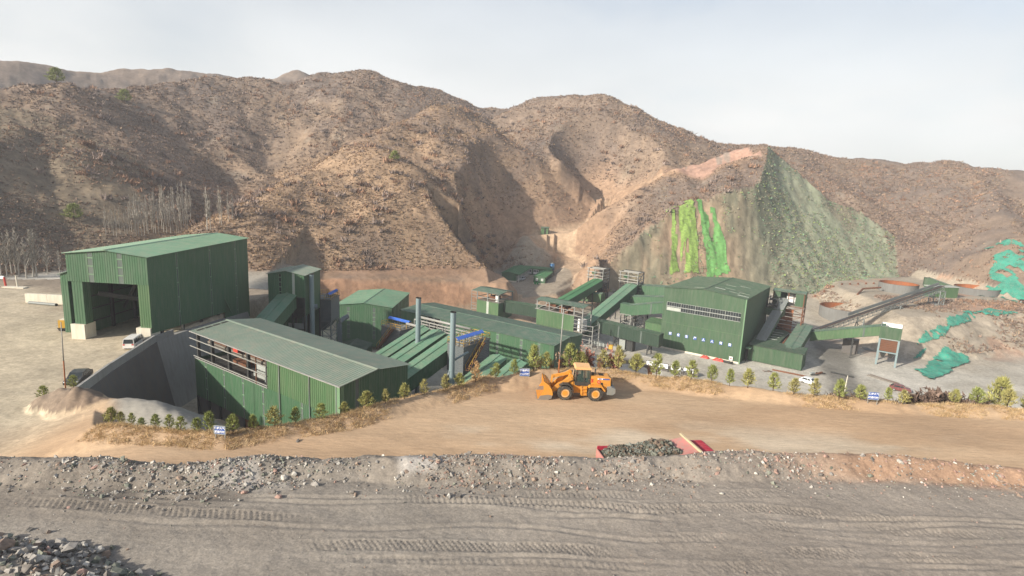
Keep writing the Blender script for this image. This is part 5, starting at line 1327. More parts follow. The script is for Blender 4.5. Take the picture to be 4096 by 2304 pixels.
t = thing('green_wall_box', 'green ribbed wall box standing between the two far round tanks', 'shed', (168.5, 226.0, -15.3), math.radians(8))
MB().ribbed((0, 0, 0), (1, 0, 0), (0, -1, 0), 12, 0, 4.6, .7).build('wall_panel', 'wall_old', t)
MB().ribbed((0, 0, 0), (0, 1, 0), (-1, 0, 0), 4, 0, 4.6, .7).build('wall_panel', 'wall', t)
MB().box(-.2, 12.2, -.2, 4.2, 4.6, 4.8).build('roof', 'strip_pale', t)
t = thing('chute_house', 'dark green shed with one steep roof slope standing behind the far round tanks', 'shed', (187.0, 256.5, -15.4), math.radians(-30))
sh_ = MB(); sh_.prism([(0, -1), (12, -1), (12, 1.0), (2.2, 4.2), (0, 4.2)], 0, 4); sh_.build('body', 'wall_main', t)
MB().beam((1.8, 2, 4.35), (12.3, 2, 1.1), 4.4, .12).build('roof_slope', 'roof_mid', t)
t = thing('low_shed', 'low open green roofed shed in front of the nearest round tank', 'shed', (127.2, 203.6, -23.2), math.radians(-20))
MB().sheet((-.3, -.3, 4.1), (9.3, -.3, 4.1), (9.3, 6, 4.6), (-.3, 6, 4.6), .7).build('roof_slope', 'roof_mid', t)
MB().ribbed((0, 0, 0), (1, 0, 0), (0, -1, 0), 4.5, 0, 4.0, .6).build('wall_panel', 'wall_main', t)
MB().ribbed((0, 6, 0), (1, 0, 0), (0, 1, 0), 9, 0, 4.5, .6).build('wall_panel', 'wall_main', t)
MB().ribbed((0, 0, 0), (0, 1, 0), (-1, 0, 0), 6, 0, 4.0, .6).build('wall_panel', 'wall_main', t)
f1 = MB()
for x in (4.5, 9): f1.beam((x, 0, 0), (x, 0, 4.1), .2)
f1.build('post', 'steel_grey', t)
t = thing('concrete_pier', 'dark concrete pier under the light green gallery near the hopper tower', 'pier', WS(-14, 203, -25.2), AS)
MB().box(0, 4.2, 0, 3, 0, 4.6).build('block', 'concrete_dark', t)

# ================================================================== office court up the side valley
def office(label, x, y, rz, w_, d_, h, wins, side=()):
    t = thing('office_cabin', label, 'office building', (x, y, -19.02), rz, 'green office cabins')
    gable_roof(t, 0, w_, 0, d_, h, h + .75, 'y', 'roof_bright', .35, .7, split=2, cap=False)
    walls_run(t, 'x', 0, 0, w_, .5, gab(0, w_, h, h + .75), -1, 'wall', pitch=.7)
    walls_run(t, 'x', d_, 0, w_, 0, gab(0, w_, h, h + .75), 1, 'wall', pitch=.7)
    walls_run(t, 'y', w_, 0, d_, .5, h, 1, 'wall', pitch=.7)
    walls_run(t, 'y', 0, 0, d_, .5, h, -1, 'wall', pitch=.7)
    MB().box(-.1, w_ + .1, -.1, d_ + .1, -.3, .55).build('base', 'concrete_white', t)
    for a in wins:
        w = MB().box(a, a + .95, -.12, -.04, 1.5, 2.5).build('window', 'white', t)
        MB().box(a + .12, a + .83, -.15, -.125, 1.62, 2.38).build('pane', 'strip_pale', w)
    for a in side:
        w = MB().box(w_ + .05, w_ + .13, a, a + 1.1, 1.3, 2.5).build('window', 'dark', t)
        MB().box(w_ + .135, w_ + .15, a + .1, a + 1.0, 1.4, 2.4).build('pane', 'glass', w)
    return t
AO = math.radians(-14)
office('nearest green office cabin with two white windows beside the dirt road', 8.9, 238.2, AO, 5.0, 17, 3.2, (1.0, 3.3), (2, 4.6, 7.2, 9.8, 12.4))
t = office('left green office cabin with a white posted veranda along the parking court', -4.6, 241.6, AO, 6.2, 22, 3.6, ())
vd = MB()
for k in range(9): vd.beam((7.3, .6 + k * 2.5, 0), (7.3, .6 + k * 2.5, 3.3), .22)
vd.build('veranda_post', 'white', t)
for k in range(8): MB().box(6.26, 6.36, 1.2 + k * 2.5, 2.6 + k * 2.5, .6, 2.5).build('window', 'strip_pale', t)
MB().sheet((7.9, -.3, 3.3), (7.9, 22.3, 3.3), (6.1, 22.3, 3.75), (6.1, -.3, 3.75), .7).build('veranda_roof', 'roof_bright', t)
t = thing('office_cabin', 'back green office cabin with white framed doors closing the parking court', 'office building', (5.5, 263.5, -19.02), AO, 'green office cabins')
gable_roof(t, 0, 12.5, 0, 5, 3.0, 3.7, 'x', 'roof_bright', .35, .7, split=1, cap=False)
walls_run(t, 'x', 0, 0, 12.5, 0, 3.0, -1, 'wall', pitch=.7); walls_run(t, 'y', 12.5, 0, 5, 0, gab(0, 5, 3.0, 3.7), 1, 'wall', pitch=.7); walls_run(t, 'y', 0, 0, 5, 0, gab(0, 5, 3.0, 3.7), -1, 'wall', pitch=.7)
for a in (1.0, 4.2):
    w = MB().box(a, a + 2.4, -.14, -.05, .4, 2.5).build('window', 'white', t)
    for k in range(3): MB().box(a + .12 + k * .76, a + .72 + k * .76, -.17, -.145, 1.3, 2.35).build('pane', 'glass', w)
t = thing('water_tank', 'shiny blue cylindrical water tank on a stand behind the office cabins', 'water tank', (18.3, 263.5, -18.6))
MB().tube([(0, 0, 2.2), (0, 0, 5.2)], 1.15, 20).build('drum', paint('blue_steel_drum', (.10, .25, .45), .25, .05, metal=.6), t, True)
MB().tube([(0, 0, 5.2), (0, 0, 5.55)], [1.15, .3], 20).build('lid', 'steel_grey', t, True)
f1 = MB(); frame_bay(f1, -.8, .8, -.8, .8, -.5, 2.2, .14, (), True); f1.build('stand', 'steel', t)
t = thing('guard_hut', 'tiny green hut with an open door beside the upper dirt road', 'hut', (13.3, 288.5, lz(13.3, 288.5)), math.radians(-10))
MB().ribbed((0, 0, 0), (1, 0, 0), (0, -1, 0), 1.7, -1, 3.3, .5).build('wall_panel', 'wall_old', t)
MB().ribbed((2.6, 0, 0), (1, 0, 0), (0, -1, 0), 1.0, -1, 3.4, .5).build('wall_panel', 'wall_old', t)
MB().box(1.7, 2.6, .1, .2, -1, 3.2).build('doorway', 'dark', t)
MB().ribbed((3.6, 0, 0), (0, 1, 0), (1, 0, 0), 3, -1, 3.3, .5).build('wall_panel', 'wall', t)
MB().ribbed((0, 0, 0), (0, 1, 0), (-1, 0, 0), 3, -1, 3.3, .5).build('wall_panel', 'wall', t)
MB().sheet((-.3, -.4, 3.3), (3.9, -.4, 3.3), (3.9, 3.3, 3.8), (-.3, 3.3, 3.8), .6).build('roof_slope', 'roof_mid', t)
t = thing('bin', 'pair of small green wheeled bins beside the nearest office cabin', 'bin', (9.4, 237.0, -19.0))
for k in range(2):
    MB().frustum((k * 1.0, k * 1.0 + .6, 0, .6), (k * 1.0 - .06, k * 1.0 + .66, -.06, .66), 0, 1.1).build('body', paint('bin_green', (.03, .25, .08), .4), t)
    MB().box(k * 1.0 - .1, k * 1.0 + .7, -.1, .7, 1.1, 1.2).build('lid', 'wall', t)
# ================================================================== wheel loader
def wheel(t, x, y, r, w, hub, mat_hub, side=1, lugs=22):
    tb = MB(); prof = [(r * .62, w * .5), (r * .90, w * .5), (r * .985, w * .36), (r * .985, -w * .36), (r * .90, -w * .5), (r * .62, -w * .5)]
    n = 28; vs = []
    for k in range(n):
        a = 2 * math.pi * k / n
        for rr, yy in prof: vs.append((rr * math.cos(a), yy, rr * math.sin(a)))
    m = len(prof)
    tb.add(vs, [(k * m + j, ((k + 1) % n) * m + j, ((k + 1) % n) * m + j + 1, k * m + j + 1) for k in range(n) for j in range(m - 1)])
    for k in range(lugs):
        a = 2 * math.pi * k / lugs; c, s = math.cos(a), math.sin(a); a2 = a + .16; c2, s2 = math.cos(a2), math.sin(a2)
        for sg in (-1, 1):
            tb.beam((c * r * .97, sg * w * .05, s * r * .97), (c2 * r * .97, sg * w * .47, s2 * r * .97), r * .11, r * .09)
    to = tb.build('wheel', 'rubber', t); to.location = (x, y, r)
    h = MB(); h.tube([(0, -w * .36, 0), (0, w * .36, 0)], r * .6, 20)
    ho = h.build('rim', mat_hub, to)
    h2 = MB(); h2.tube([(0, -w * .40, 0), (0, w * .40, 0)], [r * .40] * 2, 20); h2.build('hub', hub, to)
    return to
M['loader'] = paint('loader_orange_yellow', (0.62, 0.265, 0.035), 0.4, 0.06, (0.35, 0.22, 0.12), 0.35, 0.8, False)
M['loader_pale'] = paint('dusty_orange_roof', (0.70, 0.40, 0.17), 0.5, 0.05, (0.6, 0.45, 0.28), 0.4, .8, False)
M['grey_cast'] = paint('grey_counterweight', (0.19, 0.20, 0.19), 0.6, 0.1, (0.3, 0.25, 0.18), 0.4)
M['worn'] = paint('worn_bucket_steel', (0.22, 0.20, 0.18), 0.5, 0.25, (0.33, 0.27, 0.20), 0.6, metal=.3)
t = thing('wheel_loader', 'orange yellow wheel loader with lowered bucket parked along the far edge of the dirt road', 'wheel loader', (7.87, 59.95, 0.0), math.radians(1.5))
for x in (-1.65, 1.65):
    for y in (-1.08, 1.08): wheel(t, x, y, .80, .58, 'loader', 'loader_pale')
b = MB(); b.prism([(0.75, .95), (3.35, .95), (3.38, 2.45), (3.15, 2.58), (1.15, 2.66), (1.1, 2.0), (.75, 1.5)], -.72, .72); b.build('hood', 'loader', t)
b = MB()
for y in (-.735, .735): b.box(1.2, 3.3, y - .012, y + .012, 1.75, 2.42)
b.build('side_cover', 'loader', t)
MB().box(2.25, 2.5, -.77, -.74, 1.35, 1.95).build('grille', 'dark', t)
MB().box(1.2, 1.42, -.76, -.745, 2.2, 2.32).build('grille', 'dark', t)
MB().box(1.9, 2.65, -.76, -.745, 2.28, 2.44).build('decal', 'sign_white', t)
MB().box(2.45, 3.2, -.763, -.747, 2.28, 2.42).build('decal', 'sign_blue', t)
text_mesh('SEM', .2, 'sign_blue', t, 'lettering', (math.pi / 2, 0, 0), (2.15, -.765, 2.36), .004)
MB().box(1.15, 1.47, -.758, -.745, 1.9, 2.35).build('number_plate', 'loader', t)
text_mesh('3', .5, 'red', t, 'number', (math.pi / 2, 0, 0), (1.3, -.765, 2.12), .03)
MB().tube([(2.05, -.745, 2.02), (2.05, -.76, 2.02)], .2, 16).build('decal', 'red', t)
text_mesh('公', .26, 'loader_pale', t, 'lettering', (math.pi / 2, 0, 0), (2.05, -.772, 2.02), .004)
MB().box(2.1, 2.6, -.3, .3, 2.58, 2.66).build('hood_vent', 'dark', t)
MB().tube([(1.75, .2, 2.6), (1.75, .2, 3.15), (1.9, .2, 3.3)], .07, 8).build('exhaust', 'steel_grey', t)
MB().tube([(1.4, -.25, 2.6), (1.4, -.25, 2.92)], .15, 10).build('air_cleaner', 'steel', t)
b = MB(); b.prism([(2.95, .75), (3.55, .72), (3.85, .95), (3.82, 1.45), (3.4, 1.6), (2.95, 1.5)], -1.2, 1.2); b.build('counterweight', 'grey_cast', t)
b = MB(); b.prism([(3.36, 1.5), (3.52, 1.55), (3.5, 2.3), (3.38, 2.42)], -.65, .65); b.build('radiator_grille', 'steel', t)
b = MB(); b.prism([(.85, 1.5), (1.05, 1.72), (2.35, 1.72), (2.75, 1.2), (2.6, 1.15), (2.25, 1.6), (1.1, 1.6)], -1.35, -.75); b.prism([(.85, 1.5), (1.05, 1.72), (2.35, 1.72), (2.75, 1.2), (2.6, 1.15), (2.25, 1.6), (1.1, 1.6)], .75, 1.35); b.build('mudguard', 'loader', t)
b = MB()
for y in (-1.34, .74): b.prism([(-2.3, 1.6), (-1.9, 1.86), (-1.3, 1.86), (-.82, 1.5), (-.72, .95), (-.8, .95), (-.95, 1.45), (-1.4, 1.76), (-1.85, 1.76)], y, y + .6)
b.build('mudguard', 'steel', t)
b = MB(); b.prism([(-.55, 1.55), (1.12, 1.5), (1.15, 1.9), (-.35, 2.0), (-.6, 1.8)], -.75, .75); b.build('cab_floor', 'steel', t)
cab = MB(); 
for (x, z0), (x2, z1) in (((-.55, 1.8), (-.38, 3.35)), ((.45, 1.8), (.42, 3.35)), ((1.08, 1.7), (1.02, 3.35))):
    for y in (-.72, .72): MB().beam((x, y, z0), (x2, y, z1), .1).build('cab_pillar', 'dark', t)
g = MB()
for y in (-.70, .70): g.add([(-.5, y, 1.95), (1.03, y, 1.9), (1.0, y, 3.35), (-.38, y, 3.35)], [(0, 1, 2, 3)])
g.add([(-.52, -.7, 1.9), (-.52, .7, 1.9), (-.4, .7, 3.35), (-.4, -.7, 3.35)], [(0, 1, 2, 3)]); g.add([(1.06, -.7, 1.9), (1.06, .7, 1.9), (1.02, .7, 3.35), (1.02, -.7, 3.35)], [(0, 1, 2, 3)])
gm, gt_, gN, gb = new_mat('cab_glass'); gb.inputs['Base Color'].default_value = (.05, .09, .08, 1); gb.inputs['Roughness'].default_value = .05; gb.inputs['Alpha'].default_value = .55
g.build('cab_glass', gm, t)
MB().box(-.3, .3, -.3, .3, 1.95, 2.5).build('seat', 'dark', t)
MB().box(.2, .35, -.3, .3, 2.4, 3.05).build('seat_back', 'dark', t)
MB().tube([(-.3, -.2, 2.7), (-.28, .2, 2.7)], .12, 8).build('fire_extinguisher', 'red', t)
b = MB(); b.prism([(-.62, 3.36), (1.12, 3.36), (1.15, 3.5), (1.05, 3.62), (-.5, 3.64), (-.66, 3.5)], -.86, .86); b.build('cab_roof', 'loader_pale', t)
b = MB(); b.prism([(-1.0, .6), (.55, .6), (.55, 1.3), (.1, 1.7), (-.6, 1.85), (-1.0, 1.5)], -.5, .5); b.prism([(.1, .55), (.75, .55), (.75, 1.5), (.1, 1.5)], -.95, -.5); b.build('chassis', 'loader', t)
ld = MB(); 
for z in (.55, .9, 1.25): ld.box(.2, .7, -1.12, -.95, z, z + .06)
ld.beam((.18, -1.1, .5), (.18, -1.0, 1.6), .05); ld.beam((.72, -1.1, .5), (.72, -1.0, 1.6), .05); ld.build('step_ladder', 'loader', t)
b = MB(); b.prism([(-2.6, .7), (-.7, .6), (-.7, 2.2), (-.85, 2.75), (-1.15, 2.8), (-1.25, 2.2), (-2.0, 1.3)], -.55, .55); b.build('front_frame', 'loader', t)
for y in (-.75, .62):
    b = MB(); b.prism([(-.78, 2.22), (-1.02, 2.42), (-2.4, 1.75), (-3.35, .75), (-3.45, .45), (-3.2, .38), (-2.3, 1.2)], y, y + .14); b.build('lift_arm', 'loader', t)
b = MB(); b.prism([(-.88, 2.95), (-1.1, 3.06), (-1.6, 2.75), (-2.9, 2.45), (-3.05, 2.2), (-2.8, 2.1), (-1.5, 2.5), (-.9, 2.6)], -.12, .12); b.build('tilt_lever', 'loader', t)
b = MB(); b.tube([(-1.0, 0, 2.75), (-2.0, 0, 2.5)], .11, 10); b.tube([(-2.0, 0, 2.5), (-2.8, 0, 2.3)], .06, 8); b.tube([(-.9, .45, 1.0), (-2.3, .5, 1.4)], .09, 8); b.tube([(-.9, -.45, 1.0), (-2.3, -.5, 1.4)], .09, 8); b.build('hydraulic_cylinder', 'loader', t)
b = MB(); b.prism([(-2.85, 2.4), (-3.05, 2.45), (-3.2, 1.2), (-3.1, 1.0)], -.2, .2); b.build('bucket_link', 'loader', t)
bk = [(-4.55, .03), (-3.45, .05), (-3.1, .25), (-2.98, .7), (-3.1, 1.2), (-3.5, 1.75), (-3.95, 2.05)]
b = MB(); th = .06
vs = []
for x, z in bk: vs += [(x, -1.45, z), (x, 1.45, z)]
b.add(vs, [(2 * i, 2 * i + 2, 2 * i + 3, 2 * i + 1) for i in range(len(bk) - 1)])
vs = []
for x, z in bk: vs += [(x - .06, -1.43, z + .05), (x - .06, 1.43, z + .05)]
b.add(vs, [(2 * i, 2 * i + 1, 2 * i + 3, 2 * i + 2) for i in range(len(bk) - 1)])
bo = b.build('bucket', 'loader', t)
for y in (-1.48, 1.42):
    s_ = MB(); s_.prism([(-4.55, .03), (-3.45, .05), (-3.1, .25), (-2.98, .7), (-3.1, 1.2), (-3.5, 1.75), (-3.95, 2.05), (-4.02, 1.95), (-4.0, 1.0)], y, y + .06); s_.build('side_plate', 'loader', bo)
    s_ = MB(); s_.prism([(-4.56, .02), (-3.45, .04), (-3.08, .25), (-3.05, .55), (-3.5, .62), (-4.3, .5)], y - .02, y + .08); s_.build('wear_plate', 'worn', bo)
for k in range(4): MB().beam((-3.3, -1.0 + k * .65, 1.35), (-3.85, -1.0 + k * .65, 1.98), .08, .16).build('rib', 'loader', bo)
for k in range(9): MB().frustum((-4.78, -4.76, -1.4 + k * .345, -1.3 + k * .345), (-4.5, -4.3, -1.42 + k * .345, -1.27 + k * .345), .0, .07).build('tooth', 'worn', bo)
MB().box(-.98, -.86, -.62, -.48, 3.0, 3.2).build('work_lamp', 'dark', t)
MB().beam((-.92, -.55, 2.7), (-.92, -.55, 3.05), .05).build('lamp_post', 'dark', t)

# ================================================================== loaded red dump truck below the bench
t = thing('dump_truck', 'red dump truck loaded with dark rock, seen over the rubble bank', 'truck', (7.55, 40.75, -0.02), math.radians(11.5))
M['truck_red'] = paint('sun_bleached_truck_red', (0.40, 0.030, 0.055), 0.45, 0.08, (0.45, 0.26, 0.22), 0.3, .8, False)
M['truck_pale'] = paint('scuffed_pink_red', (0.50, 0.20, 0.17), 0.6, 0.15, (0.34, 0.28, 0.22), 0.7, 1.2, False)
for x in (1.3, 2.7, 6.4, 8.2):
    for y in (-1.0, 1.0): wheel(t, x, y, .52, .42, 'truck_red', 'grey_cast', lugs=0)
MB().box(.2, 9.3, -.45, .45, .7, 1.1).build('chassis', 'steel', t)
for y in (-1.28, 1.2): 
    MB().box(0, 6.3, y, y + .08, 1.1, 2.85).build('bed_side', 'truck_red', t)
for k in range(8):
    for y in (-1.36, 1.28): MB().box(.1 + k * .86, .22 + k * .86, y, y + .08, 1.1, 2.85).build('bed_stake', 'truck_red', t)
MB().box(0, 6.3, -1.2, 1.2, 1.1, 1.25).build('bed_floor', 'truck_red', t)
MB().box(-.06, .02, -1.25, 1.25, 1.1, 2.65).build('tailgate', 'truck_pale', t)
MB().box(6.2, 6.3, -1.28, 1.28, 1.1, 3.1).build('bed_front', 'truck_red', t)
b = MB(); b.prism([(5.75, 2.95), (7.35, 3.22), (7.35, 3.3), (5.75, 3.03)], -1.28, 1.28); b.build('cab_guard', 'truck_pale', t)
MB().beam((7.38, -1.65, 3.36), (7.32, 1.75, 3.36), .16, .14).build('tarp_roller', paint('pale_wood_roller', (.55, .45, .28), .7), t)
b = MB(); b.prism([(7.45, .8), (9.35, .8), (9.42, 1.6), (9.3, 2.2), (9.1, 2.88), (8.9, 2.98), (7.6, 3.02), (7.45, 2.9)], -1.22, 1.22); b.build('cab', 'truck_red', t)
b = MB()
for k in range(9): b.box(7.65, 8.85, -1.05 + k * .25, -.98 + k * .25, 3.0, 3.045)
b.build('roof_rib', 'truck_red', t)
b = MB(); b.add([(9.36, -1.12, 1.75), (9.36, 1.12, 1.75), (9.14, 1.1, 2.85), (9.14, -1.1, 2.85)], [(0, 1, 2, 3)]); b.build('windscreen', 'glass', t)
for y in (-1.235, 1.235):
    b = MB(); b.add([(7.9, y, 1.8), (9.1, y, 1.8), (8.95, y, 2.7), (7.9, y, 2.7)], [(0, 1, 2, 3)]); b.build('side_window', 'glass', t)
MB().box(9.3, 9.48, -1.25, 1.25, .5, .95).build('bumper', 'steel', t)

# ================================================================== cars
def car(name, label, x, y, z, rz, Lc, Wc, Hc, prof, glass, col, van=False):
    """side profile (fractions of length, height), narrowed towards the roof; wheels, glass, lamps"""
    t = thing(name, label, 'van' if van else 'car', (x, y, z), rz)
    m = paint(name + '_paint', col, .3, .03, (.4, .35, .28), .15, .8, False)
    belt = .55; b = MB(); n = len(prof)
    def wid(h): return Wc / 2 * (1 - .16 * max(0, (h - belt)) / (1 - belt))
    vs = [((p - .5) * Lc, -wid(h), h * Hc) for p, h in prof] + [((p - .5) * Lc, wid(h), h * Hc) for p, h in prof]
    b.add(vs, [tuple(range(n)), tuple(range(2 * n - 1, n - 1, -1))] + [(i, i + n, (i + 1) % n + n, (i + 1) % n) for i in range(n)])
    b.build('body', m, t)
    for px in (.19, .80):
        for sg in (-1, 1):
            w = MB(); w.tube([(0, -.1, 0), (0, .1, 0)], .32, 16); wo = w.build('wheel', 'rubber', t); wo.location = ((px - .5) * Lc, sg * (Wc / 2 - .06), .32)
            w = MB(); w.tube([(0, -.12, 0), (0, .12, 0)], .19, 12); w.build('rim', 'steel_pale', wo)
    for quad in glass:
        for sg in (-1, 1):
            g = MB(); g.add([((p - .5) * Lc, sg * (wid(h) + .012), h * Hc) for p, h in quad], [(0, 1, 2, 3)]); g.build('side_window', 'glass', t)
    # screens lie along the sloping runs of the profile
    top = [i for i in range(n) if prof[i][1] > .95]
    i0, i1 = top[0], top[-1]
    for a, c, nm in ((i0 - 1, i0, 'windscreen'), (i1, i1 + 1, 'rear_window')):
        (p0, h0), (p1, h1) = prof[a], prof[c % n]
        def q(f, s): 
            p = p0 + (p1 - p0) * f; h = h0 + (h1 - h0) * f
            nx, nz = (h1 - h0) * Hc, -(p1 - p0) * Lc; ln = math.hypot(nx, nz)
            return ((p - .5) * Lc - nx / ln * .012, s * wid(h) * .9, h * Hc - nz / ln * .012)
        g = MB(); g.add([q(.08, -1), q(.08, 1), q(.92, 1), q(.92, -1)], [(0, 1, 2, 3)]); g.build(nm, 'glass', t)
    for sg in (-1, 1):
        MB().box(-Lc / 2 - .02, -Lc / 2 + .12, sg * Wc * .36 - .18, sg * Wc * .36 + .18, Hc * .42, Hc * .5).build('headlight', 'sign_white', t)
        MB().box(Lc / 2 - .12, Lc / 2 + .02, sg * Wc * .38 - .14, sg * Wc * .38 + .14, Hc * .45, Hc * .56).build('tail_light', 'red', t)
    return t
SEDAN = [(.0, .2), (.0, .45), (.04, .54), (.26, .62), (.40, .97), (.62, 1.0), (.74, .96), (.90, .66), (.985, .62), (1, .3), (.99, .18), (.5, .15)]
SUVP = [(.0, .2), (.0, .48), (.04, .58), (.24, .64), (.36, .96), (.55, 1.0), (.82, .97), (.95, .66), (1, .5), (1, .22), (.5, .15)]
VANP = [(.0, .16), (.0, .40), (.06, .52), (.22, .96), (.5, 1.0), (.96, .97), (.995, .55), (1, .2), (.5, .12)]
car('dark_sedan', 'dark grey sedan parked beside the parapet at the lower left', -57.75, 72.7, -5.98, math.radians(107), 4.7, 1.8, 1.45, SEDAN,
    ([(.36, .63), (.52, .63), (.52, .92), (.43, .92)], [(.54, .63), (.76, .66), (.71, .90), (.54, .93)]), (.035, .038, .042))
car('white_van', 'white minivan parked by the concrete block of the truck hangar', -60.75, 88.6, -6.0, math.radians(-77), 4.5, 1.65, 1.9, VANP,
    ([(.16, .56), (.34, .56), (.34, .90), (.22, .90)], [(.37, .56), (.62, .56), (.62, .90), (.37, .90)], [(.65, .56), (.93, .56), (.92, .90), (.65, .90)]), (.68, .67, .63), True)
car('white_suv', 'white car with dark windows parked below the pines on the right', 78.3, 141.9, -25.0, math.radians(133), 4.3, 1.8, 1.6, SUVP,
    ([(.33, .65), (.52, .65), (.52, .92), (.41, .92)], [(.54, .65), (.86, .68), (.80, .92), (.54, .92)]), (.70, .72, .72))
car('silver_car', 'silver car parked in the office court under the veranda', 4.4, 246.5, -19.0, math.radians(72), 4.4, 1.8, 1.6, SUVP,
    ([(.33, .65), (.52, .65), (.52, .92), (.41, .92)], [(.54, .65), (.86, .68), (.80, .92), (.54, .92)]), (.55, .56, .56))
t = car('maroon_pickup', 'maroon car half hidden by the pines beside the right blue sign', 100.5, 139.5, -25.0, math.radians(150), 4.6, 1.8, 1.6, SUVP,
    ([(.33, .65), (.52, .65), (.52, .92), (.41, .92)], [(.54, .65), (.86, .68), (.80, .92), (.54, .92)]), (.16, .05, .05))

# ================================================================== poles, signs, boards
def pole(label, x, y, z, h, lean, split, r=.075):
    t = thing('lamp_post', label, 'pole', (x, y, z))
    MB().tube([(0, 0, -.4), (lean * split / h, 0, split)], r * 1.15, 10).build('lower_shaft', 'rust_bright', t, True)
    MB().tube([(lean * split / h, 0, split), (lean, 0, h)], [r, r * .7], 10).build('upper_shaft', 'steel_pale', t, True)
    return t
pole('slim grey pole with rusty orange foot rising beside the wheel loader', 5.95, 64.3, .9, 7.9, .12, 1.9)
pole('slim grey pole with orange foot beside the dark sedan on the left', -55.75, 67.9, -5.7, 9.2, .3, 4.2, .07)
t = thing('utility_pole', 'thin pale concrete post standing in the yard right of the white car', 'pole', (84.5, 136.4, -25.2), 0)
MB().tube([(0, 0, 0), (.2, 0, 4.6)], [.14, .1], 8).build('shaft', 'concrete_white', t)
MB().beam((-.5, 0, 4.3), (.9, 0, 4.3), .08).build('crossarm', 'steel', t)
def blue_sign(label, x, y, z, rz, w_, h_, leg, lines):
    t = thing('road_sign', label, 'sign', (x, y, z), rz, 'blue road signs on two posts')
    for sx in (-1, 1): MB().beam((sx * w_ * .42, .04, -.4), (sx * w_ * .42, .04, leg + h_), .06).build('post', 'steel_pale', t)
    bo = MB().box(-w_ / 2, w_ / 2, -.03, .0, leg, leg + h_).build('board', 'sign_blue', t)
    fr = MB(); z0, z1 = leg, leg + h_
    for a, b_ in (((-w_ / 2, z0), (w_ / 2, z0)), ((w_ / 2, z0), (w_ / 2, z1)), ((w_ / 2, z1), (-w_ / 2, z1)), ((-w_ / 2, z1), (-w_ / 2, z0))): fr.beam((a[0], -.02, a[1]), (b_[0], -.02, b_[1]), .06)
    fr.build('frame', 'panel_pale', bo)
    for i, ln in enumerate(lines): text_mesh(ln, w_ * .235, 'sign_white', bo, 'lettering', (math.pi / 2, 0, 0), (0, -.045, leg + h_ * (.73 - .46 * i)), .006)
    return t
blue_sign('left blue road sign on two pale posts in front of the pit shed', -24.1, 44.9, .2, math.radians(-6), 1.0, .72, .75, ('保护大气', '减速行驶'))
blue_sign('middle blue road sign among dry grass left of the wheel loader', 1.9, 62.9, .55, math.radians(3), 1.15, .9, .5, ('减速慢行', '小心行驶'))
blue_sign('right blue road sign on leaning posts below the hopper tower', 40.7, 60.4, .3, math.radians(-8), 1.15, .9, .75, ('保护大气', '减速行驶'))
t = thing('low_wall', 'low dark retaining wall carrying the row of white notice boards', 'wall', (37.2, 149.3, -25.1), math.radians(-28))
for k in range(8): MB().box(-9 + k * 2.9, -6.15 + k * 2.9, 0, .5, 0, 1.5).build('wall_block', 'concrete_dark', t)
for k, (nm) in enumerate(('leftmost', 'second', 'third', 'rightmost')):
    c = Vector((37.2, 149.3, -25.1)) + Matrix.Rotation(math.radians(-28), 3, 'Z') @ Vector((.5 + k * 3.3, -.35, 0))
    t = thing('notice_board', '%s white board in the row of dark framed notice boards in the yard' % nm, 'notice board', c, math.radians(-28), 'white notice boards in the yard')
    MB().box(0, 2.5, -.06, 0, 1.0, 2.15).build('panel', 'sign_white', t)
    fr = MB(); fr.beam((-.08, 0, 0), (-.08, 0, 2.3), .12); fr.beam((2.58, 0, 0), (2.58, 0, 2.3), .12); fr.beam((-.1, 0, 2.25), (2.6, 0, 2.25), .12); fr.beam((-.1, 0, .93), (2.6, 0, .93), .12); fr.build('frame', 'steel', t)
    if k < 2:
        for j in range(3): MB().box(.4 + j * .6, .75 + j * .6, -.075, -.06, 1.75, 1.95).build('mark', 'glass', t)
t = thing('gate_frame', 'white pipe gate frame with a round hose reel behind the pines', 'gate', (18.6, 66.3, -.6), math.radians(-10))
MB().beam((0, 0, -1), (0, 0, 2.3), .16).build('post', 'white', t); MB().beam((2.2, 0, -1), (2.2, 0, 2.3), .16).build('post', 'white', t)
MB().beam((1.7, 0, 2.2), (3.1, 0, 2.1), .16).build('beam', 'white', t); MB().beam((3.0, 0, 2.1), (3.0, 0, 1.7), .14).build('bracket', 'white', t)
hr_ = MB(); hr_.tube([(2.75 + .36 * math.cos(a), 0, 1.4 + .4 * math.sin(a)) for a in np.linspace(0, 2 * math.pi, 14)], .04, 6); hr_.build('hose', 'steel_pale', t)

# ================================================================== left yard
t = thing('generator', 'small yellow diesel generator on a skid beside the hangar annex', 'generator', (-78.3, 95.2, -6.0), math.radians(10))
MB().box(0, 2.2, 0, 1.3, .55, 1.9).build('housing', 'yellow', t)
MB().box(-.015, .0, .15, 1.15, .75, 1.7).build('grille', 'steel_grey', t)
MB().box(-.1, 2.3, -.1, 1.4, .35, .55).build('skid', 'steel', t)
for x in (.3, 1.9): MB().tube([(x, -.1, .3), (x, 1.4, .3)], .3, 12).build('wheel', 'rubber', t)
MB().tube([(1.7, .7, 1.9), (1.7, .7, 2.6)], .08, 8).build('exhaust', 'steel', t)
MB().box(.2, 1.3, .2, 1.1, 1.9, 2.05).build('cover_sheet', 'concrete_white', t)
t = thing('concrete_wall', 'long low pale concrete wall left of the truck hangar', 'wall', (-100.2, 114.2, -6.1), math.radians(-1))
for k in range(4): MB().box(k * 4.6, k * 4.6 + 4.55, 0, .6, 0, 2.0 if k != 2 else 1.98).build('wall_block', 'concrete_white', t)
MB().box(10, 11.2, .6, 4.5, .6, 1.9).build('buttress', 'concrete_white', t)
t = thing('steel_pipe', 'grey steel pipe lying at the foot of the long low concrete wall', 'pipe', (-98.6, 113.2, -5.7))
MB().tube([(0, 0, 0), (6.3, -.9, 0)], .3, 14, False).build('pipe', 'steel_grey', t, True)
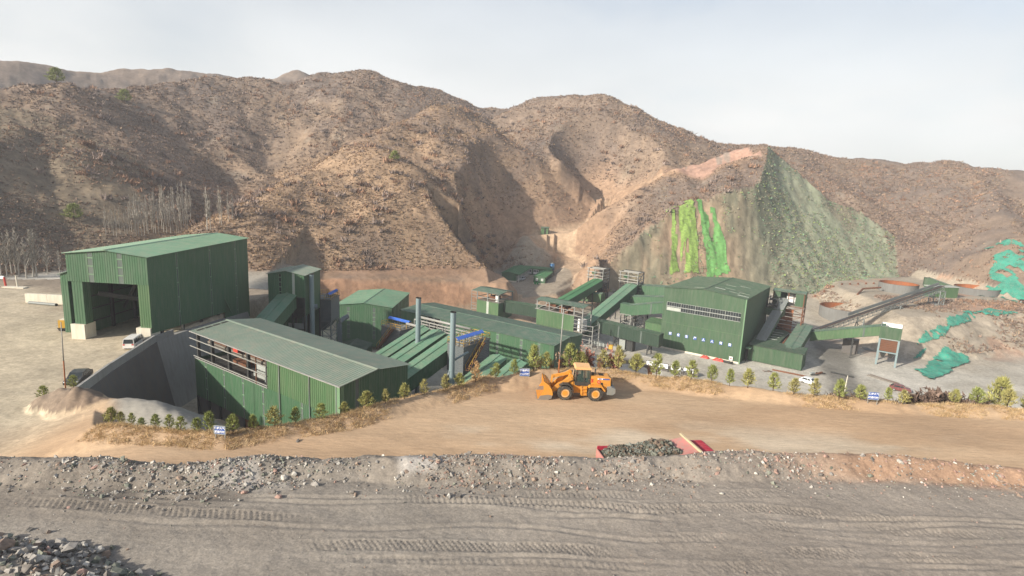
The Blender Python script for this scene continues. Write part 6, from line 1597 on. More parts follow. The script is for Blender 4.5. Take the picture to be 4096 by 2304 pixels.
MB().tube([(6.28, -.9, 0), (6.35, -.91, 0)], .31, 14).build('flange', 'dark', t)
t = thing('hydrant_post', 'red post with a white sign plate at the far left edge of the yard', 'post', (-116.6, 128.2, -6.0))
MB().tube([(0, 0, 0), (-.2, 0, 2.2)], .22, 10).build('post', 'red', t)
MB().box(-1.2, -.2, -.1, 0, 1.8, 2.5).build('plate', 'white', t)
t = thing('marker_post', 'white post on the concrete slab at the far left of the yard', 'post', (-113.9, 128.2, -6.0))
MB().tube([(0, 0, 0), (-.15, 0, 2.7)], .16, 8).build('post', 'concrete_white', t)
t = thing('concrete_slab', 'thin pale concrete slab under the white post at the far left', 'slab', (-116.6, 127.0, -6.05))
MB().box(0, 5, 0, 1.4, 0, .25).build('slab', 'concrete_white', t)
t = thing('guard_barrier', 'white roadside barrier beside the far yard edge behind the hangar', 'barrier', (-106, 141.5, -5.4), math.radians(4))
MB().beam((0, 0, .6), (13, 0, .6), .15, .35).build('rail', 'concrete_white', t)
for k in range(5): MB().beam((k * 3.2, .1, -.6), (k * 3.2, .1, .7), .12).build('post', 'steel_grey', t)

# ================================================================== loose things in the right yard
def lying(name, label, cat, x, y, rz, parts, mat, z=None):
    t = thing(name, label, cat, (x, y, lz(x, y) if z is None else z), math.radians(rz))
    for p in parts:
        if p[0] == 'tube': MB().tube([p[1], p[2]], p[3], 12).build('pipe', p[4] if len(p) > 4 else mat, t)
        else: MB().beam(p[1], p[2], p[3], p[4]).build('bar', p[5] if len(p) > 5 else mat, t)
    return t
lying('steel_beam', 'dark square steel beam lying alone in the yard near the lean-to corner', 'beam', 89.5, 152.0, -40, [('b', (0, 0, .2), (5.6, 0, .2), .4, .4)], 'steel')
lying('plank_stack', 'brown plank stack lying in the yard left of the hopper legs', 'planks', 99.0, 151.0, -62, [('b', (0, k * .5, .12 + .1 * (k % 2)), (7.5, k * .5 + .2, .12), .42, .16, 'rust' if k == 2 else 'deck') for k in range(4)], 'deck')
lying('scrap_heap', 'small heap of dark scrap and pale bags in the yard', 'scrap', 84.2, 149.5, 10, [('b', (0, 0, .2), (2.2, .6, .5), .5, .4, 'rust'), ('b', (-1.6, .3, .2), (-.4, .6, .4), .7, .5, 'panel_pale'), ('b', (.6, .9, .3), (2.9, .2, .3), .3, .3, 'steel'), ('tube', (-2.0, -.4, .2), (0, -.7, .3), .18)], 'steel')
lying('steel_pipe', 'long rusty pipe lying along the front of the lean-to shed', 'pipe', 73.2, 151.8, -33, [('tube', (0, 0, .2), (8.5, 0, .2), .22)], 'rust')
lying('steel_sheet_stack', 'grey steel sheets stacked behind the hopper tower', 'steel sheets', 114.5, 178.0, -12, [('b', (0, k * .8, .15 + k * .1), (8 - k, k * .8, .15 + k * .1), .8, .15, 'steel_grey') for k in range(3)], 'steel_grey')
lying('tyre', 'single dark tyre ring lying beside the hopper tower', 'tyre', 121.5, 180.5, 0, [('tube', (0, 0, .1), (0, 0, .9), 1.0)], 'rubber')
lying('steel_pipe', 'rusty pipe running down the bank behind the nearest round tank', 'pipe', 139.0, 226.0, 48, [('tube', (0, 0, .3), (9, 0, 1.6), .35), ('tube', (9, 0, 1.6), (16, -5, 2.2), .35)], 'rust')
lying('scaffold_section', 'pale steel scaffold sections leaning against the foot of the nearest round tank', 'scaffold', 121.8, 206.4, -18, [('b', (k * 1.2, 0, .1), (k * 1.2 + 5, .3, .5), .2, .2, 'steel_pale') for k in range(4)], 'steel_pale')
lying('scrap_heap', 'big heap of rusty scrap steel beside the right far tank', 'scrap', 205.5, 222.0, 0, [('b', (random.uniform(-6, 6), random.uniform(-2, 2), random.uniform(.2, .9)), (random.uniform(-6, 6), random.uniform(-2, 2), random.uniform(.2, 1.6)), .4, .4, random.choice(('rust', 'steel', 'panel_pale'))) for k in range(26)], 'rust', -15.0)
lying('timber', 'broken planks on the ground beside the red canvas heaps', 'timber', 70.0, 150.6, -20, [('b', (0, 0, .1), (2.4, .4, .15), .2, .1, 'rust'), ('b', (.4, -.5, .1), (1.8, .8, .3), .2, .12, 'deck'), ('b', (1, .5, .1), (3.6, -.3, .15), .14, .1, 'steel')], 'deck')
for j in range(13):
    x_, y_ = 118 + j * 4.6, 238.5 + j * 1.75
    o = MB().tube([(0, 0, 0), (0, 0, .75)], .42, 8).build('marker_stone', 'rust', None); o.location = (x_, y_, lz(x_, y_))
    tag(o, 'small dark marker stone in the row along the track below the rock cut', 'marker', 'marker stones along the track')
# ================================================================== erosion nets
def netting(name, label, poly, mat, lift=.25, step=1.0, group=None, ragged=1.2, thin=0.0):
    xs = [p[0] for p in poly]; ys = [p[1] for p in poly]
    X, Y = np.meshgrid(np.arange(min(xs) - 2, max(xs) + 2, step), np.arange(min(ys) - 2, max(ys) + 2, step))
    x, y = X.ravel(), Y.ravel()
    d = poly_d(x, y, poly) + fbm(x, y, 5, 3, 3) * ragged * 2.2
    z = land(x, y) + lift + fbm(x, y, 2.2, 4, 3) * .35 + np.abs(fbm(x * 1.5, y * .6, 1.8, 2, 2)) * .5
    if thin: d = np.where(fbm(x * 1.6, y * .5, 3.5, 6, 3) > thin, 9, d)
    nr_, na_ = X.shape; i_ = np.arange(nr_ * na_).reshape(nr_, na_)
    q = np.stack([i_[:-1, :-1], i_[:-1, 1:], i_[1:, 1:], i_[1:, :-1]], -1).reshape(-1, 4)
    q = q[d[q].max(1) < 0]
    if len(q) == 0: return
    u, inv = np.unique(q, return_inverse=True)
    o = mesh_np(name, np.stack([x[u], y[u], z[u]], 1), inv.reshape(-1, 4), mat)
    return tag(o, label, 'netting', group)
M['teal'] = paint('teal_green_net', (0.022, 0.25, 0.175), 0.85, 0.25, (0.20, 0.26, 0.19), 0.75, 1.0, False)
M['lime'] = paint('lime_green_net', (0.19, 0.33, 0.06), 0.85, 0.4, (0.22, 0.19, 0.10), 1.0, 3.2, True)
M['lime2'] = paint('deep_green_net', (0.09, 0.26, 0.085), 0.8, 0.35, (0.20, 0.33, 0.07), 1.0, 2.4, True)
GN = 'green erosion nets on the slopes'
netting('erosion_net', 'left strand of lime green netting hanging down the rock cut', [(71.0, 273.0), (75.2, 271.5), (76.0, 260), (75.6, 252.6), (73.4, 245.0), (64.0, 241.8), (67.0, 250.3)], M['lime'], .4, .45, GN, .8, .22)
netting('erosion_net', 'middle strand of lime green netting hanging down the rock cut', [(75.5, 271), (80.4, 266), (82.1, 253.9), (82.4, 245.6), (74.3, 244.4), (75.3, 252.6)], M['lime'], .45, .45, GN, .7, .22)
netting('erosion_net', 'right strand of deeper green netting hanging down the rock cut', [(82.4, 264), (91.0, 263), (95.0, 252.4), (96, 246.8), (84.4, 245.0), (84.1, 252.4)], M['lime2'], .4, .45, GN, .7, .22)
netting('erosion_net', 'long teal netting band across the upper face of the right mound', [(125.3, 173.3), (130.7, 177.4), (139.1, 182.6), (149.2, 188.8), (163.2, 199.0), (164.1, 196.2), (154.3, 189.0), (142.6, 180.8), (131.7, 174.9)], M['teal'], .3, .5, GN, .9, .42)
netting('erosion_net', 'largest teal netting patch at the foot of the right mound', [(117.3, 156.9), (129.4, 169.9), (134.8, 173.4), (140.1, 174.1), (145.7, 173.6), (140.4, 167.5), (131.0, 160.6), (121.4, 151.7), (115.6, 149.0)], M['teal'], .35, .5, GN, 1.3, .48)
netting('erosion_net', 'small teal netting scrap right of the hopper tower legs', [(121.0, 166.6), (128.5, 173.1), (132.8, 174.5), (128.9, 171.1), (125.2, 169.2)], M['teal'], .35, .4, GN, .3)
netting('erosion_net', 'big teal netting sheet on the far right slope behind the tanks', [(196.0, 235.6), (215.2, 256.3), (222.6, 255.4), (229.0, 248.5), (226.1, 240.3), (205, 212.7), (199.0, 219.7), (193.2, 228.2)], M['teal'], .35, .8, GN, 1.8, .16)
netting('erosion_net', 'thin teal netting band high on the far right slope', [(214.1, 269.2), (222.1, 267.8), (229.6, 255.8), (228.1, 249.7), (220.4, 260.7)], M['teal'], .35, .8, GN, 1.2, .15)
netting('erosion_net', 'flat teal netting strip along the top edge of the right mound', [(163.2, 199.0), (176.4, 206.5), (183.6, 201.2), (175.8, 198.6), (164.6, 195.3)], M['teal'], .3, .6, GN, .7, .3)
# ================================================================== leaf and stone materials coloured by mesh attribute
def attr_mat(name, rough=0.9, var=0.3, scale=3.0, transl=0.0):
    m, t, N, b = new_mat(name)
    at = add_node(t, 'ShaderNodeAttribute', attribute_name='Col')
    geo = add_node(t, 'ShaderNodeNewGeometry')
    n1 = add_node(t, 'ShaderNodeTexNoise', Scale=scale, Detail=4.0)
    t.links.new(geo.outputs['Position'], n1.inputs['Vector'])
    mr = add_node(t, 'ShaderNodeMapRange')
    mr.inputs['From Min'].default_value = .3; mr.inputs['From Max'].default_value = .7
    mr.inputs['To Min'].default_value = 1 - var; mr.inputs['To Max'].default_value = 1 + var
    t.links.new(n1.outputs['Fac'], mr.inputs['Value'])
    sc = add_node(t, 'ShaderNodeVectorMath', operation='SCALE')
    t.links.new(at.outputs['Color'], sc.inputs[0]); t.links.new(mr.outputs[0], sc.inputs['Scale'])
    t.links.new(sc.outputs[0], b.inputs['Base Color'])
    b.inputs['Roughness'].default_value = rough; b.inputs['Specular IOR Level'].default_value = .15
    return m
MAT_LEAF = attr_mat('needles_and_twigs', .8, .25, 2.0)
MAT_STONE = attr_mat('broken_rock', .9, .28, 7.0)
MAT_STRAW = attr_mat('dry_straw', .85, .2, 3.0)
M['bark'] = paint('pine_bark', (.10, .065, .04), .9, .2)
M['bark_pale'] = paint('pale_poplar_bark', (.36, .33, .28), .85, .1, (.2, .18, .15), .3)

def tri_mesh(name, V, cols, mat, parent=None):
    """V: (n, 3, 3) triangles; cols: (n, 3)"""
    V = np.asarray(V, np.float32); n = len(V)
    return mesh_np(name, V.reshape(-1, 3), np.arange(n * 3).reshape(-1, 3), mat, np.repeat(np.asarray(cols, np.float32), 3, 0), False, parent)
def tri_data(name, V, cols, mat):
    o = tri_mesh(name, V, cols, mat); me = o.data; bpy.data.objects.remove(o); return me

# ------------------------------------------------------------------ young pines: trunk and crown of needle tufts on whorled branches
def pine_meshes(seed, col):
    rg = np.random.default_rng(seed)
    T = []; Cc = []
    tr = MB(); tr.tube([(0, 0, -.15), (rg.normal() * .02, rg.normal() * .02, .5), (0, 0, 1.0)], [.028, .018, .006], 7)
    nw = 8
    tips = []
    for w in range(nw):
        h = .16 + .78 * w / (nw - 1) + rg.normal() * .015
        reach = (.36 * (1 - (w / (nw - 1)) ** 1.3 * .78)) * (.75 if w == 0 else 1)
        nb = rg.integers(5, 8)
        a0 = rg.random() * 6.28
        for k in range(nb):
            if rg.random() < .2: continue
            a = a0 + 6.28 * k / nb + rg.normal() * .2; rr = reach * rg.uniform(.65, 1.2); lift = rg.uniform(.25, .75) * rr
            b0 = np.array([0, 0, h]); b1 = np.array([math.cos(a) * rr, math.sin(a) * rr, h + lift])
            tr.tube([tuple(b0), tuple(b1)], [.008, .003], 4, False)
            for f in (.55, .8, 1.0):
                p = b0 + (b1 - b0) * f; d = (b1 - b0) / np.linalg.norm(b1 - b0) * .5 + np.array([0, 0, .75])
                tips.append((p, d, .12 if f < 1 else .16, w / nw))
    tips.append((np.array([0, 0, .96]), np.array([0, 0, 1.]), .15, 1)); tips.append((np.array([0, 0, .88]), np.array([0, 0, 1.]), .17, 1))
    for p, d, L_, hw in tips:
        base = np.array(col) * rg.uniform(.65, 1.35)
        for j in range(9):
            v = d + rg.normal(size=3) * .55; v /= np.linalg.norm(v); L2 = L_ * rg.uniform(.7, 1.15)
            s = np.cross(v, rg.normal(size=3)); s /= np.linalg.norm(s) + 1e-6
            q = p + rg.normal(size=3) * .018
            T.append([q - s * .013, q + s * .013, q + v * L2]); Cc.append(base * rg.uniform(.8, 1.2))
    return tr, T, Cc
PINE_PROTO = []
for sd, col in ((1, (.33, .32, .11)), (2, (.29, .31, .10)), (3, (.35, .32, .125)), (4, (.25, .28, .09)), (5, (.46, .31, .16))):
    tr, T, Cc = pine_meshes(sd, col)
    to = tr.build('trunk', 'bark'); tm = to.data; bpy.data.objects.remove(to)
    PINE_PROTO.append((tm, tri_data('crown', T, Cc, MAT_LEAF)))
def plant(name, label, cat, loc, h, wide, rz, proto, group=None):
    t = thing(name, label, cat, loc, rz, group); t.scale = (h * wide, h * wide, h)
    for nm, me in zip(('trunk', 'crown'), proto):
        o = bpy.data.objects.new(nm, me); COL.objects.link(o); o.parent = t
    return t
PINES = [(-35.9, 48.5, 1.64), (-34.8, 48.2, 1.24), (-33.7, 48.0, 1.16), (-32.7, 47.8, 0.93), (-31.1, 47.3, 1.25), (-29.5, 46.7, 1.38), (-28.4, 46.5, 1.3), (-26.8, 46.2, 1.22), (-25.5, 45.8, 1.75), (-23.4, 45.7, 1.66),
 (-22.0, 46.4, 1.4), (-20.5, 47.2, 1.79), (-19.1, 48.5, 1.53), (-17.1, 49.4, 1.48), (-15.4, 50.9, 1.2), (-13.6, 52.1, 1.72), (-12.0, 53.2, 1.42), (-10.4, 54.7, 1.63), (-8.6, 55.9, 1.57), (-6.6, 57.6, 1.71), (-5.2, 58.7, 1.55), (-3.5, 59.9, 2.23),
 (-1.4, 62.2, 1.64), (0.7, 62.8, 1.85), (3.0, 64.4, 3.06), (4.5, 64.6, 2.08), (7.3, 65.6, 3.01), (8.7, 65.8, 2.01), (11.5, 66.6, 2.49), (13.1, 65.4, 2.91), (15.3, 65.4, 2.42), (17.6, 64.8, 2.69), (19.7, 64.4, 2.08), (21.5, 64.0, 2.27), (23.7, 63.4, 2.05), (25.7, 63.1, 1.95), (27.6, 62.6, 2.23), (30.4, 62.2, 2.02), (32.6, 61.8, 1.82), (34.7, 61.4, 2.1), (37.2, 60.9, 2.27), (39.6, 60.9, 1.7), (42.6, 60.8, 1.6), (44.2, 60.6, 1.59), (50.4, 61.2, 1.8), (52.4, 60.7, 1.98), (57.5, 63.5, 4.13), (56.0, 60.8, 2.17), (62.0, 64.5, 3.06)]
ORD = ('first', 'second', 'third', 'fourth', 'fifth', 'sixth', 'seventh', 'eighth', 'ninth', 'tenth', 'eleventh', 'twelfth', 'thirteenth')
SECT = [(0, 9, 'left of the left blue sign'), (9, 16, 'right of the left blue sign, before the pit shed'), (16, 24, 'between the pit shed and the middle blue sign'),
        (24, 32, 'between the middle blue sign and the notice boards'), (32, 41, 'right of the notice boards along the embankment'), (41, 49, 'right of the right blue sign')]
for i, (x, y, h) in enumerate(PINES):
    a, b_, wh_ = next(s for s in SECT if s[0] <= i < s[1])
    size = 'tall' if h > 2.4 else ('small' if h < 1.35 else 'young')
    pr = PINE_PROTO[4] if i == 21 else PINE_PROTO[int(RNG.integers(0, 4))]
    if i == 21: lab = 'browning young pine with tan needles, on the bank left of the middle blue sign'
    else: lab = '%s green pine, %s from left %s' % (size, ORD[i - a], wh_)
    plant('pine_tree', lab, 'pine tree', (x, y, lz(x, y) - .05), h, RNG.uniform(.8, 1.25), RNG.uniform(0, 6), pr, 'young pines along the road embankment')
for lab, x, y, h in (('young pine on the dirt heap left of the left lamp post', -57.2, 66.2, 1.65), ('young pine between the left lamp post and the parapet end', -54.0, 67.0, 1.5)):
    plant('pine_tree', lab, 'pine tree', (x, y, lz(x, y) - .05), h, 1.2, 2, PINE_PROTO[1])
for lab, x, y, h in (('dark green round pine alone on the brown slope above the hangar', -136.4, 176, 5.2), ('dark pine on the skyline at the far left, the left one of two', -213.2, 272.5, 7.0), ('dark pine on the skyline at the far left, the right one of two', -195.5, 292, 6.5), ('single small green pine high on the front hill ridge', -51.1, 241.8, 4.2)):
    plant('pine_tree', lab, 'pine tree', (x, y, lz(x, y) - .3), h, 1.6, 1, PINE_PROTO[3])

# ------------------------------------------------------------------ leafless or russet shrubs
def shrub_mesh(seed, col, leaf, nst=16, nl=10):
    rg = np.random.default_rng(seed); T = []; Cc = []; st = MB()
    for k in range(nst):
        a = rg.random() * 6.28; sp = rg.uniform(.1, .55); h = rg.uniform(.55, 1.0)
        p = np.zeros(3); d = np.array([math.cos(a) * sp, math.sin(a) * sp, 1.0]); q = d * h / np.linalg.norm(d)
        mid = q * .5 + rg.normal(size=3) * .03
        st.tube([tuple(p), tuple(mid), tuple(q)], [.011, .008, .003], 4, False)
        for j in range(nl):
            f = rg.uniform(.25, 1.0); c = q * f + rg.normal(size=3) * .05; v = rg.normal(size=3) * .6 + np.array([math.cos(a) * .4, math.sin(a) * .4, .6]); v /= np.linalg.norm(v)
            s = np.cross(v, rg.normal(size=3)); s /= np.linalg.norm(s) + 1e-6; Lf = leaf * rg.uniform(.6, 1.5)
            wd = Lf * (.28 if leaf > .07 else .09)
            T.append([c - s * wd, c + s * wd, c + v * Lf]); Cc.append(np.array(col) * rg.uniform(.6, 1.4))
    return st, T, Cc
SHRUB = []
for sd, col, leaf, nst, nl in ((11, (.42, .20, .15), .13, 22, 18), (12, (.34, .22, .15), .11, 16, 13), (13, (.165, .115, .09), .22, 26, 16), (14, (.27, .13, .07), .12, 14, 12)):
    st, T, Cc = shrub_mesh(sd, col, leaf, nst, nl)
    so = st.build('stems', 'bark'); sm = so.data; bpy.data.objects.remove(so)
    SHRUB.append((sm, tri_data('leaves', T, Cc, MAT_LEAF)))
def shrub(label, x, y, h, wide, k, group):
    t = thing('shrub', label, 'shrub', (x, y, lz(x, y) - .05), RNG.uniform(0, 6), group); t.scale = (h * wide, h * wide, h)
    for nm, me in zip(('stems', 'leaves'), SHRUB[k]):
        o = bpy.data.objects.new(nm, me); COL.objects.link(o); o.parent = t
    return t
for lab, x, y, h, k in (('big pinkish russet shrub right of the long shed gable, behind the loader cab', 9.6, 67.6, 3.6, 0), ('broad reddish shrub between pines behind the loader hood', 12.9, 67.2, 3.5, 0), ('small orange brown shrub beside the white pipe gate', 17.1, 65.9, 1.9, 3),
                        ('pale tan dry shrub right of the middle blue sign', 3.6, 65.2, 2.5, 1), ('thin brown shrub left of the lamp post against the dark gable', 6.7, 67.3, 3.1, 1), ('low tan shrub at the foot of the lamp post', 5.2, 65.9, 1.6, 1), ('straggly pinkish shrub behind the tallest pine', 8.4, 68.0, 2.9, 0), ('low russet shrub right of the loader exhaust', 11.0, 66.0, 1.6, 3)):
    shrub(lab, x, y, h, .8, k, 'russet shrubs behind the loader')
for i, (x, y, h) in enumerate([(49.1, 65.1, 2.6), (49.4, 63.2, 2.5), (53.7, 67.1, 3.1), (52.9, 69.1, 2.7), (46.2, 62.4, 1.6), (55.5, 66.6, 2.8), (60.2, 68.1, 2.6), (51.5, 64.8, 2.7), (58.0, 66.5, 2.7)]):
    shrub('leafless grey brown bush, %s from left in the thicket by the blue sign' % ORD[sorted([49.1, 49.4, 53.7, 52.9, 46.2, 55.5, 60.2, 51.5, 58.0]).index(x)], x, y, h, .95, 2, 'bushes of the right thicket')

# ------------------------------------------------------------------ bare poplars
POPL = []
for sd in range(5):
    rg = np.random.default_rng(50 + sd); st = MB(); T = []; Cc = []
    st.tube([(0, 0, -.03), (rg.normal() * .006, rg.normal() * .006, .5), (rg.normal() * .01, 0, 1)], [.011, .007, .0015], 6, False)
    for k in range(46):
        h = rg.uniform(.22, .97); a = rg.random() * 6.28; L_ = (1.02 - h) * rg.uniform(.22, .42) + .03; sp = rg.uniform(.2, .42)
        p = np.array([0, 0, h]); d = np.array([math.cos(a) * sp, math.sin(a) * sp, 1.]); d /= np.linalg.norm(d)
        for j in range(6):
            f = rg.uniform(0, .8); q = p + d * L_ * f; v = d + rg.normal(size=3) * .22; v /= np.linalg.norm(v); s = np.cross(v, rg.normal(size=3)); s /= np.linalg.norm(s); ll = L_ * rg.uniform(.25, .6)
            if j == 0: q = p; ll = L_; v = d
            wd = .0065 if j == 0 else .0042
            T.append([q - s * wd, q + s * wd, q + v * ll]); Cc.append(np.array((.37, .335, .285)) * rg.uniform(.7, 1.3))
    so = st.build('trunk', 'bark_pale'); sm = so.data; bpy.data.objects.remove(so)
    POPL.append((sm, tri_data('crown', T, Cc, MAT_LEAF)))
POP_A = [(-128.8, 140.6, 10.9), (-127.8, 141.2, 9.7), (-127.9, 142.7, 10.2), (-126.1, 142.7, 11.1), (-124.4, 142.9, 9.2), (-124.1, 144.7, 10.9), (-123.6, 145.1, 11.0), (-121.4, 150.0, 5.9), (-123.1, 148.0, 7.4), (-127.7, 143.7, 7.0)]
POP_B = [(-126.2, 175.2, 8.0), (-126.2, 176.7, 6.0), (-125.7, 177.1, 7.6), (-124.8, 176.5, 7.0), (-124.0, 176.7, 8.6), (-124.2, 178.7, 7.5), (-123.8, 179.0, 4.3), (-123.5, 179.8, 5.9), (-122.4, 179.3, 7.4), (-123.4, 182.0, 7.4), (-122.8, 182.0, 10.5), (-122.1, 182.5, 10.6), (-120.7, 181.1, 12.2), (-120.2, 181.4, 12.1), (-119.8, 182.3, 11.0), (-119.4, 183.1, 9.5), (-120.5, 186.2, 10.5), (-119.6, 185.3, 10.2), (-120.2, 188.2, 10.7), (-119.3, 187.6, 9.6), (-118.8, 187.9, 12.9), (-117.9, 188.2, 10.4), (-118.8, 191.5, 12.8), (-117.6, 190.5, 13.9), (-116.5, 190.2, 9.4), (-118.0, 193.8, 8.6), (-115.5, 190.8, 10.0), (-116.2, 193.4, 13.1), (-114.8, 193.1, 6.8), (-114.3, 193.3, 5.9), (-115.3, 196.6, 8.2), (-113.1, 194.3, 8.4), (-114.8, 198.7, 7.3), (-113.3, 197.1, 8.2)]
POP_C = [(-119.4, 197.1, 9.3), (-118.6, 198.5, 10.4), (-118.3, 200.9, 11.2), (-117.5, 201.9, 12.1), (-117.5, 204.4, 10.9), (-117.6, 206.7, 9.8), (-96.2, 177.9, 13.5), (-95.3, 178.2, 11.2), (-95.6, 184.5, 12.2), (-94.0, 182.5, 11.5), (-93.2, 185.5, 10.1), (-92.3, 186.5, 8.9), (-120.1, 195.5, 8.9)]
def poplar(lab, x, y, h, wide, group):
    t = plant('poplar_tree', lab, 'tree', (x, y, lz(x, y) - .2), h, wide, RNG.uniform(0, 6), POPL[int(RNG.integers(0, 5))], group)
srt = sorted(POP_A)
for x, y, h in POP_A: poplar('bare pale poplar, %s from the left in the row at the far left yard edge' % ORD[srt.index((x, y, h))], x, y, h * 1.15, 1.5, 'bare poplars at the yard edge')
for i, (x, y, h) in enumerate(POP_B): poplar('slender bare poplar in the %s of the dense grove behind the hangar roof' % ('low left end', 'middle', 'taller right end')[min(2, i // 12)], x, y, h * 1.15, .8, 'dense poplar grove behind the hangar')
for x, y, h in POP_C[:6] + POP_C[12:]: poplar('taller bare poplar in the back clump of the grove, up the gully', x, y, h * 1.2, .9, 'back clump of bare poplars')
for i, (x, y, h) in enumerate(POP_C[6:12]): poplar('lone bare pale poplar right of the grove, %s of six' % ORD[i], x, y, h, 1.2 if i < 1 else .8, 'lone poplars right of the grove')

# ------------------------------------------------------------------ scrub on the hills (ground cover)
def scatter(name, n, pick, size, col_fn, tris=6, flat=1.0, up=.8, mat=None, label=None, cat=None, seed=5):
    rg = np.random.default_rng(seed)
    x, y, z = pick(n, rg); n = len(x)
    s = size(rg, x, y, n)
    base = np.stack([x, y, z], 1)[:, None, None, :]
    dirs = rg.normal(size=(n, tris, 3)); dirs[..., 2] = np.abs(dirs[..., 2]) * .7 + up
    dirs /= np.linalg.norm(dirs, axis=2, keepdims=True)
    side = np.cross(dirs, rg.normal(size=(n, tris, 3))); side /= np.linalg.norm(side, axis=2, keepdims=True) + 1e-6
    off = rg.normal(size=(n, tris, 3)) * np.array([.35, .35, .08]); ss = s[:, None, None]
    p = off * ss; L_ = rg.uniform(.6, 1.2, (n, tris, 1)) * ss; w_ = .30 * flat * rg.uniform(.7, 1.3, (n, tris, 1)) * ss
    V = np.stack([p - side * w_, p + side * w_, p + dirs * L_], 2) + base
    c = col_fn(rg, x, y, z, n)
    C3 = np.repeat(c[:, None, :], tris, 1) * rg.uniform(.75, 1.25, (n, tris, 1))
    o = tri_mesh(name, V.reshape(-1, 3, 3), C3.reshape(-1, 3), mat or MAT_LEAF)
    o['kind'] = 'stuff'
    if label: o['label'] = label; o['category'] = cat
    return o
hz = np.where(zone == 3)[0]
fr_ = np.hypot(fx, fy)
front_w = (fr_ > 120) & (fr_ < 520)
hz = hz[front_w[hz]]
def hill_pick(n, rg):
    w_ = np.ones(len(hz)); q = Q[rg.choice(hz, n)]
    a, b_ = rg.random((2, n)); 
    w4 = np.stack([(1 - a) * (1 - b_), a * (1 - b_), a * b_, (1 - a) * b_], 1)
    x = (gx[q] * w4).sum(1); y = (gy[q] * w4).sum(1); z = (gz[q] * w4).sum(1)
    dv, hv = seg_near(x, y, VROAD)
    dens = fbm(x, y, 34, 2, 4) + .35 * fbm(x, y, 9, 5, 2)
    dk, hk = seg_near(x, y, TRACK); tp, ht = seg_near(x, y, RIDGES['rock_top'][2][1:4])
    bare = (dk < 9) | ((tp < 14) & (x < 122)) | ((z < -8.5) & (y < 215)) | (dv < 7) | ((dv < 16) & (y > 195) & (rg.random(n) < .75))
    k = (dens + rg.normal(size=n) * .22 > -.34) & ~bare
    return x[k], y[k], z[k] - .05
def hill_size(rg, x, y, n):
    r = np.hypot(x, y); return rg.uniform(.35, 1.0, n) ** 1.3 * (1.0 + 0.7 * sstep(220, 480, r)) * .82
def hill_col(rg, x, y, z, n):
    pal = np.array([(.215, .150, .115), (.235, .165, .125), (.20, .142, .112), (.25, .172, .118), (.27, .195, .130), (.22, .165, .132)])
    c = pal[rg.integers(0, len(pal), n)]
    fz_ = np.maximum.reduce([ridge_z(x, y, *RIDGES[k]) for k in ('front', 'front_a', 'front_a2', 'front_a3')])
    warm = (fz_ > z - 7) & (rg.random(n) < .5)
    c = np.where(warm[:, None], np.array((.30, .205, .125)), c)
    rus = (fbm(x, y, 26, 7, 3) > .30) & (rg.random(n) < .55) | (rg.random(n) < .012)
    c = np.where(rus[:, None], np.array((.285, .175, .115)), c)
    return c * rg.uniform(.75, 1.25, (n, 1))
scatter('hillside_scrub', 150000, hill_pick, hill_size, hill_col, 5, 1.0, .45, MAT_LEAF, 'leafless brown scrub and dry grass covering the hills', 'scrub')
def big_pick(n, rg):
    x, y, z = hill_pick(n, rg); k = fbm(x, y, 30, 3, 3) > .02
    return x[k], y[k], z[k]
def russet(rg, x, y, z, n):
    c = np.where((rg.random(n) < .35)[:, None], np.array((.29, .175, .115)), np.array((.225, .175, .15))); return c * rg.uniform(.7, 1.2, (n, 1))
scatter('hillside_bushes', 3800, big_pick, lambda rg, x, y, n: rg.uniform(1.2, 2.6, n), russet, 26, .42, .9, MAT_LEAF, 'larger russet and grey bushes dotted over the hills', 'bushes', 8)

# scraps of net and weeds on the rock cut
cz = np.where(zone == 4)[0]
def cut_pick(n, rg):
    q = Q[rg.choice(cz, n)]; a, b_ = rg.random((2, n)); w4 = np.stack([(1 - a) * (1 - b_), a * (1 - b_), a * b_, (1 - a) * b_], 1)
    x = (gx[q] * w4).sum(1); y = (gy[q] * w4).sum(1); z = (gz[q] * w4).sum(1)
    k = fbm(x, y, 12, 3, 3) + sstep(85, 150, x) * .35 + rg.normal(size=n) * .15 > .12
    return x[k], y[k], z[k]
def cut_col(rg, x, y, z, n):
    g = rg.random(n)
    c = np.where((g < .3)[:, None], np.array((.17, .27, .16)), np.where((g < .45)[:, None], np.array((.30, .37, .14)), np.array((.25, .225, .16))))
    return c * rg.uniform(.7, 1.2, (n, 1))
scatter('net_scraps_and_weeds', 9000, cut_pick, lambda rg, x, y, n: rg.uniform(.3, 1.0, n), cut_col, 4, .9, .5, MAT_LEAF, 'scraps of green net and weeds clinging to the rock cut', 'weeds', 9)

# ------------------------------------------------------------------ dry straw along the embankment
def berm_pick(n, rg):
    P_ = np.array(ROAD_BERM); k = rg.integers(0, len(P_) - 2, n); f = rg.random(n)
    L_ = np.hypot(*(P_[1:-1, :2] - P_[:-2, :2]).T); k = rg.choice(len(L_), n, p=L_ / L_.sum())
    p = P_[k] + (P_[k + 1] - P_[k]) * f[:, None]
    d = P_[k + 1, :2] - P_[k, :2]; d /= np.hypot(d[:, 0], d[:, 1])[:, None]
    o_ = rg.uniform(-1.7, 1.0, n)
    x = p[:, 0] - d[:, 1] * o_; y = p[:, 1] + d[:, 0] * o_
    m = fbm(x, y, 4.5, 3, 3) + rg.normal(size=n) * .1 > .0 - .2 * (o_ > -.3)
    x, y = x[m], y[m]
    return x, y, land(x, y) - .02
def straw_col(rg, x, y, z, n):
    pal = np.array([(.56, .40, .21), (.50, .35, .18), (.60, .46, .27), (.42, .29, .16)]); return pal[rg.integers(0, 4, n)] * rg.uniform(.75, 1.2, (n, 1))
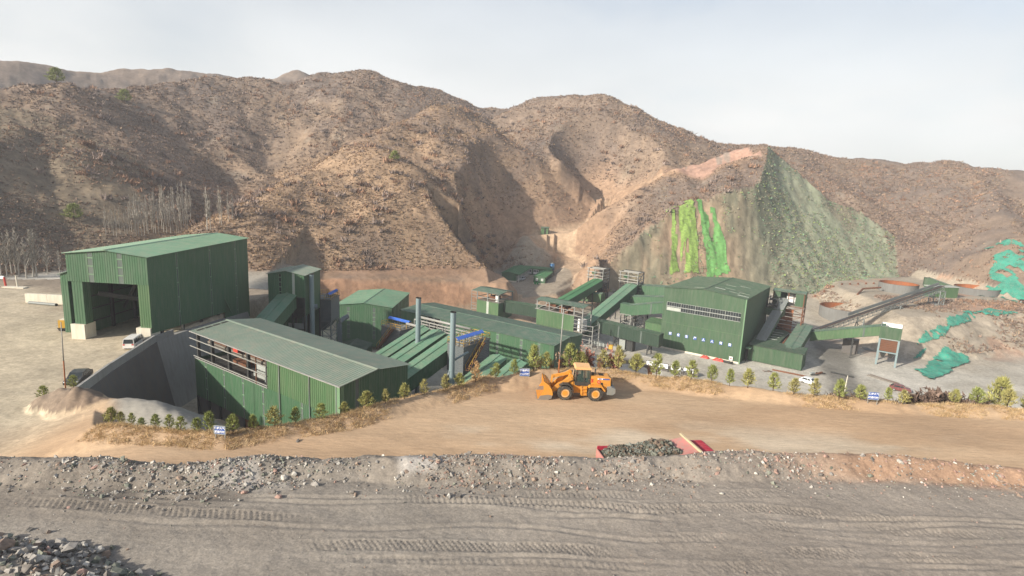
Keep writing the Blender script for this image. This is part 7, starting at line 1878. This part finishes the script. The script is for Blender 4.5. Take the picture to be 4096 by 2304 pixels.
scatter('dry_grass', 12000, berm_pick, lambda rg, x, y, n: rg.uniform(.18, .46, n), straw_col, 14, .11, .45, MAT_STRAW, 'dry yellow grass tufts along the road embankment', 'grass', 12)
def thick_pick(n, rg):
    x = rg.uniform(36, 130, n); y = 61.5 + rg.uniform(0, 1, n) ** 1.5 * 26; m = fbm(x, y, 7, 2, 3) + rg.normal(size=n) * .1 > -.1; x, y = x[m], y[m]
    return x, y, land(x, y)
scatter('roadside_scrub', 5000, thick_pick, lambda rg, x, y, n: rg.uniform(.4, 1.1, n), hill_col, 9, .3, .8, MAT_LEAF, 'brown scrub on the slope below the road at the right', 'scrub', 14)
def mound_pick(n, rg):
    x = rg.uniform(115, 230, n); y = rg.uniform(120, 225, n); z = land(x, y); f = floor_h(x, y)
    m = (z > f + 1.5) & (z < 5) & (x - (y - 170) * .3 > 128) & (fbm(x, y, 14, 2, 3) + rg.normal(size=n) * .12 + sstep(135, 175, x - (y - 170) * .3) * .35 > .22)
    return x[m], y[m], z[m]
scatter('mound_scrub', 16000, mound_pick, lambda rg, x, y, n: rg.uniform(.4, 1.2, n), hill_col, 6, .6, .8, MAT_LEAF, 'brown scrub on the right mound', 'scrub', 15)

def far_pick(n, rg):
    x = rg.uniform(195, 400, n); y = rg.uniform(215, 420, n); z = land(x, y)
    m = (z > -12) & (fbm(x, y, 20, 2, 3) + rg.normal(size=n) * .15 > .05); return x[m], y[m], z[m]
scatter('far_slope_scrub', 14000, far_pick, lambda rg, x, y, n: rg.uniform(.5, 1.5, n), hill_col, 5, .9, .5, MAT_LEAF, 'thin brown scrub on the far right slope', 'scrub', 16)
# ================================================================== rocks
def rock_base(seed):
    rg = np.random.default_rng(seed)
    bm = bmesh.new(); bmesh.ops.create_icosphere(bm, subdivisions=1, radius=1)
    pl = rg.normal(size=(7, 3)); pl /= np.linalg.norm(pl, axis=1)[:, None]; dd = rg.uniform(.45, .9, 7)
    for v in bm.verts:
        p = np.array(v.co) * rg.uniform(.9, 1.15)
        for n_, d in zip(pl, dd):
            e = p @ n_ - d
            if e > 0: p = p - n_ * e
        v.co = p * np.array((1.0, .82, .62))
    bm.verts.ensure_lookup_table()
    V = np.array([v.co for v in bm.verts]); F = np.array([[v.index for v in f.verts] for f in bm.faces]); bm.free()
    return V, F
def ico0(seed):
    rg = np.random.default_rng(seed); bm = bmesh.new(); bmesh.ops.create_icosphere(bm, subdivisions=0 + 1, radius=1); bm.free()
    bm = bmesh.new(); bmesh.ops.create_cube(bm, size=1.4); bm.verts.ensure_lookup_table()
    bmesh.ops.bevel(bm, geom=bm.edges[:], offset=.28, segments=1, affect='EDGES') if False else None
    bmesh.ops.triangulate(bm, faces=bm.faces[:])
    V = np.array([v.co for v in bm.verts]) * rg.uniform(.55, 1.15, (8, 1)) * np.array((1, .8, .6)) + rg.normal(size=(8, 3)) * .1
    F = np.array([[v.index for v in f.verts] for f in bm.faces]); bm.free(); return V, F
RB = [rock_base(200 + i) for i in range(8)]
R0 = [ico0(300 + i) for i in range(10)]
STONE = {'grey': (.27, .25, .225), 'pale': (.42, .395, .35), 'dark': (.155, .14, .125), 'brown': (.265, .20, .155), 'pink': (.34, .225, .185), 'greenish': (.20, .205, .165)}
def rotm(rg):
    q = rg.normal(size=4); q /= np.linalg.norm(q); w_, x, y, z = q
    return np.array([[1 - 2 * (y * y + z * z), 2 * (x * y - z * w_), 2 * (x * z + y * w_)], [2 * (x * y + z * w_), 1 - 2 * (x * x + z * z), 2 * (y * z - x * w_)], [2 * (x * z - y * w_), 2 * (y * z + x * w_), 1 - 2 * (x * x + y * y)]])
ROCK_ME = {}
for cn, col in STONE.items():
    for i, (V, F) in enumerate(RB):
        o = mesh_np('rock', V, F, MAT_STONE, np.tile(np.array(col, np.float32), (len(V), 1)), False); ROCK_ME[cn, i] = o.data; bpy.data.objects.remove(o)
def rubble(name, xs, ys, zs, ss, cols, seed, label, cat, parent=None, part=False):
    rg = np.random.default_rng(seed); AV = []; AF = []; AC = []; o_ = 0
    for x, y, z, s, c in zip(xs, ys, zs, ss, cols):
        V, F = R0[rg.integers(0, 10)]; A = rotm(rg)
        P_ = (V @ A.T) * s + np.array((x, y, z)); AV.append(P_); AF.append(F + o_); o_ += len(V); AC.append(np.tile(np.asarray(c) * rg.uniform(.7, 1.25), (len(V), 1)))
    o = mesh_np(name, np.concatenate(AV), np.concatenate(AF), MAT_STONE, np.concatenate(AC), False, parent)
    o['kind'] = 'stuff'
    if not part: o['label'] = label; o['category'] = cat
    return o
pz2 = pz.reshape(ny_, nx_)
def pz_at(x, y):
    i = np.clip(((y - by[0]) / .075).astype(int), 0, ny_ - 1); j = np.clip(((x - bx[0]) / .075).astype(int), 0, nx_ - 1); return pz2[i, j]
def stone_cols(rg, x, n):
    names = list(STONE); 
    pr = np.array([.34, .24, .12, .12, .04, .14]); pr2 = np.array([.28, .10, .10, .36, .12, .04]); pr3 = np.array([.22, .16, .04, .28, .22, .08])
    out = []
    for xi in x:
        p = pr if xi < -4 else (pr2 if xi < 10 else pr3); out.append(names[rg.choice(6, p=p)])
    return out
rg = np.random.default_rng(77)
# the bank of rubble along the bench edge
n = 15000
x = rg.uniform(-30, 34, n); ty = np.interp(x, [p[0] for p in BENCH_CREST], [p[1] for p in BENCH_CREST])
y = ty + rg.normal(size=n) * .55 - .45 - (rg.random(n) < .25) * rg.uniform(0, 1.6, n)
dn = fbm(x, y, 3.2, 2, 3)
dens_ = np.where(x < 6.5, 1.0, np.where(x < 9.5, .75, np.where(x < 16, .95, .45)))
k = (rg.random(n) < dens_ * (.55 + dn * 1.6)); x, y = x[k], y[k]
s = rg.lognormal(-3.15, .48, len(x)).clip(.02, .17)
cn = stone_cols(rg, x, len(x))
rubble('rubble', x, y, pz_at(x, y) + s * .15, s, [STONE[c] for c in cn], 1, 'small broken stones along the bank at the edge of the gravel bench', 'rubble')
# loose stones on the flat
n = 2600; x = rg.uniform(-26, 30, n); y = rg.uniform(15.2, 26, n); k = fbm(x, y, 4, 6, 3) + rg.normal(size=n) * .1 > .02; x, y = x[k], y[k]
s = rg.lognormal(-3.9, .4, len(x)).clip(.012, .07); cn = stone_cols(rg, x, len(x))
rubble('loose_gravel', x, y, pz_at(x, y) + s * .2, s, [STONE[c] for c in cn], 2, 'scattered pebbles on the gravel bench', 'gravel')
# pile in the lower left corner
n = 2600; x = rg.uniform(-24, -9.2, n); y = rg.uniform(13.4, 19.4, n); zp = pz_at(x, y)
k = (ridge_z(x, y, .5, .6, PILE) > 9.22) | (rg.random(n) < .06) * (ridge_z(x, y, .5, .6, PILE) > 8.9); x, y, zp = x[k], y[k], zp[k]
s = rg.lognormal(-2.35, .40, len(x)).clip(.05, .24); cn = stone_cols(rg, x * 0 - 10, len(x))
rubble('rubble_pile', x, y, zp + s * .25, s, [STONE[c] for c in cn], 3, 'heap of angular stones in the lower left corner of the bench', 'rubble')
# the rocks one can pick out, each its own object
def rock(label, x, y, z, s, cn, group, sx=None):
    o = bpy.data.objects.new('rock', ROCK_ME[cn, int(rg.integers(0, 8))]); COL.objects.link(o)
    o.location = (x, y, z); o.rotation_euler = tuple(rg.uniform(-.5, .5, 2)) + (rg.uniform(0, 6.28),)
    o.scale = sx or (s * rg.uniform(.9, 1.2), s * rg.uniform(.8, 1.1), s * rg.uniform(.75, 1.1))
    return tag(o, label, 'rock', group)
CW = {'grey': 'grey', 'pale': 'pale grey', 'dark': 'dark grey', 'brown': 'brown', 'pink': 'pinkish', 'greenish': 'greenish grey'}
rock('large reddish brown boulder, biggest of the heap in the lower left corner', -16.9, 17.3, 10.05, .52, 'brown', 'rocks of the lower left heap')
cnt = 1
for _ in range(400):
    if cnt >= 95: break
    x = rg.uniform(-21, -9.6); y = rg.uniform(15.0, 18.7); r_ = float(ridge_z(np.array([x]), np.array([y]), .5, .6, PILE)[0])
    if r_ < 9.25: continue
    c = ('grey', 'greenish', 'dark', 'pale', 'brown', 'pink')[int(rg.choice(6, p=(.32, .22, .18, .14, .10, .04)))]
    s = float(rg.lognormal(-1.65, .32)); s = min(max(s, .12), .36)
    rock('%s angular rock in the heap in the lower left corner' % CW[c], x, y, float(pz_at(np.array([x]), np.array([y]))[0]) + s * .22, s, c, 'rocks of the lower left heap'); cnt += 1
BK = [(-30, -12, 'left third of the rubble bank'), (-12, -1, 'rubble bank below the pit shed'), (-1, 8, 'rubble bank below the wheel loader'), (8, 17, 'rubble bank in front of the red truck'), (17, 34, 'reddish right end of the bank')]
for _ in range(900):
    if cnt >= 286: break
    x = rg.uniform(-24, 28); tyy = float(np.interp(x, [p[0] for p in BENCH_CREST], [p[1] for p in BENCH_CREST])); y = tyy - abs(rg.normal()) * .75 - .05
    c = stone_cols(rg, [x], 1)[0]; s = float(min(max(rg.lognormal(-2.25, .3), .075), .26)) * (1.25 if rg.random() < .08 else 1)
    wh_ = next(b_[2] for b_ in BK if b_[0] <= x < b_[1])
    rock('%s stone lying on the %s' % (CW[c], wh_), x, y, float(pz_at(np.array([x]), np.array([y]))[0]) + s * .2, s, c, 'stones of the rubble bank'); cnt += 1
for lab, x, y, s, c in (('pinkish red rock at the toe of the rubble bank on the left', -11.2, 22.55, .19, 'pink'), ('flat pinkish rock just right of the pink red rock on the bench', -9.6, 22.3, .2, 'pink'), ('dark brown rock standing alone on the bench before the brown rubble', -6.6, 22.9, .2, 'dark'), ('small dark rock beside the lone dark brown rock', -6.4, 22.7, .13, 'brown'), ('pale whitish block near the crest of the rubble bank', -10.0, 23.9, .26, 'pale'), ('whitish slab beside the pale block on the rubble bank', -9.6, 24.1, .2, 'pale'), ('grey rock left of the brown rubble on the bank', -8.4, 23.4, .2, 'grey'), ('white stone low on the bank right of the red truck', 12.4, 26.0, .14, 'pale'), ('dark stone on the haul road edge left of the loader', -18.0, 46.0, .25, 'dark')):
    zz = float(pz_at(np.array([x]), np.array([y]))[0]) if y < 30 else lz(x, y)
    rock(lab, x, y, zz + s * .25, s, c, None)
# the truck's load
tk = [o for o in bpy.data.objects if o.name.startswith('dump_truck')][0]
n = 1500; x = rg.uniform(.25, 6.0, n); y = rg.uniform(-1.12, 1.12, n)
zz = 2.58 + .50 * sstep(.2, 1.2, x) * (1 - .35 * (np.abs(y) / 1.2) ** 2) + .25 * sstep(3.2, 4.6, x) * sstep(6.3, 5.2, x)
s = rg.lognormal(-2.55, .4, n).clip(.05, .26) * np.where(x > 3.6, 1.35, .85)
ml = MB(); 
gx2 = np.linspace(.1, 6.15, 22); gy2 = np.linspace(-1.17, 1.17, 9)
vs = [(a, b_, 2.5 + .5 * float(sstep(.2, 1.2, np.array(a))) * (1 - .35 * (abs(b_) / 1.2) ** 2) + .22 * float(sstep(3.2, 4.6, np.array(a))) * float(sstep(6.3, 5.2, np.array(a)))) for a in gx2 for b_ in gy2]
ml.add(vs, [(i * 9 + j, i * 9 + 9 + j, i * 9 + 10 + j, i * 9 + j + 1) for i in range(21) for j in range(8)])
ml.build('load_bed', paint('dark_wet_soil', (.075, .075, .06), .9, .3, (.15, .12, .09), .5, 2, False), tk)
rubble('load', x, y, zz + s * .1, s, [np.array(((.13, .135, .11), (.18, .185, .16), (.09, .09, .07), (.16, .12, .09))[int(rg.integers(0, 4))]) for _ in range(n)], 5, '', '', tk, True)
for k in range(34):
    x = float(rg.uniform(.5, 5.9)); y = float(rg.uniform(-1.0, 1.0)); o = bpy.data.objects.new('load_rock', ROCK_ME[('dark', 'greenish', 'grey', 'brown')[int(rg.integers(0, 4))], int(rg.integers(0, 8))]); COL.objects.link(o); o.parent = tk
    s_ = rg.uniform(.14, .24) * (1.5 if x > 3.8 else 1); o.location = (x, y, 2.95 + (.2 if x > 3.4 else 0) - .12 * abs(y)); o.scale = (s_, s_, s_); o.rotation_euler = tuple(rg.uniform(0, 6, 3))
# ================================================================== air
hm = bpy.data.materials.new('haze_air'); hm.use_nodes = True
ht = hm.node_tree; ht.nodes.clear()
ho = ht.nodes.new('ShaderNodeOutputMaterial'); hv_ = ht.nodes.new('ShaderNodeVolumePrincipled')
hv_.inputs['Color'].default_value = (0.93, 0.95, 1.0, 1); hv_.inputs['Density'].default_value = 0.0003; hv_.inputs['Anisotropy'].default_value = 0.0
ht.links.new(hv_.outputs['Volume'], ho.inputs['Volume'])
hb = MB(); hb.box(-1180, 1180, -220, 1180, -62, 165)
hzo = hb.build('haze', hm); hzo['kind'] = 'stuff'
S.cycles.volume_step_rate = 4.0
S.cycles.volume_max_steps = 64
